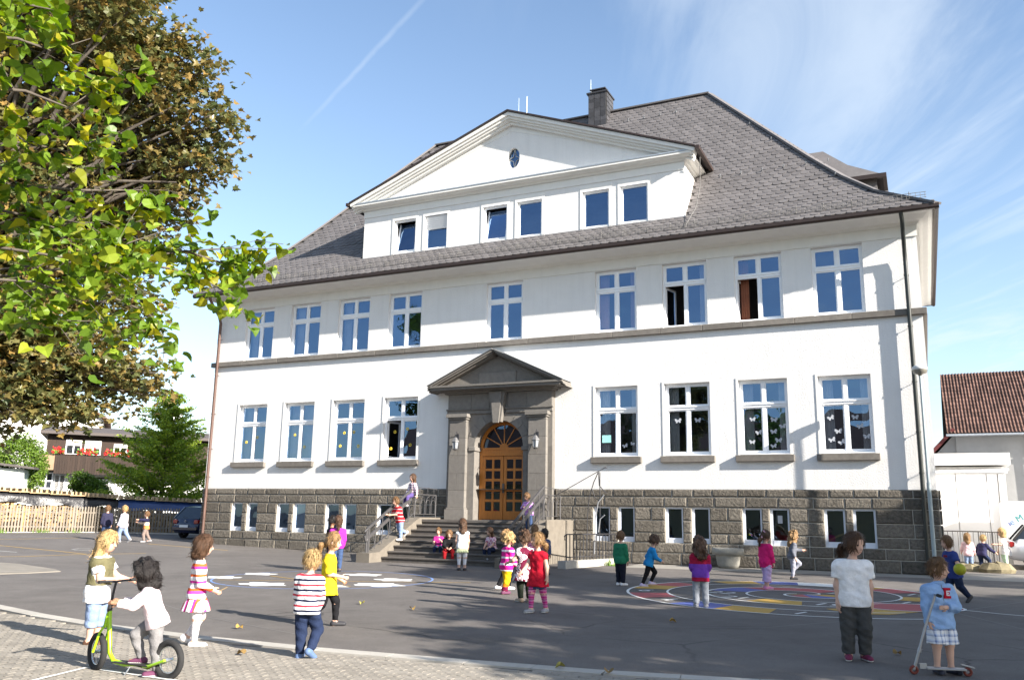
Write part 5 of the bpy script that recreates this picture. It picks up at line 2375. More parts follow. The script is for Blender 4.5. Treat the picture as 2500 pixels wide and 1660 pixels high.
for k in range(4):
    b = MB()
    b.box(xs[k] + .015, xs[k + 1] - .015, .18, .245, .05, 3.38)
    b.build('door_panel', [mat('white_door_panel', (.80, .80, .81), .6)], gr)
b = MB()
b.box(3.88, 4.12, .1, .249, 0, 3.39)
b.build('door_post', [mat('grey_white_fascia', (.6, .6, .6), .8)], gr)
vn = thing('white_trailer', 'white box trailer with slanting coloured lettering behind the silver car', 'trailer', (16.4, 7.4, 0))
b = MB()
b.box(0, 4.2, 0, 2.0, .45, 2.28, bev=.05)
b.build('body', [mat('white_trailer_panel', (.78, .79, .80), .4, spec=.5)], vn)
b = MB()
b.box(.2, 4.0, .2, 1.8, .3, .45)
b.build('chassis', [M_IROND], vn)
for x in (1.6, 2.5):
    b = MB()
    b.torus((x, .12, .31), .22, .09, (0, 1, 0), 20, 8)
    b.lathe([(0, .0), (.2, .0)], (x, .12, .31), 12)
    b.build('wheel', [M_IROND], vn)
txt = 'ie Mobil'
tcols = [(.08, .12, .45), (.1, .25, .5), None, (.02, .30, .32), (.05, .3, .15), (.35, .2, .3), (.4, .1, .3), (.5, .05, .05)]
px = 0
for ch_, tc_ in zip(txt, tcols):
    if ch_ == ' ':
        px += .12
        continue
    me, _, _ = ground_text(ch_, 0, 0, .30, 0, mat('letter_%.2f_%.2f' % tc_[:2], tc_, .6))
    o = obj('letter', me, vn, (.13 + px * math.cos(.52), -.006, 1.50 + px * math.sin(.52)), (PI / 2, -.52, 0))
    px += .24 if ch_ == 'M' else .10 if ch_ in 'il' else .165
# steel railing near the right corner
rl = thing('steel_railing', 'grey steel bar railing beyond the right corner of the school', 'railing', (14.4, 5.6, 0))
pts = [Vector((-.2, 0, 0)), Vector((1.05, 0, 0)), Vector((1.55, -1.1, 0)), Vector((1.5, -2.0, 0))]
b = MB()
b.tube([p + Vector((0, 0, 1.22)) for p in pts], .022, 6)
b.tube([p + Vector((0, 0, .2)) for p in pts], .018, 6)
b.build('rail', [M_IRON], rl)
for p, q in zip(pts, pts[1:]):
    n = max(2, int((q - p).length / .15))
    for k in range(n):
        c = p + (q - p) * k / n
        b = MB()
        b.tube([c + Vector((0, 0, .0 if k % 6 == 0 else .2)), c + Vector((0, 0, 1.22))], .02 if k % 6 == 0 else .010, 5)
        b.build('bar', [M_IRON], rl)
rr = random.Random(8)
for k, (x, y, s, lab) in enumerate(((15.0, 3.2, .34, 'mossy boulder beside the girl in pink at the right'), (15.75, 3.0, .42, 'flat brown boulder at the foot of the steel railing'))):
    b = MB()
    prof_ = [(0, .0), (s * 1.0, .0), (s * 1.1, s * .3), (s * .8, s * .7), (0, s * .85)]
    b.lathe(prof_, (0, 0, -.02), 9, smooth=False, sx=1.15, sy=.8)
    for i, v in enumerate(b.v):
        b.v[i] = (v[0] * rr.uniform(.85, 1.15), v[1] * rr.uniform(.85, 1.15), v[2] * rr.uniform(.85, 1.1))
    o = b.build('boulder', [mat('mossy_stone', (.22, .19, .12), .95, var=.3, vs_=5, bump=.02, bs=10)], None, (x, y, 0))
    tag(o, lab, 'boulder')


# --- cars
def car(name, label, loc, rz, paint_m, roof_m, h=1.48, Lc=4.1, W=1.74, soft=False):
    """car pointing along +x from its rear bumper at x=0"""
    t = thing(name, label, 'car', loc, rz)
    hw = W / 2
    sc_ = h / 1.48
    # cross-sections along the length: (x, half width, z bottom, z belt)
    secs = [(0.0, .80, .32, .55, .80), (.06, .86, .28, .86, .86), (.30, .97, .25, .95, .97), (1.0, 1.0, .22, .93, 1.0), (2.3, 1.0, .22, .92, 1.0), (2.9, .99, .22, .93, .99), (3.6, .95, .25, .82, .93), (3.95, .88, .28, .72, .84), (4.08, .74, .34, .60, .70)]
    b = MB()
    ring = []
    for (x, w, z0, z1, wt) in secs:
        x *= Lc / 4.1
        w *= hw
        wt *= hw
        z0, z1 = z0 * sc_, z1 * sc_
        ring.append([(x, -w * .86, z0), (x, -w, z0 + .14), (x, -w, (z0 + z1) / 2), (x, -wt * .95, z1), (x, -wt * .4, z1 + .02), (x, wt * .4, z1 + .02), (x, wt * .95, z1), (x, w, (z0 + z1) / 2), (x, w, z0 + .14), (x, w * .86, z0)])
    k = 10
    vv = [p for r in ring for p in r]
    fs = [(i * k + j, i * k + (j + 1) % k, (i + 1) * k + (j + 1) % k, (i + 1) * k + j) for i in range(len(ring) - 1) for j in range(k)]
    fs += [tuple(range(k)), tuple(range((len(ring) - 1) * k, len(ring) * k))]
    b.add(vv, fs, 0, True)
    b.build('body', [paint_m], t)
    # greenhouse
    cb = [(.10, .84, .90), (.55, .70, 1.42), (1.0, .68, 1.48), (1.9, .68, 1.46), (2.35, .70, 1.36), (3.0, .84, .93)]
    b = MB()
    ring = [[(x * Lc / 4.1, -w * hw, z * sc_), (x * Lc / 4.1, w * hw, z * sc_)] for (x, w, z) in cb]
    base = [[(x * Lc / 4.1, -.90 * hw, .92 * sc_), (x * Lc / 4.1, .90 * hw, .92 * sc_)] for (x, w, z) in cb]
    for i in range(len(cb) - 1):
        (a0, a1), (c0, c1) = ring[i], ring[i + 1]
        b.add([a0, a1, c1, c0], [(0, 1, 2, 3)], 0 if i in (1, 2, 3) else 1, True)
        (p0, p1), (q0, q1) = base[i], base[i + 1]
        b.add([a0, c0, q0, p0], [(0, 1, 2, 3)], 1, True)
        b.add([a1, c1, q1, p1], [(0, 3, 2, 1)], 1, True)
    b.build('cabin', [roof_m, mat('car_glass', (.02, .025, .035), .06, spec=.8)], t)
    for s in (-1, 1):
        for (xa, za, xb, zb_) in ((.12, .92, .55, 1.42), (1.55, .92, 1.5, 1.47), (2.98, .93, 2.36, 1.36)):
            wa, wb = (.90 if za < 1 else .7), .70
            b = MB()
            b.bar((xa * Lc / 4.1, s * wa * hw, za * sc_), (xb * Lc / 4.1, s * wb * hw, zb_ * sc_), .07, .05)
            b.build('pillar', [roof_m], t)
    for x in (.75, 3.3):
        for s in (-1, 1):
            b = MB()
            c = (x * Lc / 4.1, s * (hw - .10), .30)
            b.torus(c, .215, .095, (0, 1, 0), 22, 8)
            w = b.build('wheel', [M_IROND], t)
            b = MB()
            b.torus(c, .08, .09, (0, 1, 0), 14, 6)
            b.build('rim', [M_ZINC], w)
    for s in (-1, 1):
        b = MB()
        b.box(-.015, .16, s * hw * .72 - .13, s * hw * .72 + .11, .68 * sc_, .86 * sc_, bev=.03)
        b.build('tail_light', [mat('red_tail_light', (.30, .01, .01), .2, spec=.7)], t)
        b = MB()
        b.box(3.85 * Lc / 4.1, 4.03 * Lc / 4.1, s * hw * .62 - .16, s * hw * .62 + .1, .60 * sc_, .74 * sc_, bev=.03)
        b.build('headlight', [mat('clear_headlight', (.6, .62, .65), .1, spec=.8)], t)
        b = MB()
        b.box(2.55 * Lc / 4.1, 2.72 * Lc / 4.1, s * (hw + .02) - .07, s * (hw + .02) + .07, .92 * sc_, 1.06 * sc_, bev=.03)
        b.build('wing_mirror', [paint_m], t)
    b = MB()
    b.box(-.07, .2, -hw * .84, hw * .84, .36 * sc_, .58 * sc_, bev=.05)
    b.build('rear_bumper', [paint_m], t)
    b = MB()
    b.box(-.075, -.062, -.26, .26, .52 * sc_, .63 * sc_)
    b.build('number_plate', [mat('white_plate', (.75, .76, .78), .5)], t)
    b = MB()
    b.torus((-.005, 0, .80 * sc_), .052, .009, (1, 0, 0), 16, 5)
    b.tube([(-.008, -.03, .83 * sc_), (-.008, -.012, .79 * sc_), (-.008, 0, .81 * sc_), (-.008, .012, .79 * sc_), (-.008, .03, .83 * sc_)], .006, 4)
    b.build('badge', [M_ZINC], t)
    b = MB()
    b.tube([(.02, -.1, .93 * sc_), (.05, .2, 1.0 * sc_)], .008, 4)
    b.build('rear_wiper', [M_IROND], t)
    return t


M_CARB = mat('dark_blue_car_paint', (.010, .014, .045), .18, spec=.7)
M_CARS = mat('silver_car_paint', (.52, .54, .60), .25, spec=.6, metal=.3)
car('parked_car', 'dark blue hatchback parked beside the left end of the school', (-17.1, 2.0, .19), PI / 2, M_CARB, M_CARB, h=1.5, W=1.78)
car('parked_car', 'silver car with black soft top at the right picture edge', (16.35, 6.3, .04), 0, M_CARS, mat('black_soft_top', (.015, .015, .017), .8), h=1.5)

# --- house and roofs behind the viewer, seen mirrored in the windows
h5 = thing('house_across_yard', 'low house with dark tiled roof across the yard, mirrored in the school windows', 'house', (-14, -58, -.7))
b = MB()
b.box(-22, 28, 0, 12, 0, 5.2)
b.build('wall', [mat('ochre_render', (.50, .40, .22), .9, var=.05)], h5)
b = MB()
b.prism([(-.8, 5.0), (12.8, 5.0), (6, 11.6)], -22.6, 28.6, axis='x')
b.build('roof', [mat('mirror_roof_tiles', (.15, .085, .06), .9, var=.35, vs_=3, stretch=(4, .5, .5))], h5)
# ================================================================ trees
LINDEN_PATHS = [[(7.69, -24.61, 3.63), (7.95, -24.38, 3.58), (8.18, -24.17, 3.47), (8.38, -24.01, 3.32)], [(7.95, -24.38, 3.58), (8.02, -24.11, 3.61), (8.14, -23.81, 3.68)], [(7.42, -24.44, 3.21), (7.74, -23.94, 3.17), (8.08, -23.6, 3.44), (8.36, -23.2, 3.6), (8.59, -22.99, 3.66), (8.85, -22.63, 3.73)], [(8.08, -23.6, 3.44), (8.41, -23.36, 3.39), (8.59, -23.15, 3.32), (8.74, -22.96, 3.2)], [(7.9, -24.06, 3.12), (8.21, -23.8, 3.08), (8.46, -23.62, 2.96), (8.54, -23.48, 2.81)], [(7.92, -24.65, 2.84), (8.18, -24.43, 2.81), (8.41, -24.26, 2.76), (8.56, -24.08, 2.78)], [(8.74, -25.45, 4.29), (8.9, -25.23, 4.35), (9.0, -25.06, 4.33), (9.1, -24.87, 4.5)], [(8.81, -25.45, 3.93), (8.99, -25.19, 3.99), (9.04, -24.92, 3.99), (9.12, -24.78, 4.19)], [(8.41, -25.16, 3.79), (8.6, -24.88, 3.84), (8.66, -24.63, 3.87), (8.74, -24.44, 4.03)], [(8.02, -24.89, 3.65), (8.26, -24.55, 3.7), (8.39, -24.23, 3.77), (8.57, -23.88, 3.87), (8.63, -23.63, 3.84)], [(8.11, -24.89, 3.2), (8.31, -24.58, 3.2), (8.42, -24.25, 3.22), (8.59, -23.96, 3.42), (8.63, -23.68, 3.6)], [(8.67, -25.39, 4.56), (8.85, -25.17, 4.64), (8.91, -24.94, 4.7)], [(8.36, -23.2, 3.6), (8.5, -23.03, 3.55), (8.67, -22.84, 3.51), (8.75, -22.67, 3.62)], [(8.19, -24.84, 2.95), (8.39, -24.54, 2.98), (8.54, -24.31, 2.9)]]
LINDEN_TWIGS = [(p, .016, d, s) for p, d, s in zip(LINDEN_PATHS, [5, 5, 6, 6, 6, 6, 7, 7, 7, 6, 6, 7, 5, 6], [0.26, 0.24, 0.22, 0.2, 0.24, 0.28, 0.3, 0.3, 0.3, 0.3, 0.28, 0.3, 0.18, 0.28])]
MAPLE_B = [(3.84, 0.39, 8.86, 0.83, 0.83, 0.75, 0.2), (4.27, 1.16, 8.49, 0.57, 0.57, 0.51, 0.2), (3.64, 1.46, 8.19, 0.86, 0.86, 0.77, 0.2), (4.36, 1.71, 7.81, 0.53, 0.53, 0.48, 0.2), (4.33, 1.98, 7.33, 0.45, 0.45, 0.41, 0.2), (3.63, 2.02, 7.33, 0.74, 0.74, 0.67, 0.2), (2.88, 1.77, 7.66, 0.97, 0.97, 0.87, 0.2), (2.49, 1.78, 6.79, 1.13, 1.13, 1.01, 0.2), (2.04, 1.06, 6.99, 1.37, 1.37, 1.23, 0.2), (4.19, 1.83, 6.79, 0.34, 0.34, 0.3, 0.2), (2.78, 2.27, 6.54, 0.72, 0.72, 0.65, 0.2), (2.22, 1.44, 4.88, 1.33, 1.33, 1.19, 0.2), (2.24, 0.89, 3.96, 0.98, 0.98, 0.88, 0.2), (2.65, 1.49, 3.75, 0.91, 0.91, 0.81, 0.2), (3.23, 1.87, 3.85, 0.56, 0.56, 0.5, 0.2), (2.54, 0.78, 3.19, 0.59, 0.59, 0.53, 0.2), (2.84, 1.2, 3.17, 0.44, 0.44, 0.4, 0.2), (3.54, 1.96, 3.64, 0.29, 0.29, 0.26, 0.2), (2.0, 1.31, 9.29, 1.37, 1.37, 1.23, 0.2), (1.62, 0.95, 8.93, 1.71, 1.71, 1.54, 0.2), (1.01, 1.99, 5.91, 1.28, 1.28, 1.15, 0.2), (1.36, 1.09, 4.88, 1.21, 1.21, 1.09, 0.2), (0.26, 0.6, 6.33, 2.14, 2.14, 1.92, 0.2), (0.76, 0.41, 4.08, 1.77, 1.77, 1.59, 0.2), (2.82, 0.07, 9.99, 1.37, 1.37, 1.23, 0.2), (2.11, 0.39, 10.29, 1.71, 1.71, 1.54, 0.2)]
SHADE_TREES = [(27.5, -13.0, 11, 4.2, 15000), (22.5, -10.8, 13, 3.0, 8000), (4, -37, 11.5, 3.2, 5000), (30, -4.5, 11.6, 3.4, 7500), (25.5, -19.6, 10.5, 4.0, 16000), (28, -16.6, 9.6, 4.4, 15000), (-13, -20.5, 17, 4.4, 9000)]
FALLEN = [(4.814, -18.282, 'yellow fallen leaf on the asphalt right of the girl in the striped dress'), (6.528, -20.044, 'brown fallen leaf on the pavers left of the boy in stripes'), (4.44, -14.657, 'fallen leaf below the ring of painted clouds'), (10.085, -14.272, 'curled brown leaf lying in the shade below the painted spiral'), (10.717, -19.085, 'yellow leaf beside the kerb at the bottom edge'), (10.148, -18.973, 'small leaf on the kerb near the bottom edge'), (5.682, -14.938, 'greenish fallen leaf left of the girl in the red dress'), (13.433, -15.967, 'green fallen leaf between the tall girl and the scooter boy')]
M_BARK = mat('grey_brown_bark', (.10, .085, .07), .95, var=.35, vs_=8, bump=.01, bs=18, stretch=(1, 1, .3))
LINDEN = leaf_mat('linden_leaf', [(.06, .115, .012), (.10, .18, .014), (.16, .25, .02), (.21, .29, .025), (.34, .31, .02), (.08, .14, .015), (.14, .23, .018)], .42, .36)
MAPLE = leaf_mat('copper_maple_leaf', [(.06, .085, .032), (.12, .13, .045), (.19, .14, .046), (.13, .14, .05), (.28, .18, .055), (.085, .11, .048), (.17, .16, .052)], .36, .32)
GREEN = leaf_mat('yard_tree_leaf', [(.05, .10, .015), (.08, .14, .02), (.11, .18, .025), (.07, .12, .018)], .5, .3)
NEEDLE = leaf_mat('young_conifer_leaf', [(.11, .19, .03), (.20, .29, .035), (.29, .38, .04), (.38, .44, .05)], .5, .3)
BOX = leaf_mat('clipped_bush_leaf', [(.07, .13, .015), (.11, .19, .02), (.16, .24, .03)], .5, .2)


def leaf_shape(kind):
    """outline of one leaf in its own plane, folded a little along the midrib"""
    if kind == 'heart':
        o_ = [(0, 0), (.30, -.10), (.52, .12), (.50, .42), (.30, .72), (0, 1.02), (-.30, .72), (-.50, .42), (-.52, .12), (-.30, -.10)]
    elif kind == 'maple':
        o_ = [(0, 0), (.34, -.05), (.30, .14), (.62, .34), (.40, .42), (.44, .66), (.20, .58), (0, 1.0), (-.20, .58), (-.44, .66), (-.40, .42), (-.62, .34), (-.30, .14), (-.34, -.05)]
    else:
        o_ = [(0, 0), (.24, .30), (.16, .72), (0, 1.0), (-.16, .72), (-.24, .30)]
    v = [(0, .42, .0)] + [(x, y, abs(x) * .42 - (y - .4) ** 2 * .42 + .05 * math.sin(9 * y + 5 * x)) for x, y in o_]
    n = len(o_)
    f = [(0, 1 + k, 1 + (k + 1) % n) for k in range(n)]
    return np.array(v), np.array(f)


def orient(rng, n, up=.9, droop=0.):
    """random leaf frames, upper sides mostly skyward"""
    nz = rng.normal(0, 1, (n, 3))
    nz[:, 2] = np.abs(nz[:, 2]) + up
    nz /= np.linalg.norm(nz, axis=1)[:, None]
    t = rng.normal(0, 1, (n, 3))
    t[:, 2] -= droop
    yv = t - (t * nz).sum(1)[:, None] * nz
    yv /= np.linalg.norm(yv, axis=1)[:, None] + 1e-9
    xv = np.cross(yv, nz)
    return np.stack([xv, yv, nz], 2)      # columns


def leaves_mesh(name, pts, sizes, kind, m, rng, up=.9, droop=0.):
    v, f = leaf_shape(kind)
    n = len(pts)
    Rm = orient(rng, n, up, droop)
    V = np.einsum('nij,kj->nki', Rm, v) * sizes[:, None, None] + pts[:, None, :]
    F = f[None] + (np.arange(n) * len(v))[:, None, None]
    return raw_mesh(name, V.reshape(-1, 3), F.reshape(-1, 3), m)


def grow(rng, base, tips, trunk_r, bend=.12):
    """trunk to each tip with a few bends, returned as tube paths"""
    paths = []
    for tip, start, r0 in tips:
        a, b_ = Vector(start), Vector(tip)
        pts = []
        for k in range(6):
            f = k / 5
            p = a.lerp(b_, f) + Vector(rng.normal(0, 1, 3)) * bend * math.sin(PI * f) * (b_ - a).length * .3
            p.z += math.sin(PI * f) * (b_ - a).length * .10
            pts.append(p)
        paths.append((pts, [r0 * (1 - .85 * k / 5) for k in range(6)]))
    return paths


def crown_points(rng, blobs, n):
    """leaf positions gathered in clumps on the shells of several blobs, with gaps between"""
    out, tips = [], []
    vol = np.array([b[3] * b[4] * b[5] for b in blobs]) ** .67
    share = (vol / vol.sum() * n).astype(int)
    for (cx, cy, cz, rx, ry, rz, cl), k in zip(blobs, share):
        nc = max(4, k // 46)
        d = rng.normal(0, 1, (nc, 3))
        d /= np.linalg.norm(d, axis=1)[:, None]
        r = rng.uniform(.45, 1.0, nc) ** .5
        cs_ = np.array([cx, cy, cz]) + d * r[:, None] * np.array([rx, ry, rz])
        idx = rng.integers(0, nc, k)
        p = cs_[idx] + rng.normal(0, 1, (k, 3)) * np.array([cl, cl, cl * .55])
        out.append(p)
        tips.append(cs_[:: max(1, nc // 9)])
    return np.concatenate(out), np.concatenate(tips)


def tree(name, label, base, trunk_h, trunk_r, blobs, n, size, kind, m, seed, group=None, up=.9, droop=.3, cat='tree', lean=(0, 0)):
    rng = np.random.default_rng(seed)
    t = thing(name, label, cat, base, group=group)
    pts, tips = crown_points(rng, blobs, n)
    B = Vector(base)
    top = Vector((lean[0], lean[1], trunk_h))
    b = MB()
    b.tube([(0, 0, -.1), (0.03, 0, trunk_h * .3), top * .6 + Vector((.04, .02, 0)), top], [trunk_r * 1.25, trunk_r, trunk_r * .9, trunk_r * .7], 10)
    cz = np.mean([q[2] for q in blobs])
    b.tube([top, top + Vector((lean[0] * .3, lean[1] * .3, (cz - trunk_h) * .9))], [trunk_r * .7, trunk_r * .2], 8)
    b.build('trunk', [M_BARK], t)
    b = MB()
    for tip in tips:
        q = Vector(tip)
        s = top * rng.uniform(.75, 1.0) + Vector((0, 0, max(0, (q.z - trunk_h) * rng.uniform(0, .5))))
        for pp, rr_ in grow(rng, None, [(q, s, trunk_r * .32)], 0):
            b.tube(pp, rr_, 5)
    b.build('limbs', [M_BARK], t)
    me = leaves_mesh('crown', pts, size * rng.uniform(.65, 1.25, len(pts)), kind, m, rng, up, droop)
    obj('crown', me, t)
    return t


# copper maple, left: crown hangs into the picture from a trunk outside it
MAPLE_BLOBS = MAPLE_B
tree('copper_maple', 'dark copper-leaved maple reaching down into the left of the picture', (-.5, -20.8, zg(-20.8)), 3.4, .26, MAPLE_BLOBS, 44000, .118, 'maple', MAPLE, 4, up=.8, droop=.6)
# linden branches close to the camera
rng = np.random.default_rng(12)
LB = Vector((5.0, -24.7, zg(-24.7)))
lin = thing('linden_tree', 'bright yellow-green linden branches in the upper left foreground', 'tree', LB)
b = MB()
b.tube([(0, 0, -.1), (.05, .02, 1.6), (.1, .05, 3.2), (.12, .1, 5.4)], [.24, .19, .16, .09], 12)
b.build('trunk', [M_BARK], lin)
lp = []
bl = MB()
for path, r0, dens, spread in LINDEN_TWIGS:
    P = [Vector(q) - LB for q in path]
    start = Vector((.1, .05, min(max(P[0].z - .8, 1.4), 4.6)))
    bl.tube([start, start.lerp(P[0], .5) + Vector((0, 0, .2)), P[0]] , [r0 * .5, r0 * .5, r0 * .6], 6)
    bl.tube(P, [r0 * .8 * (1 - .8 * k / (len(P) - 1)) for k in range(len(P))], 6)
    # side twigs with leaves
    for i in range(len(P) - 1):
        seg = P[i + 1] - P[i]
        for q in range(max(2, int(seg.length / .13))):
            f = rng.uniform(0, 1)
            o_ = P[i] + seg * f
            tipv = Vector(rng.normal(0, 1, 3)) * spread
            tipv.z = tipv.z * .6 - spread * .25
            tp = o_ + tipv + seg.normalized() * spread * .5
            bl.tube([o_, o_.lerp(tp, .5) + Vector((0, 0, .05)), tp], [r0 * .2, r0 * .14, .0025], 4)
            for e in range(int(dens * 2.9)):
                g = rng.uniform(.15, 1.08)
                lp.append(o_.lerp(tp, g) + Vector(rng.normal(0, .075, 3)) - Vector((0, 0, .03)))
bl.build('limbs', [M_BARK], lin)
lp = np.array([tuple(q) for q in lp])
sz = .092 * rng.uniform(.5, 1.3, len(lp))
# the leaves that show largest are single leaves, the rest one crown
dist = np.linalg.norm(lp + np.array(LB) - np.array(CAM), axis=1)
order = np.argsort(dist / sz)
v, f = leaf_shape('heart')
lmesh = [raw_mesh('leaf', v * np.array([sx, 1, cz]), f, LINDEN) for sx, cz in ((1, 1), (.9, 1.8), (1.08, .4), (.95, -1.2))]
Rm = orient(rng, len(lp), .7, .9)
for k in order[:300]:
    M4 = Matrix([[*(Rm[k][r] * sz[k]), lp[k][r]] for r in range(3)] + [[0, 0, 0, 1]])
    o = obj('leaf', lmesh[k % 4], lin)
    o.matrix_local = M4
rest = order[300:]
V = np.einsum('nij,kj->nki', Rm[rest], v) * sz[rest][:, None, None] + lp[rest][:, None, :]
F = f[None] + (np.arange(len(rest)) * len(v))[:, None, None]
o = obj('crown', raw_mesh('crown', V.reshape(-1, 3), F.reshape(-1, 3), LINDEN), lin)
o['kind'] = 'stuff'

# yard trees outside the picture on the right: they shade the asphalt, and are mirrored
for k, (x, y, h, r, s) in enumerate(SHADE_TREES):
    blobs = []
    rr = random.Random(40 + k)
    for q in range(9):
        a = rr.uniform(0, 2 * PI)
        blobs.append((r * .55 * math.cos(a), r * .55 * math.sin(a), h * rr.uniform(.5, .86), r * rr.uniform(.35, .55), r * rr.uniform(.35, .55), r * rr.uniform(.25, .4), .22))
    tree('yard_tree', ['round leafy yard tree to the right of the yard, shading the spiral game', 'tall slim yard tree right of the yard, shading the entrance steps', 'leafy yard tree across the yard mirrored in a lower window', 'broad leafy yard tree near the right corner, shading the plinth', 'leafy yard tree shading the foreground asphalt', 'wide yard tree between two others right of the yard', 'tall leafy tree left of the yard mirrored in the middle upper windows'][k], (x, y, zg(y)), h * .42, .2, blobs, s, .30, 'oval', GREEN, 60 + k, 'yard trees outside the picture')


# pale green young conifer left of the school
def conifer(base, h, rw):
    rng = np.random.default_rng(5)
    t = thing('larch_like_conifer', 'tiered light green conifer standing between the timber house and the school', 'tree', base)
    b = MB()
    b.tube([(0, 0, 0), (0, 0, h * .5), (.1, 0, h * .98)], [.16, .1, .02], 8)
    b.build('trunk', [M_BARK], t)
    P = []
    lb = MB()
    z = 1.3
    while z < h * .97:
        f = 1 - (z - 1.0) / (h - 1.0)
        nb = 7
        for k in range(nb):
            a = rng.uniform(0, 2 * PI)
            Lb = rw * (f ** .75) * rng.uniform(.65, 1.12) + .12
            d = Vector((math.cos(a), math.sin(a), 0))
            tip = Vector((0, 0, z)) + d * Lb + Vector((0, 0, .22 * Lb - .0))
            mid = Vector((0, 0, z)) + d * Lb * .5 - Vector((0, 0, .02))
            lb.tube([(0, 0, z), mid, tip], [.03, .02, .006], 4)
            n = int(60 * Lb + 14)
            u = rng.uniform(.12, 1.04, n)
            q = np.array([(0, 0, z)]) * ((1 - u) ** 2)[:, None] + 2 * (u * (1 - u))[:, None] * np.array(mid) + (u ** 2)[:, None] * np.array(tip)
            w = .36 * (1 - u * .6)
            q = q + rng.normal(0, 1, (n, 3)) * np.stack([w, w, w * .28], 1) * .75
            P.append(q)
        z += .29
    lb.build('limbs', [M_BARK], t)
    P = np.concatenate(P)
    obj('crown', leaves_mesh('crown', P, .20 * rng.uniform(.6, 1.3, len(P)), 'oval', NEEDLE, rng, .9, .2), t)


conifer((-29.5, 12.0, .3), 9.0, 4.3)
rng = np.random.default_rng(77)
t = thing('clipped_bush', 'dense round light green bush behind the low shed', 'bush', (-40.0, 9.6, 0))
b = MB()
b.tube([(0, 0, 0), (0, 0, 3)], [.12, .08], 7)
b.build('trunk', [M_BARK], t)
d = rng.normal(0, 1, (9500, 3))
d /= np.linalg.norm(d, axis=1)[:, None]
r = rng.uniform(.62, 1.03, 9500)
P = d * r[:, None] * np.array([1.75, 1.75, 2.2]) * (1 + .06 * np.sin(d[:, :1] * 7)) + np.array([0, 0, 4.1])
obj('crown', leaves_mesh('crown', P, .20 * rng.uniform(.6, 1.2, len(P)), 'oval', BOX, rng, .6, 0), t)
for k, (x, y, h, r, lab) in enumerate(((-24.5, 24, 7.2, 3.0, 'rounded green tree between the conifer and the school corner'), (-38.5, 14.0, 4.2, 1.3, 'small leafy shrub beside the glazed porch'))):
    blobs = [(r * .4 * math.cos(q * 1.3), r * .4 * math.sin(q * 1.3), h * (.55 + .08 * (q % 4)), r * .6, r * .6, r * .5, .2) for q in range(6)]
    tree('garden_tree', lab, (x, y, 0), h * .35, .13, blobs, 5200, .24, 'oval', GREEN, 90 + k)
# weeds at the fence foot
for k, (x, y) in enumerate(((-24.2, -1.9), (-23.75, -.2), (-23.3, 1.3), (4.75, -1.6))):
    b = MB()
    rr = random.Random(k)
    for q in range(36):
        a = rr.uniform(0, 2 * PI)
        l_ = rr.uniform(.1, .28)
        p = Vector((rr.gauss(0, .12), rr.gauss(0, .3 if k < 3 else .1), 0))
        tp = p + Vector((math.cos(a) * l_ * .5, math.sin(a) * l_ * .5, l_))
        w = Vector((-math.sin(a), math.cos(a), 0)) * .014
        b.add([p - w, p + w, tp], [(0, 1, 2)])
    o = b.build('weed_tuft', [mat('weed_green', (.14, .26, .03), .7, island=.3)], None, (x, y, zg(y, x)))
    tag(o, ['first weed tuft from the left at the foot of the sunny picket fence', 'second weed tuft from the left at the sunny picket fence', 'rightmost weed tuft at the sunny picket fence', 'weed tuft at the kerb of the black cellar railing'][k], 'weeds', 'weed tufts')
# fallen leaves on the yard
v, f = leaf_shape('heart')
for k, (x, y, c) in enumerate(FALLEN):
    o = obj('fallen_leaf', raw_mesh('fallen_leaf', v * np.array([.10, .10, .18]) + np.array([0, 0, .028]), f, mat('dry_leaf_%d' % (k % 3), [(.34, .22, .06), (.22, .14, .05), (.27, .24, .06)][k % 3], .8)), None, (x, y, zg(y) + (.025 if y < kerb_y(x) else .0)), (0, 0, k * 1.7))
    tag(o, c, 'leaf', 'fallen leaves')
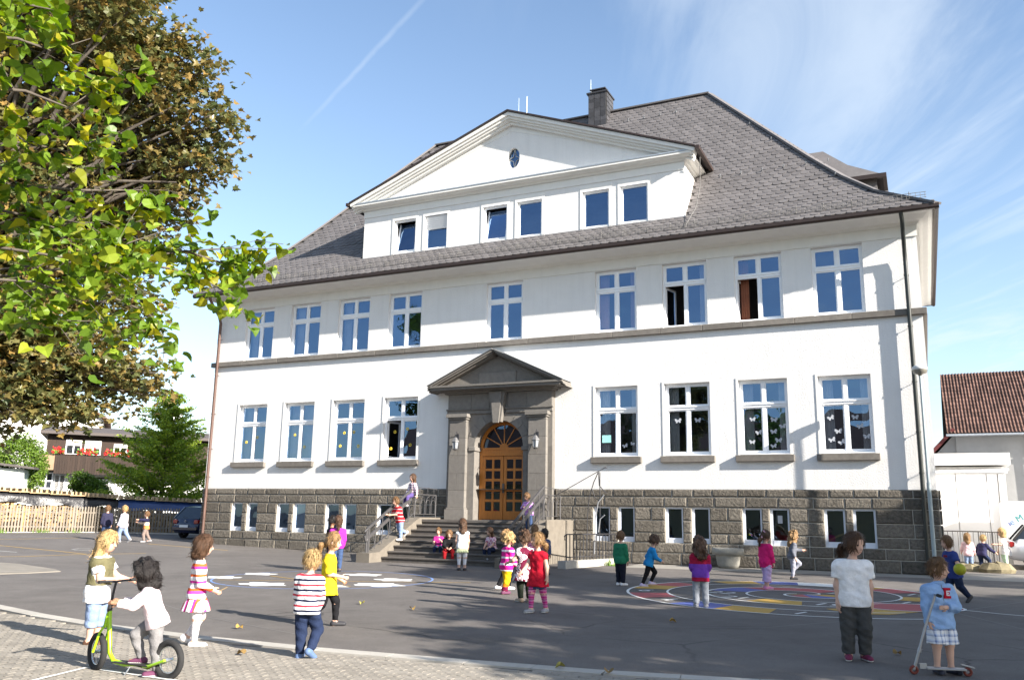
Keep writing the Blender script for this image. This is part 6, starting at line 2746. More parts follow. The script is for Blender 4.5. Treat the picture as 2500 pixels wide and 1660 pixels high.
# ================================================================ children
def surface_nets(fn, lo, hi, h):
    """smooth closed surface of an implicit function sampled on a grid"""
    lo, hi = np.asarray(lo), np.asarray(hi)
    n = np.maximum(((hi - lo) / h).astype(int) + 2, 4)
    ax = [lo[i] + h * np.arange(n[i]) for i in range(3)]
    X, Y, Z = np.meshgrid(*ax, indexing='ij')
    P = np.stack([X, Y, Z], -1).reshape(-1, 3).astype(np.float32)
    D = fn(P).reshape(n)
    S = D < 0
    c = np.zeros(tuple(n - 1), np.int8)
    for i in (0, 1):
        for j in (0, 1):
            for k in (0, 1):
                c += S[i:n[0] - 1 + i, j:n[1] - 1 + j, k:n[2] - 1 + k]
    act = (c > 0) & (c < 8)
    idx = -np.ones(act.shape, np.int64)
    A = np.argwhere(act)
    if len(A) == 0:
        return np.zeros((0, 3)), np.zeros((0, 4), int)
    idx[tuple(A.T)] = np.arange(len(A))
    acc = np.zeros((len(A), 3))
    cnt = np.zeros(len(A))
    cor = [(i, j, k) for i in (0, 1) for j in (0, 1) for k in (0, 1)]
    for a in cor:
        for d in range(3):
            if a[d]:
                continue
            b = list(a)
            b[d] = 1
            d0 = D[A[:, 0] + a[0], A[:, 1] + a[1], A[:, 2] + a[2]]
            d1 = D[A[:, 0] + b[0], A[:, 1] + b[1], A[:, 2] + b[2]]
            m = (d0 < 0) != (d1 < 0)
            t = np.where(m, d0 / np.where(m, d0 - d1, 1), 0)
            p = np.tile(np.array(a, float), (len(A), 1))
            p[:, d] += t
            acc[m] += p[m]
            cnt[m] += 1
    V = lo + h * (A + acc / np.maximum(cnt, 1)[:, None])
    F = []
    for d in range(3):
        u, v = (d + 1) % 3, (d + 2) % 3
        s0 = [slice(None)] * 3
        s1 = [slice(None)] * 3
        s0[d], s1[d] = slice(0, -1), slice(1, None)
        x = S[tuple(s0)] != S[tuple(s1)]
        E = np.argwhere(x)
        E = E[(E[:, u] > 0) & (E[:, v] > 0) & (E[:, u] < n[u] - 1) & (E[:, v] < n[v] - 1)]
        if len(E) == 0:
            continue
        ins = S[tuple(E.T)]
        q = []
        for du, dv in ((1, 1), (0, 1), (0, 0), (1, 0)):
            e = E.copy()
            e[:, u] -= du
            e[:, v] -= dv
            q.append(idx[tuple(e.T)])
        q = np.stack(q, 1)
        q[~ins] = q[~ins][:, ::-1]
        F.append(q[(q >= 0).all(1)])
    return V, np.concatenate(F)


def cap(P, a, b, ra, rb):
    a, b = np.array(a, np.float32), np.array(b, np.float32)
    d = b - a
    L2 = float(d @ d) + 1e-9
    t = np.clip(((P - a) @ d) / L2, 0, 1)
    return np.linalg.norm(P - a - t[:, None] * d, axis=1) - (ra + (rb - ra) * t)


def ell(P, c, ax, r):
    """ellipsoid with axes ax (3 unit vectors) and radii r"""
    q = (P - np.array(c, np.float32)) @ np.array(ax, np.float32).T / np.array(r, np.float32)
    k = np.linalg.norm(q, axis=1)
    return (k - 1) * min(r)


def smin(ds, k):
    d = ds[0]
    for e in ds[1:]:
        h_ = np.clip(.5 + .5 * (e - d) / k, 0, 1)
        d = e + (d - e) * h_ - k * h_ * (1 - h_)
    return d


def bounds(prims, pad):
    pts = np.array([p for (a, b, ra, rb) in prims for p in (a, b)])
    r = max(max(p[2], p[3]) for p in prims) + pad
    return pts.min(0) - r, pts.max(0) + r


SKIN = mat('child_skin', (.58, .36, .27), .55, var=.06, vs_=9, spec=.35)
SKIN_D = mat('tan_child_skin', (.36, .19, .115), .55, var=.06, vs_=9, spec=.35)
EYE = mat('dark_eye', (.015, .01, .008), .2, spec=.6)
LIP = mat('soft_lip', (.45, .14, .12), .5)


def cloth(name, col, rough=.9):
    return mat('cloth_' + name, col, rough, var=.16, vs_=12, bump=.022, bs=11, spec=.12)


def hairmat(name, col):
    return mat('hair_' + name, col, .5, var=.55, vs_=34, bump=.012, bs=90, stretch=(2.0, 2.0, .16), spec=.35)


BLOND = hairmat('blond', (.40, .27, .12))
DBLOND = hairmat('dark_blond', (.24, .14, .06))
BROWN = hairmat('brown', (.075, .038, .02))
BLACK = hairmat('black', (.012, .009, .009))
LBROWN = hairmat('light_brown', (.15, .08, .035))


def pattern(name, cols, period, axis=2, offset=0., mode='stripe', rot=None):
    """woven or printed repeats: stripes along an axis, plaid, dots or rings"""
    m = bpy.data.materials.new('cloth_' + name)
    m.use_nodes = True
    nt, N, L = nodes_of(m)
    b = nt.nodes['Principled BSDF']
    b.inputs['Roughness'].default_value = .9
    b.inputs['Specular IOR Level'].default_value = .12
    tc = N('ShaderNodeTexCoord')
    sep = N('ShaderNodeSeparateXYZ')
    L(tc.outputs['Object'], sep.inputs[0])

    def fract(src, per, off=0.):
        a = N('ShaderNodeMath')
        a.operation = 'MULTIPLY_ADD'
        a.inputs[1].default_value = 1 / per
        a.inputs[2].default_value = off + 40
        L(src, a.inputs[0])
        f = N('ShaderNodeMath')
        f.operation = 'FRACT'
        L(a.outputs[0], f.inputs[0])
        return f.outputs[0]

    def ramp(src, cs_):
        cr = N('ShaderNodeValToRGB')
        cr.color_ramp.interpolation = 'CONSTANT'
        el = cr.color_ramp.elements
        tot = sum(w for _, w in cs_)
        acc = 0
        for i, (c, w) in enumerate(cs_):
            e = el[0] if i == 0 else (el[1] if i == 1 else el.new(acc / tot))
            e.position = acc / tot
            e.color = (*c, 1)
            acc += w
        L(src, cr.inputs[0])
        return cr.outputs[0]
    wn = N('ShaderNodeTexNoise')
    wn.inputs['Scale'].default_value = 11
    wn.inputs['Detail'].default_value = 6
    L(tc.outputs['Object'], wn.inputs['Vector'])
    wb = N('ShaderNodeBump')
    wb.inputs['Distance'].default_value = .022
    L(wn.outputs[0], wb.inputs['Height'])
    L(wb.outputs[0], b.inputs['Normal'])
    if mode == 'stripe':
        nz = N('ShaderNodeTexNoise')
        nz.inputs['Scale'].default_value = 9
        L(tc.outputs['Object'], nz.inputs['Vector'])
        ad = N('ShaderNodeMath')
        ad.operation = 'MULTIPLY_ADD'
        ad.inputs[1].default_value = .02
        L(nz.outputs[0], ad.inputs[0])
        L(sep.outputs[axis], ad.inputs[2])
        L(ramp(fract(ad.outputs[0], period, offset), cols), b.inputs['Base Color'])
    elif mode == 'plaid':
        ad = N('ShaderNodeMath')
        ad.operation = 'ADD'
        L(sep.outputs[0], ad.inputs[0])
        L(sep.outputs[1], ad.inputs[1])
        mx = N('ShaderNodeMix')
        mx.data_type = 'RGBA'
        mx.inputs[0].default_value = .5
        L(ramp(fract(sep.outputs[2], period), cols), mx.inputs[6])
        L(ramp(fract(ad.outputs[0], period * 1.25), cols), mx.inputs[7])
        L(mx.outputs[2], b.inputs['Base Color'])
    else:
        vo = N('ShaderNodeTexVoronoi')
        vo.inputs['Scale'].default_value = 1 / period
        L(tc.outputs['Object'], vo.inputs['Vector'])
        L(ramp(vo.outputs['Distance'], cols), b.inputs['Base Color'])
    return m


def unit(v):
    v = np.array(v, float)
    return v / (np.linalg.norm(v) + 1e-9)


EYE_ME = None


def small_ball(name, m, r=(1, 1, 1)):
    b = MB()
    b.lathe([(math.sin(PI * k / 6), -math.cos(PI * k / 6)) for k in range(7)], (0, 0, 0), 8)
    return b.mesh(name, [m])


EYE_ME = small_ball('eye', EYE)
LIP_ME = small_ball('mouth', LIP)


def child(label, pos, H, phi, az, LA=None, RA=None, LL=None, RL=None, lean=(0, 0), head=(0, 0), support=None, skin=SKIN, hair=BROWN, style='short',
          top=None, bottom=None, shoes=None, legs=None, res=.013, sit=False, extra=None, build=1.10, group='children in the schoolyard'):
    """one child: pose from limb directions (forward, left, up); clothing and hair are separate pieces over one continuous body"""
    LA = LA or ((.03, .16, -1), (.18, .06, -1))
    RA = RA or ((.03, -.16, -1), (.18, -.06, -1))
    LL = LL or ((.05, .03, -1), (-.06, 0, -1))
    RL = RL or ((.0, -.03, -1), (-.04, 0, -1))
    if res > .0112:
        res *= 1.25
    a = rad(phi + az)
    F, Lf, U = np.array([math.cos(a), math.sin(a), 0]), np.array([-math.sin(a), math.cos(a), 0]), np.array([0, 0, 1.])
    W = lambda d: unit(d[0] * F + d[1] * Lf + d[2] * U)
    pel = np.zeros(3)
    tdir = W((lean[0], lean[1], 1))
    tl, tu = .225 * H, .215 * H
    J = {}
    for s, leg in ((1, LL), (-1, RL)):
        hip = pel + Lf * s * .052 * H
        kn = hip + W(leg[0]) * tl
        an = kn + W(leg[1]) * tu
        J[s] = [hip, kn, an, W(leg[1])]
    low = min((1, -1), key=lambda s: J[s][2][2]) if support is None else support
    base = J[low][2].copy()
    base[2] = J[low][2][2] - .045 * H
    if sit:
        base = np.array([pel[0], pel[1], min(J[1][2][2], J[-1][2][2]) - .045 * H])
    sh = -base
    pel = pel + sh
    for s in J:
        J[s] = [q + sh for q in J[s][:3]] + [J[s][3]]
    chest = pel + tdir * .235 * H
    neck0 = pel + tdir * .315 * H
    hd = rad(head[0])
    hF = F * math.cos(hd) + Lf * math.sin(hd)
    hL = -F * math.sin(hd) + Lf * math.cos(hd)
    pt_ = rad(head[1])
    hU = unit(U * math.cos(pt_) + hF * math.sin(pt_) + tdir * .35)
    hF = unit(hF - (hF @ hU) * hU)
    hL = np.cross(hU, hF)
    HS = H * (1.0 if H > 1.4 else 1.06)
    hc = neck0 + unit(tdir + hU) * .055 * H + hU * .085 * HS + hF * .012 * H
    A = {}
    for s, arm in ((1, LA), (-1, RA)):
        shd = neck0 - tdir * .058 * H + Lf * s * .092 * H * min(build, 1.12)
        el = shd + W(arm[0]) * .155 * H
        wr = el + W(arm[1]) * .135 * H
        A[s] = [shd, el, wr, W(arm[1])]
    G_ = build
    k = .022 * H
    fat = .058 * H * G_
    tors = [(pel + Lf * .035 * H, chest + Lf * .040 * H, fat, fat * .98), (pel - Lf * .035 * H, chest - Lf * .040 * H, fat, fat * .98), (chest, neck0 - tdir * .03 * H, fat * .95, fat * .7),
            (A[1][0], A[-1][0], .034 * H, .034 * H), (neck0 - tdir * .01 * H, A[1][0], .026 * H, .03 * H), (neck0 - tdir * .01 * H, A[-1][0], .026 * H, .03 * H), (pel + Lf * .045 * H - F * .02 * H, pel - Lf * .045 * H - F * .02 * H, .060 * H * G_, .060 * H * G_)]
    armp = {s: [(A[s][0], A[s][1], .031 * H * G_, .025 * H * G_), (A[s][1], A[s][2], .025 * H * G_, .018 * H)] for s in A}
    legp = {s: [(J[s][0], J[s][1], .056 * H * G_, .039 * H * G_), (J[s][1], J[s][2], .037 * H * G_, .024 * H)] for s in J}
    feet = {}
    for s in J:
        fdir = F * .97 + Lf * s * .18
        lifted = J[s][2][2] > .045 * H + .05 and not sit
        if lifted:
            sd_ = J[s][3]
            fdir = unit(fdir - (fdir @ sd_) * sd_)
        fdir = unit(fdir)
        heel = J[s][2] - fdir * .022 * H - (U if not lifted else -J[s][3]) * .022 * H
        toe = J[s][2] + fdir * .098 * H - (U if not lifted else -J[s][3]) * .026 * H
        feet[s] = (heel, toe, lifted)
    footp = {s: [(J[s][2], feet[s][0], .026 * H, .026 * H), (feet[s][0], feet[s][1], .027 * H, .020 * H)] for s in J}
    headax = (hF, hL, hU)
    hr = (.074 * HS, .064 * HS, .088 * HS)
    palm = {s: (A[s][2] + A[s][3] * .012 * H, A[s][2] + A[s][3] * .048 * H) for s in A}

    def body(P):
        ds = [cap(P, *q) for q in tors]
        for s in (1, -1):
            ds += [cap(P, *q) for q in armp[s] + legp[s] + footp[s]]
            ds.append(cap(P, *palm[s], .017 * H, .019 * H))
        ds.append(cap(P, neck0 - tdir * .02 * H, hc - hU * .04 * HS, .034 * H, .029 * H))
        d = smin(ds, k)
        h1_ = ell(P, hc, headax, hr)
        h2_ = ell(P, hc - hU * .042 * HS + hF * .022 * HS, headax, (.050 * HS, .046 * HS, .050 * HS))
        nose = cap(P, hc + hF * .070 * HS - hU * .006 * HS, hc + hF * .083 * HS - hU * .024 * HS, .006 * HS, .011 * HS)
        dh_ = smin([h1_, h2_], .02 * HS)
        dh_ = smin([dh_, nose], .008 * HS)
        for s in (1, -1):
            e = ell(P, hc + hL * s * .066 * HS - hU * .012 * HS - hF * .004 * HS, headax, (.016 * HS, .009 * HS, .025 * HS))
            dh_ = smin([dh_, e], .006 * HS)
            # eye sockets
            so_ = np.linalg.norm(P - (hc + hF * .078 * HS + hL * s * .029 * HS + hU * .003 * HS), axis=1) - .014 * HS
            dh_ = np.maximum(dh_, -so_ - .002)
        return smin([d, dh_], .012 * H)
    t = thing('child', label, 'child', pos, 0, group)

    def emit(name, fn, lo, hi, m, h_, smooth=True):
        V, Fq = surface_nets(fn, lo, hi, h_)
        if len(V) == 0:
            return None
        return obj(name, raw_mesh(name, V, Fq, m, smooth), t)
    allp = tors + armp[1] + armp[-1] + legp[1] + legp[-1] + footp[1] + footp[-1] + [(hc, hc, .1 * HS, .1 * HS)] + [(palm[s][0], palm[s][1], .02 * H, .02 * H) for s in (1, -1)]
    lo, hi = bounds(allp, .01)
    V, Fq = surface_nets(body, lo, hi, res)
    # five separate fingers per hand, rooted in the palm
    fv, ff = [], []
    off = len(V)
    for s in (1, -1):
        dr = A[s][3]
        up_ = unit(np.cross(dr, Lf * s)) if abs(dr @ Lf) < .9 else F
        sd2 = unit(np.cross(up_, dr)) * 1.0
        inn = -Lf * s - (-Lf * s @ dr) * dr
        inn = unit(inn)
        wid = unit(np.cross(dr, inn))
        if wid @ F < 0:
            wid = -wid
        p0 = palm[s][1]
        for q in range(5):
            if q == 4:
                r0 = palm[s][0] + wid * .016 * H
                pth = [r0, r0 + wid * .016 * H + dr * .012 * H + inn * .006 * H, r0 + wid * .020 * H + dr * .030 * H + inn * .014 * H]
            else:
                r0 = p0 + wid * (.014 - .0095 * q) * H
                ln = (.040, .045, .042, .034)[q] * H
                pth = [r0, r0 + dr * ln * .55 + inn * .006 * H, r0 + dr * ln * .85 + inn * .020 * H]
            rr_ = [.0072 * H, .0066 * H, .0048 * H]
            mb = MB()
            mb.tube(pth, rr_, 5, cap=False)
            fv += mb.v
            ff += [tuple(i + off for i in f_) for f_ in mb.f]
            off += len(mb.v)
    V = np.concatenate([V, np.array(fv)])
    Fq = np.concatenate([Fq, np.array(ff)])
    obj('body', raw_mesh('body', V, Fq, skin, True), t)
    # face
    for s in (1, -1):
        o = obj('eye', EYE_ME, t)
        c = hc + hF * .0655 * HS + hL * s * .029 * HS + hU * .002 * HS
        o.matrix_local = Matrix([[*(np.array([hF[r] * .006, hL[r] * .0105, hU[r] * .0075]) * HS), c[r]] for r in range(3)] + [[0, 0, 0, 1]])
    o = obj('mouth', LIP_ME, t)
    c = hc + hF * .0665 * HS - hU * .052 * HS
    o.matrix_local = Matrix([[*(np.array([hF[r] * .007, hL[r] * .019, hU[r] * .006]) * HS), c[r]] for r in range(3)] + [[0, 0, 0, 1]])
    # hair
    face_c = hc + hF * .088 * HS - hU * (.030 if style != 'fringe' else .05) * HS
    hp = []
    jit = 1.0
    if style in ('long', 'curlylong'):
        w = .052 * HS
        hp = [(hc - hF * .03 * HS, hc - hF * .055 * HS - hU * .17 * HS, .068 * HS, .052 * HS), (hc + hL * .045 * HS - hF * .01 * HS, hc + hL * .055 * HS - hF * .03 * HS - hU * .15 * HS, .035 * HS, .028 * HS), (hc - hL * .045 * HS - hF * .01 * HS, hc - hL * .055 * HS - hF * .03 * HS - hU * .15 * HS, .035 * HS, .028 * HS)]
        if style == 'curlylong':
            jit = 3
            hp = [(a_, b_, r1 * 1.25, r2 * 1.6) for (a_, b_, r1, r2) in hp]
    elif style in ('bob', 'messybob'):
        hp = [(hc - hF * .02 * HS, hc - hF * .03 * HS - hU * .075 * HS, .078 * HS, .066 * HS), (hc + hL * .05 * HS, hc + hL * .054 * HS - hU * .075 * HS, .033 * HS, .028 * HS), (hc - hL * .05 * HS, hc - hL * .054 * HS - hU * .075 * HS, .033 * HS, .028 * HS)]
        if style == 'messybob':
            jit = 2.6
            hp = [(a_, b_ - hU * .03 * HS, r1 * 1.25, r2 * 1.4) for (a_, b_, r1, r2) in hp]
    elif style in ('pony', 'ponylow'):
        z0 = .02 if style == 'pony' else -.05
        q0 = hc - hF * .078 * HS + hU * z0 * HS
        hp = [(q0, q0 - hF * .045 * HS - hU * .02 * HS, .024 * HS, .034 * HS), (q0 - hF * .045 * HS - hU * .02 * HS, q0 - hF * .05 * HS - hU * .13 * HS, .034 * HS, .012 * HS)]
    elif style == 'curly':
        jit = 3.2
    th_ = {'short': .011, 'curly': .026, 'messybob': .03, 'curlylong': .026}.get(style, .013) * HS
    e1, e2, e3 = np.array([61., 23, 9]) / HS * 1.1, np.array([-17., 55, 13]) / HS * 1.1, np.array([29., -37, 47]) / HS

    def hairf(P):
        d = ell(P, hc - hF * .006 * HS + hU * .006 * HS, headax, (hr[0] + th_, hr[1] + th_, hr[2] + th_))
        q = P - hc
        # hairline: nothing below the nape or in front of the face
        cut = np.maximum(-(q @ hU) - (.045 if style in ('short', 'curly', 'pony', 'ponylow') else .07) * HS, (q @ hF) - .066 * HS)
        face = np.linalg.norm((P - face_c) @ np.array([hF, hL, hU]).T / np.array([.080, .058, .082]) / HS, axis=1) - 1
        d = np.maximum(d, -face * .05 * HS)
        d = np.maximum(d, cut)
        if hp:
            d2 = smin([cap(P, *x_) for x_ in hp], .02 * HS)
            d2 = np.maximum(d2, -face * .05 * HS)
            d = smin([d, d2], .012 * HS)
        return d + jit * .0048 * HS * (np.sin(P @ e1) * np.sin(P @ e2) + .7 * np.sin(P @ e3))
    lo, hi = bounds([(hc, hc, .125 * HS, .125 * HS)] + hp, .02)
    V, Fq = surface_nets(hairf, lo, hi, min(res, .0105))
    # loose strands over the mass of hair
    ns = 620 if res < .0112 else 240
    rg = np.random.default_rng(int(H * 1000) + int(phi))
    p = V[rg.integers(0, len(V), ns)]
    nrm = p - hc
    nrm /= np.linalg.norm(nrm, axis=1)[:, None] + 1e-9
    tg = -hU[None] * 1.0 - hF[None] * .35 + rg.normal(0, .38 + .1 * jit, (ns, 3))
    tg -= (tg * nrm).sum(1)[:, None] * nrm * .85
    tg /= np.linalg.norm(tg, axis=1)[:, None] + 1e-9
    ln = (rg.uniform(.03, .075, ns) * HS)[:, None]
    sd_ = np.cross(tg, nrm) * (.0030 * HS)
    p0 = p + nrm * .001
    p1 = p + tg * ln * .5 + nrm * .007 * HS * rg.uniform(.3, 1.3, (ns, 1))
    p2 = p + tg * ln + nrm * .004 * HS * rg.uniform(-.5, 1.4, (ns, 1))
    SV = np.stack([p0 - sd_, p0 + sd_, p1 + sd_, p1 - sd_, p2 + sd_ * .4, p2 - sd_ * .4], 1).reshape(-1, 3)
    b0 = len(V) + np.arange(ns) * 6
    SF = np.concatenate([np.stack([b0, b0 + 1, b0 + 2, b0 + 3], 1), np.stack([b0 + 3, b0 + 2, b0 + 4, b0 + 5], 1)])
    obj('hair', raw_mesh('hair', np.concatenate([V, SV]), np.concatenate([Fq, SF]), hair, True), t)
    w1, w2, w3 = np.array([31., 17, 42]) / 1.2, np.array([-19., 37, 25]) / 1.2, np.array([53., -31, 71]) / 1.2

    def folds(P, amp):
        return amp * (np.sin(P @ w1) * np.sin(P @ w2 + .6) + .5 * np.sin(P @ w3))
    # upper garment
    if top:
        g = max(top.get('loose', .011), (bottom.get('loose', .010) + .011) if (bottom and bottom.get('type', 'trousers') != 'skirt') else 0) * H / 1.2
        sl_ = top.get('sleeve', 2)
        hem = top.get('hem', .05) * H
        cut_pt, nck = pel - tdir * hem, neck0 + tdir * .006 * H
        flare = top.get('flare', 0)

        def topf(P):
            ds = [cap(P, q[0], q[1], q[2] + g, q[3] + g) for q in tors]
            if hem > .03 * H:
                rr0 = fat * 1.04 + g + flare * .3
                for s in (1, -1):
                    ds.append(cap(P, pel + Lf * s * .035 * H, pel - tdir * hem * 1.05 + Lf * s * (.035 * H + flare * .5), rr0, rr0 + flare))
                ds.append(cap(P, pel, pel - tdir * hem * 1.05, rr0 * 1.05, rr0 * 1.1 + flare))
            d = smin(ds, k)
            d = np.maximum(d, -((P - cut_pt) @ tdir))
            d = np.maximum(d, (P - nck) @ unit(tdir + hU * .2) - .0)
            if sl_ > 0:
                for s in (1, -1):
                    q0, q1 = armp[s]
                    f1 = min(sl_, 1)
                    e_ = A[s][0] + (A[s][1] - A[s][0]) * f1
                    dd_ = cap(P, q0[0], q0[1], q0[2] + g, q0[3] + g * 1.2)
                    if sl_ <= 1:
                        dd_ = np.maximum(dd_, (P - e_) @ unit(A[s][1] - A[s][0]))
                    else:
                        e_ = A[s][1] + (A[s][2] - A[s][1]) * (sl_ - 1) * .97
                        d3 = cap(P, q1[0], q1[1], q1[2] + g, q1[3] + g)
                        d3 = np.maximum(d3, (P - e_) @ unit(A[s][2] - A[s][1]))
                        dd_ = smin([dd_, d3], .01)
                    d = smin([d, dd_], k * .8)
            return d + folds(P, top.get('fold', .0032))
        prs = tors + armp[1] + armp[-1] + [(pel, pel - tdir * hem * 1.1, fat + g + flare, fat + g + flare * 1.6)]
        lo, hi = bounds(prs, .03)
        emit(top.get('name', 'shirt'), topf, lo, hi, top['m'], res)
        if 'over' in top:
            ov = top['over']
            cp2 = pel - tdir * ov.get('hem', .0) * H

            def overf(P):
                ds = [cap(P, q[0], q[1], q[2] + g + .011, q[3] + g + .011) for q in tors]
                d = smin(ds, k)
                d = np.maximum(d, -((P - cp2) @ tdir))
                d = np.maximum(d, (P - nck) @ tdir + .012 * H)
                for s in (1, -1):
                    d = np.maximum(d, -(cap(P, A[s][0], A[s][1], .050 * H, .04 * H)))
                return d + folds(P, .003)
            lo, hi = bounds(tors, .04)
            emit(ov.get('name', 'vest'), overf, lo, hi, ov['m'], res)
    # lower garment
    if bottom:
        g = bottom.get('loose', .010) * H / 1.2
        ty = bottom.get('type', 'trousers')
        if ty in ('trousers', 'shorts'):
            ln = bottom.get('len', 1.97)
            fl_ = bottom.get('flare', 0) * H

            def botf(P):
                ds = [cap(P, pel + Lf * .040 * H, pel - Lf * .040 * H, fat + g, fat + g), cap(P, pel + tdir * .05 * H, pel, fat * .98 + g, fat + g)] + [cap(P, tors[6][0], tors[6][1], tors[6][2] + g, tors[6][3] + g)]
                d = smin(ds, k)
                d = np.maximum(d, (P - pel) @ tdir - .05 * H)
                for s in (1, -1):
                    q0, q1 = legp[s]
                    d0 = cap(P, q0[0], q0[1], q0[2] + g, q0[3] + g * 1.2)
                    if ln <= 1:
                        e_ = J[s][0] + (J[s][1] - J[s][0]) * ln
                        d0 = cap(P, q0[0], J[s][1], q0[2] + g, q0[3] + g * 1.5 + fl_)
                        d0 = np.maximum(d0, (P - e_) @ unit(J[s][1] - J[s][0]))
                    else:
                        e_ = J[s][1] + (J[s][2] - J[s][1]) * (ln - 1)
                        d1 = cap(P, q1[0], q1[1], q1[2] + g * 1.2, q1[3] + g * 1.3 + fl_)
                        d1 = np.maximum(d1, (P - e_) @ unit(J[s][2] - J[s][1]))
                        d0 = smin([d0, d1], .012)
                    d = smin([d, d0], k * .8)
                return d + folds(P, bottom.get('fold', .0035))
            lo, hi = bounds([tors[0], tors[1], tors[6]] + legp[1] + legp[-1], .035 + fl_)
            emit('trousers' if ty == 'trousers' else 'shorts', botf, lo, hi, bottom['m'], res)
        else:
            ln = bottom.get('len', .2) * H
            fl_ = bottom.get('flare', .06) * H
            npl = bottom.get('pleats', 9)

            def skf(P):
                q = P - pel
                z = -(q @ tdir)
                r_ = q + z[:, None] * tdir
                x_, y_ = r_ @ F, r_ @ Lf
                an = np.arctan2(y_, x_)
                f_ = np.clip((z + .03 * H) / (ln + .03 * H), 0, 1)
                rad_ = np.sqrt((x_ / .9) ** 2 + (y_ / 1.12) ** 2)
                R0 = fat * 1.12 + .006 + fl_ * f_ + .05 * fl_ * np.sin(npl * an) * f_ * 2
                return np.maximum(np.maximum(rad_ - R0, z - ln + .004 * np.sin(npl * an)), -z - .035 * H)
            R1 = fat * 1.5 + fl_ * 1.35
            lo, hi = bounds([(pel + tdir * .03 * H, pel - tdir * ln, R1, R1)], .02)
            emit('skirt', skf, lo, hi, bottom['m'], res)
    if legs:
        ln = legs.get('len', 1.98)

        def legf(P):
            d = None
            for s in (1, -1):
                q0, q1 = legp[s]
                d0 = cap(P, q0[0], q0[1], q0[2] + .004, q0[3] + .004)
                d1 = cap(P, q1[0], q1[1], q1[2] + .004, q1[3] + .004)
                e_ = J[s][1] + (J[s][2] - J[s][1]) * (ln - 1)
                d1 = np.maximum(d1, (P - e_) @ unit(J[s][2] - J[s][1]))
                d0 = smin([d0, d1], .012)
                d = d0 if d is None else smin([d, d0], .01)
            return d
        lo, hi = bounds(legp[1] + legp[-1], .03)
        emit('tights', legf, lo, hi, legs['m'], res)
    # shoes
    if shoes:
        for s in (1, -1):
            q = footp[s]

            def shf(P):
                d = smin([cap(P, q[0][0], q[0][1], .026 * H + .007, .026 * H + .007), cap(P, q[1][0], q[1][1], .027 * H + .008, .021 * H + .008)], .012)
                d = np.maximum(d, (P - J[s][2]) @ (-J[s][3]) - (.02 if not shoes.get('boot') else .06) * H)
                if not feet[s][2] and not sit:
                    d = np.maximum(d, -P[:, 2] + J[s][2][2] - .045 * H + .002)
                return d
            lo, hi = bounds(q, .03)
            o = emit('shoe', shf, lo, hi, shoes['m'], min(res, .010))
            if 'sole' in shoes and not feet[s][2]:
                def slf(P):
                    d = cap(P, q[1][0], q[1][1], .027 * H + .010, .021 * H + .010)
                    zf = J[s][2][2] - .045 * H
                    return np.maximum(np.maximum(d, P[:, 2] - zf - .020), -P[:, 2] + zf + .001)
                emit('sole', slf, lo, hi, shoes['sole'], .010)
    info = dict(root=t, hc=hc, hF=hF, hL=hL, hU=hU, HS=HS, J=J, A=A, pel=pel, chest=chest, neck=neck0, F=F, L=Lf, tdir=tdir, fat=fat, palm=palm, H=H)
    return info


def deco(info, name, b, mats):
    return b.build(name, mats, info['root'])


WHT, NAVY, JEAN = (.75, .75, .76), (.012, .016, .045), (.045, .075, .16)
C_JEAN = cloth('blue_denim', JEAN)
C_JEAND = cloth('dark_denim', (.018, .028, .065))
C_JEANL = cloth('pale_denim', (.20, .27, .42))
C_WHITE = cloth('white_cotton', (.78, .77, .77))
C_PALEP = cloth('pale_pink_cotton', (.80, .66, .68))
C_GREY = cloth('grey_jersey', (.20, .195, .20))
C_BLACK = cloth('black_cotton', (.012, .012, .014))
S_WHITE = mat('white_shoe', (.68, .67, .68), .6)
S_DARK = mat('dark_shoe', (.03, .03, .035), .6)
S_GREY = mat('grey_shoe', (.30, .30, .32), .7)
S_PLUM = mat('plum_shoe', (.12, .035, .08), .7)
S_SOLE = mat('rubber_sole', (.6, .6, .58), .8)
ARM_DOWN_L, ARM_DOWN_R = ((.03, .14, -1), (.2, .05, -1)), ((.03, -.14, -1), (.2, -.05, -1))
STEP_F, STEP_B = ((.42, 0, -1), (.02, 0, -1)), ((-.22, 0, -1), (-.62, 0, -1))


def on(x, y):
    return (x, y, zg(y, x))


# ---- foreground left
k = child('girl in an olive vest and white tee with rolled jeans behind the green scooter', on(4.28, -20.35), 1.36, 335, 49, LA=((.55, .10, -.75), (.95, .05, -.25)), RA=((.30, -.05, -.9), (.9, .25, .05)), head=(-8, 14), lean=(.04, 0),
          hair=BLOND, style='long', top=dict(m=C_WHITE, sleeve=.62, hem=.10, flare=.012, over=dict(m=cloth('olive_vest', (.13, .12, .065)), hem=-.06)), bottom=dict(m=C_JEANL, len=1.45, loose=.016, flare=.012), shoes=dict(m=mat('brown_boot', (.10, .05, .03), .7), boot=1), res=.0105)
k = child('girl in a pale pink shirt and grey trousers riding the green scooter', (6.40, -21.44, zg(-21.44) + .13), 1.13, 172, 47, LA=((.70, .18, -.60), (.95, -.05, .12)), RA=((.66, -.15, -.6), (.95, .05, .12)), LL=((-.12, .10, -1), (-.12, .02, -1)), RL=((1.0, -.03, -.78), (-.35, 0, -1)), lean=(.34, 0), head=(0, 12), support=-1,
          skin=SKIN_D, hair=BLACK, style='messybob', top=dict(m=C_PALEP, sleeve=2, hem=.06, flare=.010), bottom=dict(m=C_GREY, len=1.97, loose=.013, fold=.005), shoes=dict(m=S_PLUM, sole=S_SOLE), res=.0105)
DRESS = pattern('dress_stripes', [((.74, .74, .76), .2), ((.62, .05, .34), .11), ((.68, .12, .03), .11), ((.74, .74, .76), .13), ((.45, .42, .46), .07), ((.62, .05, .34), .09), ((.74, .74, .76), .16), ((.68, .12, .03), .10)], .30)
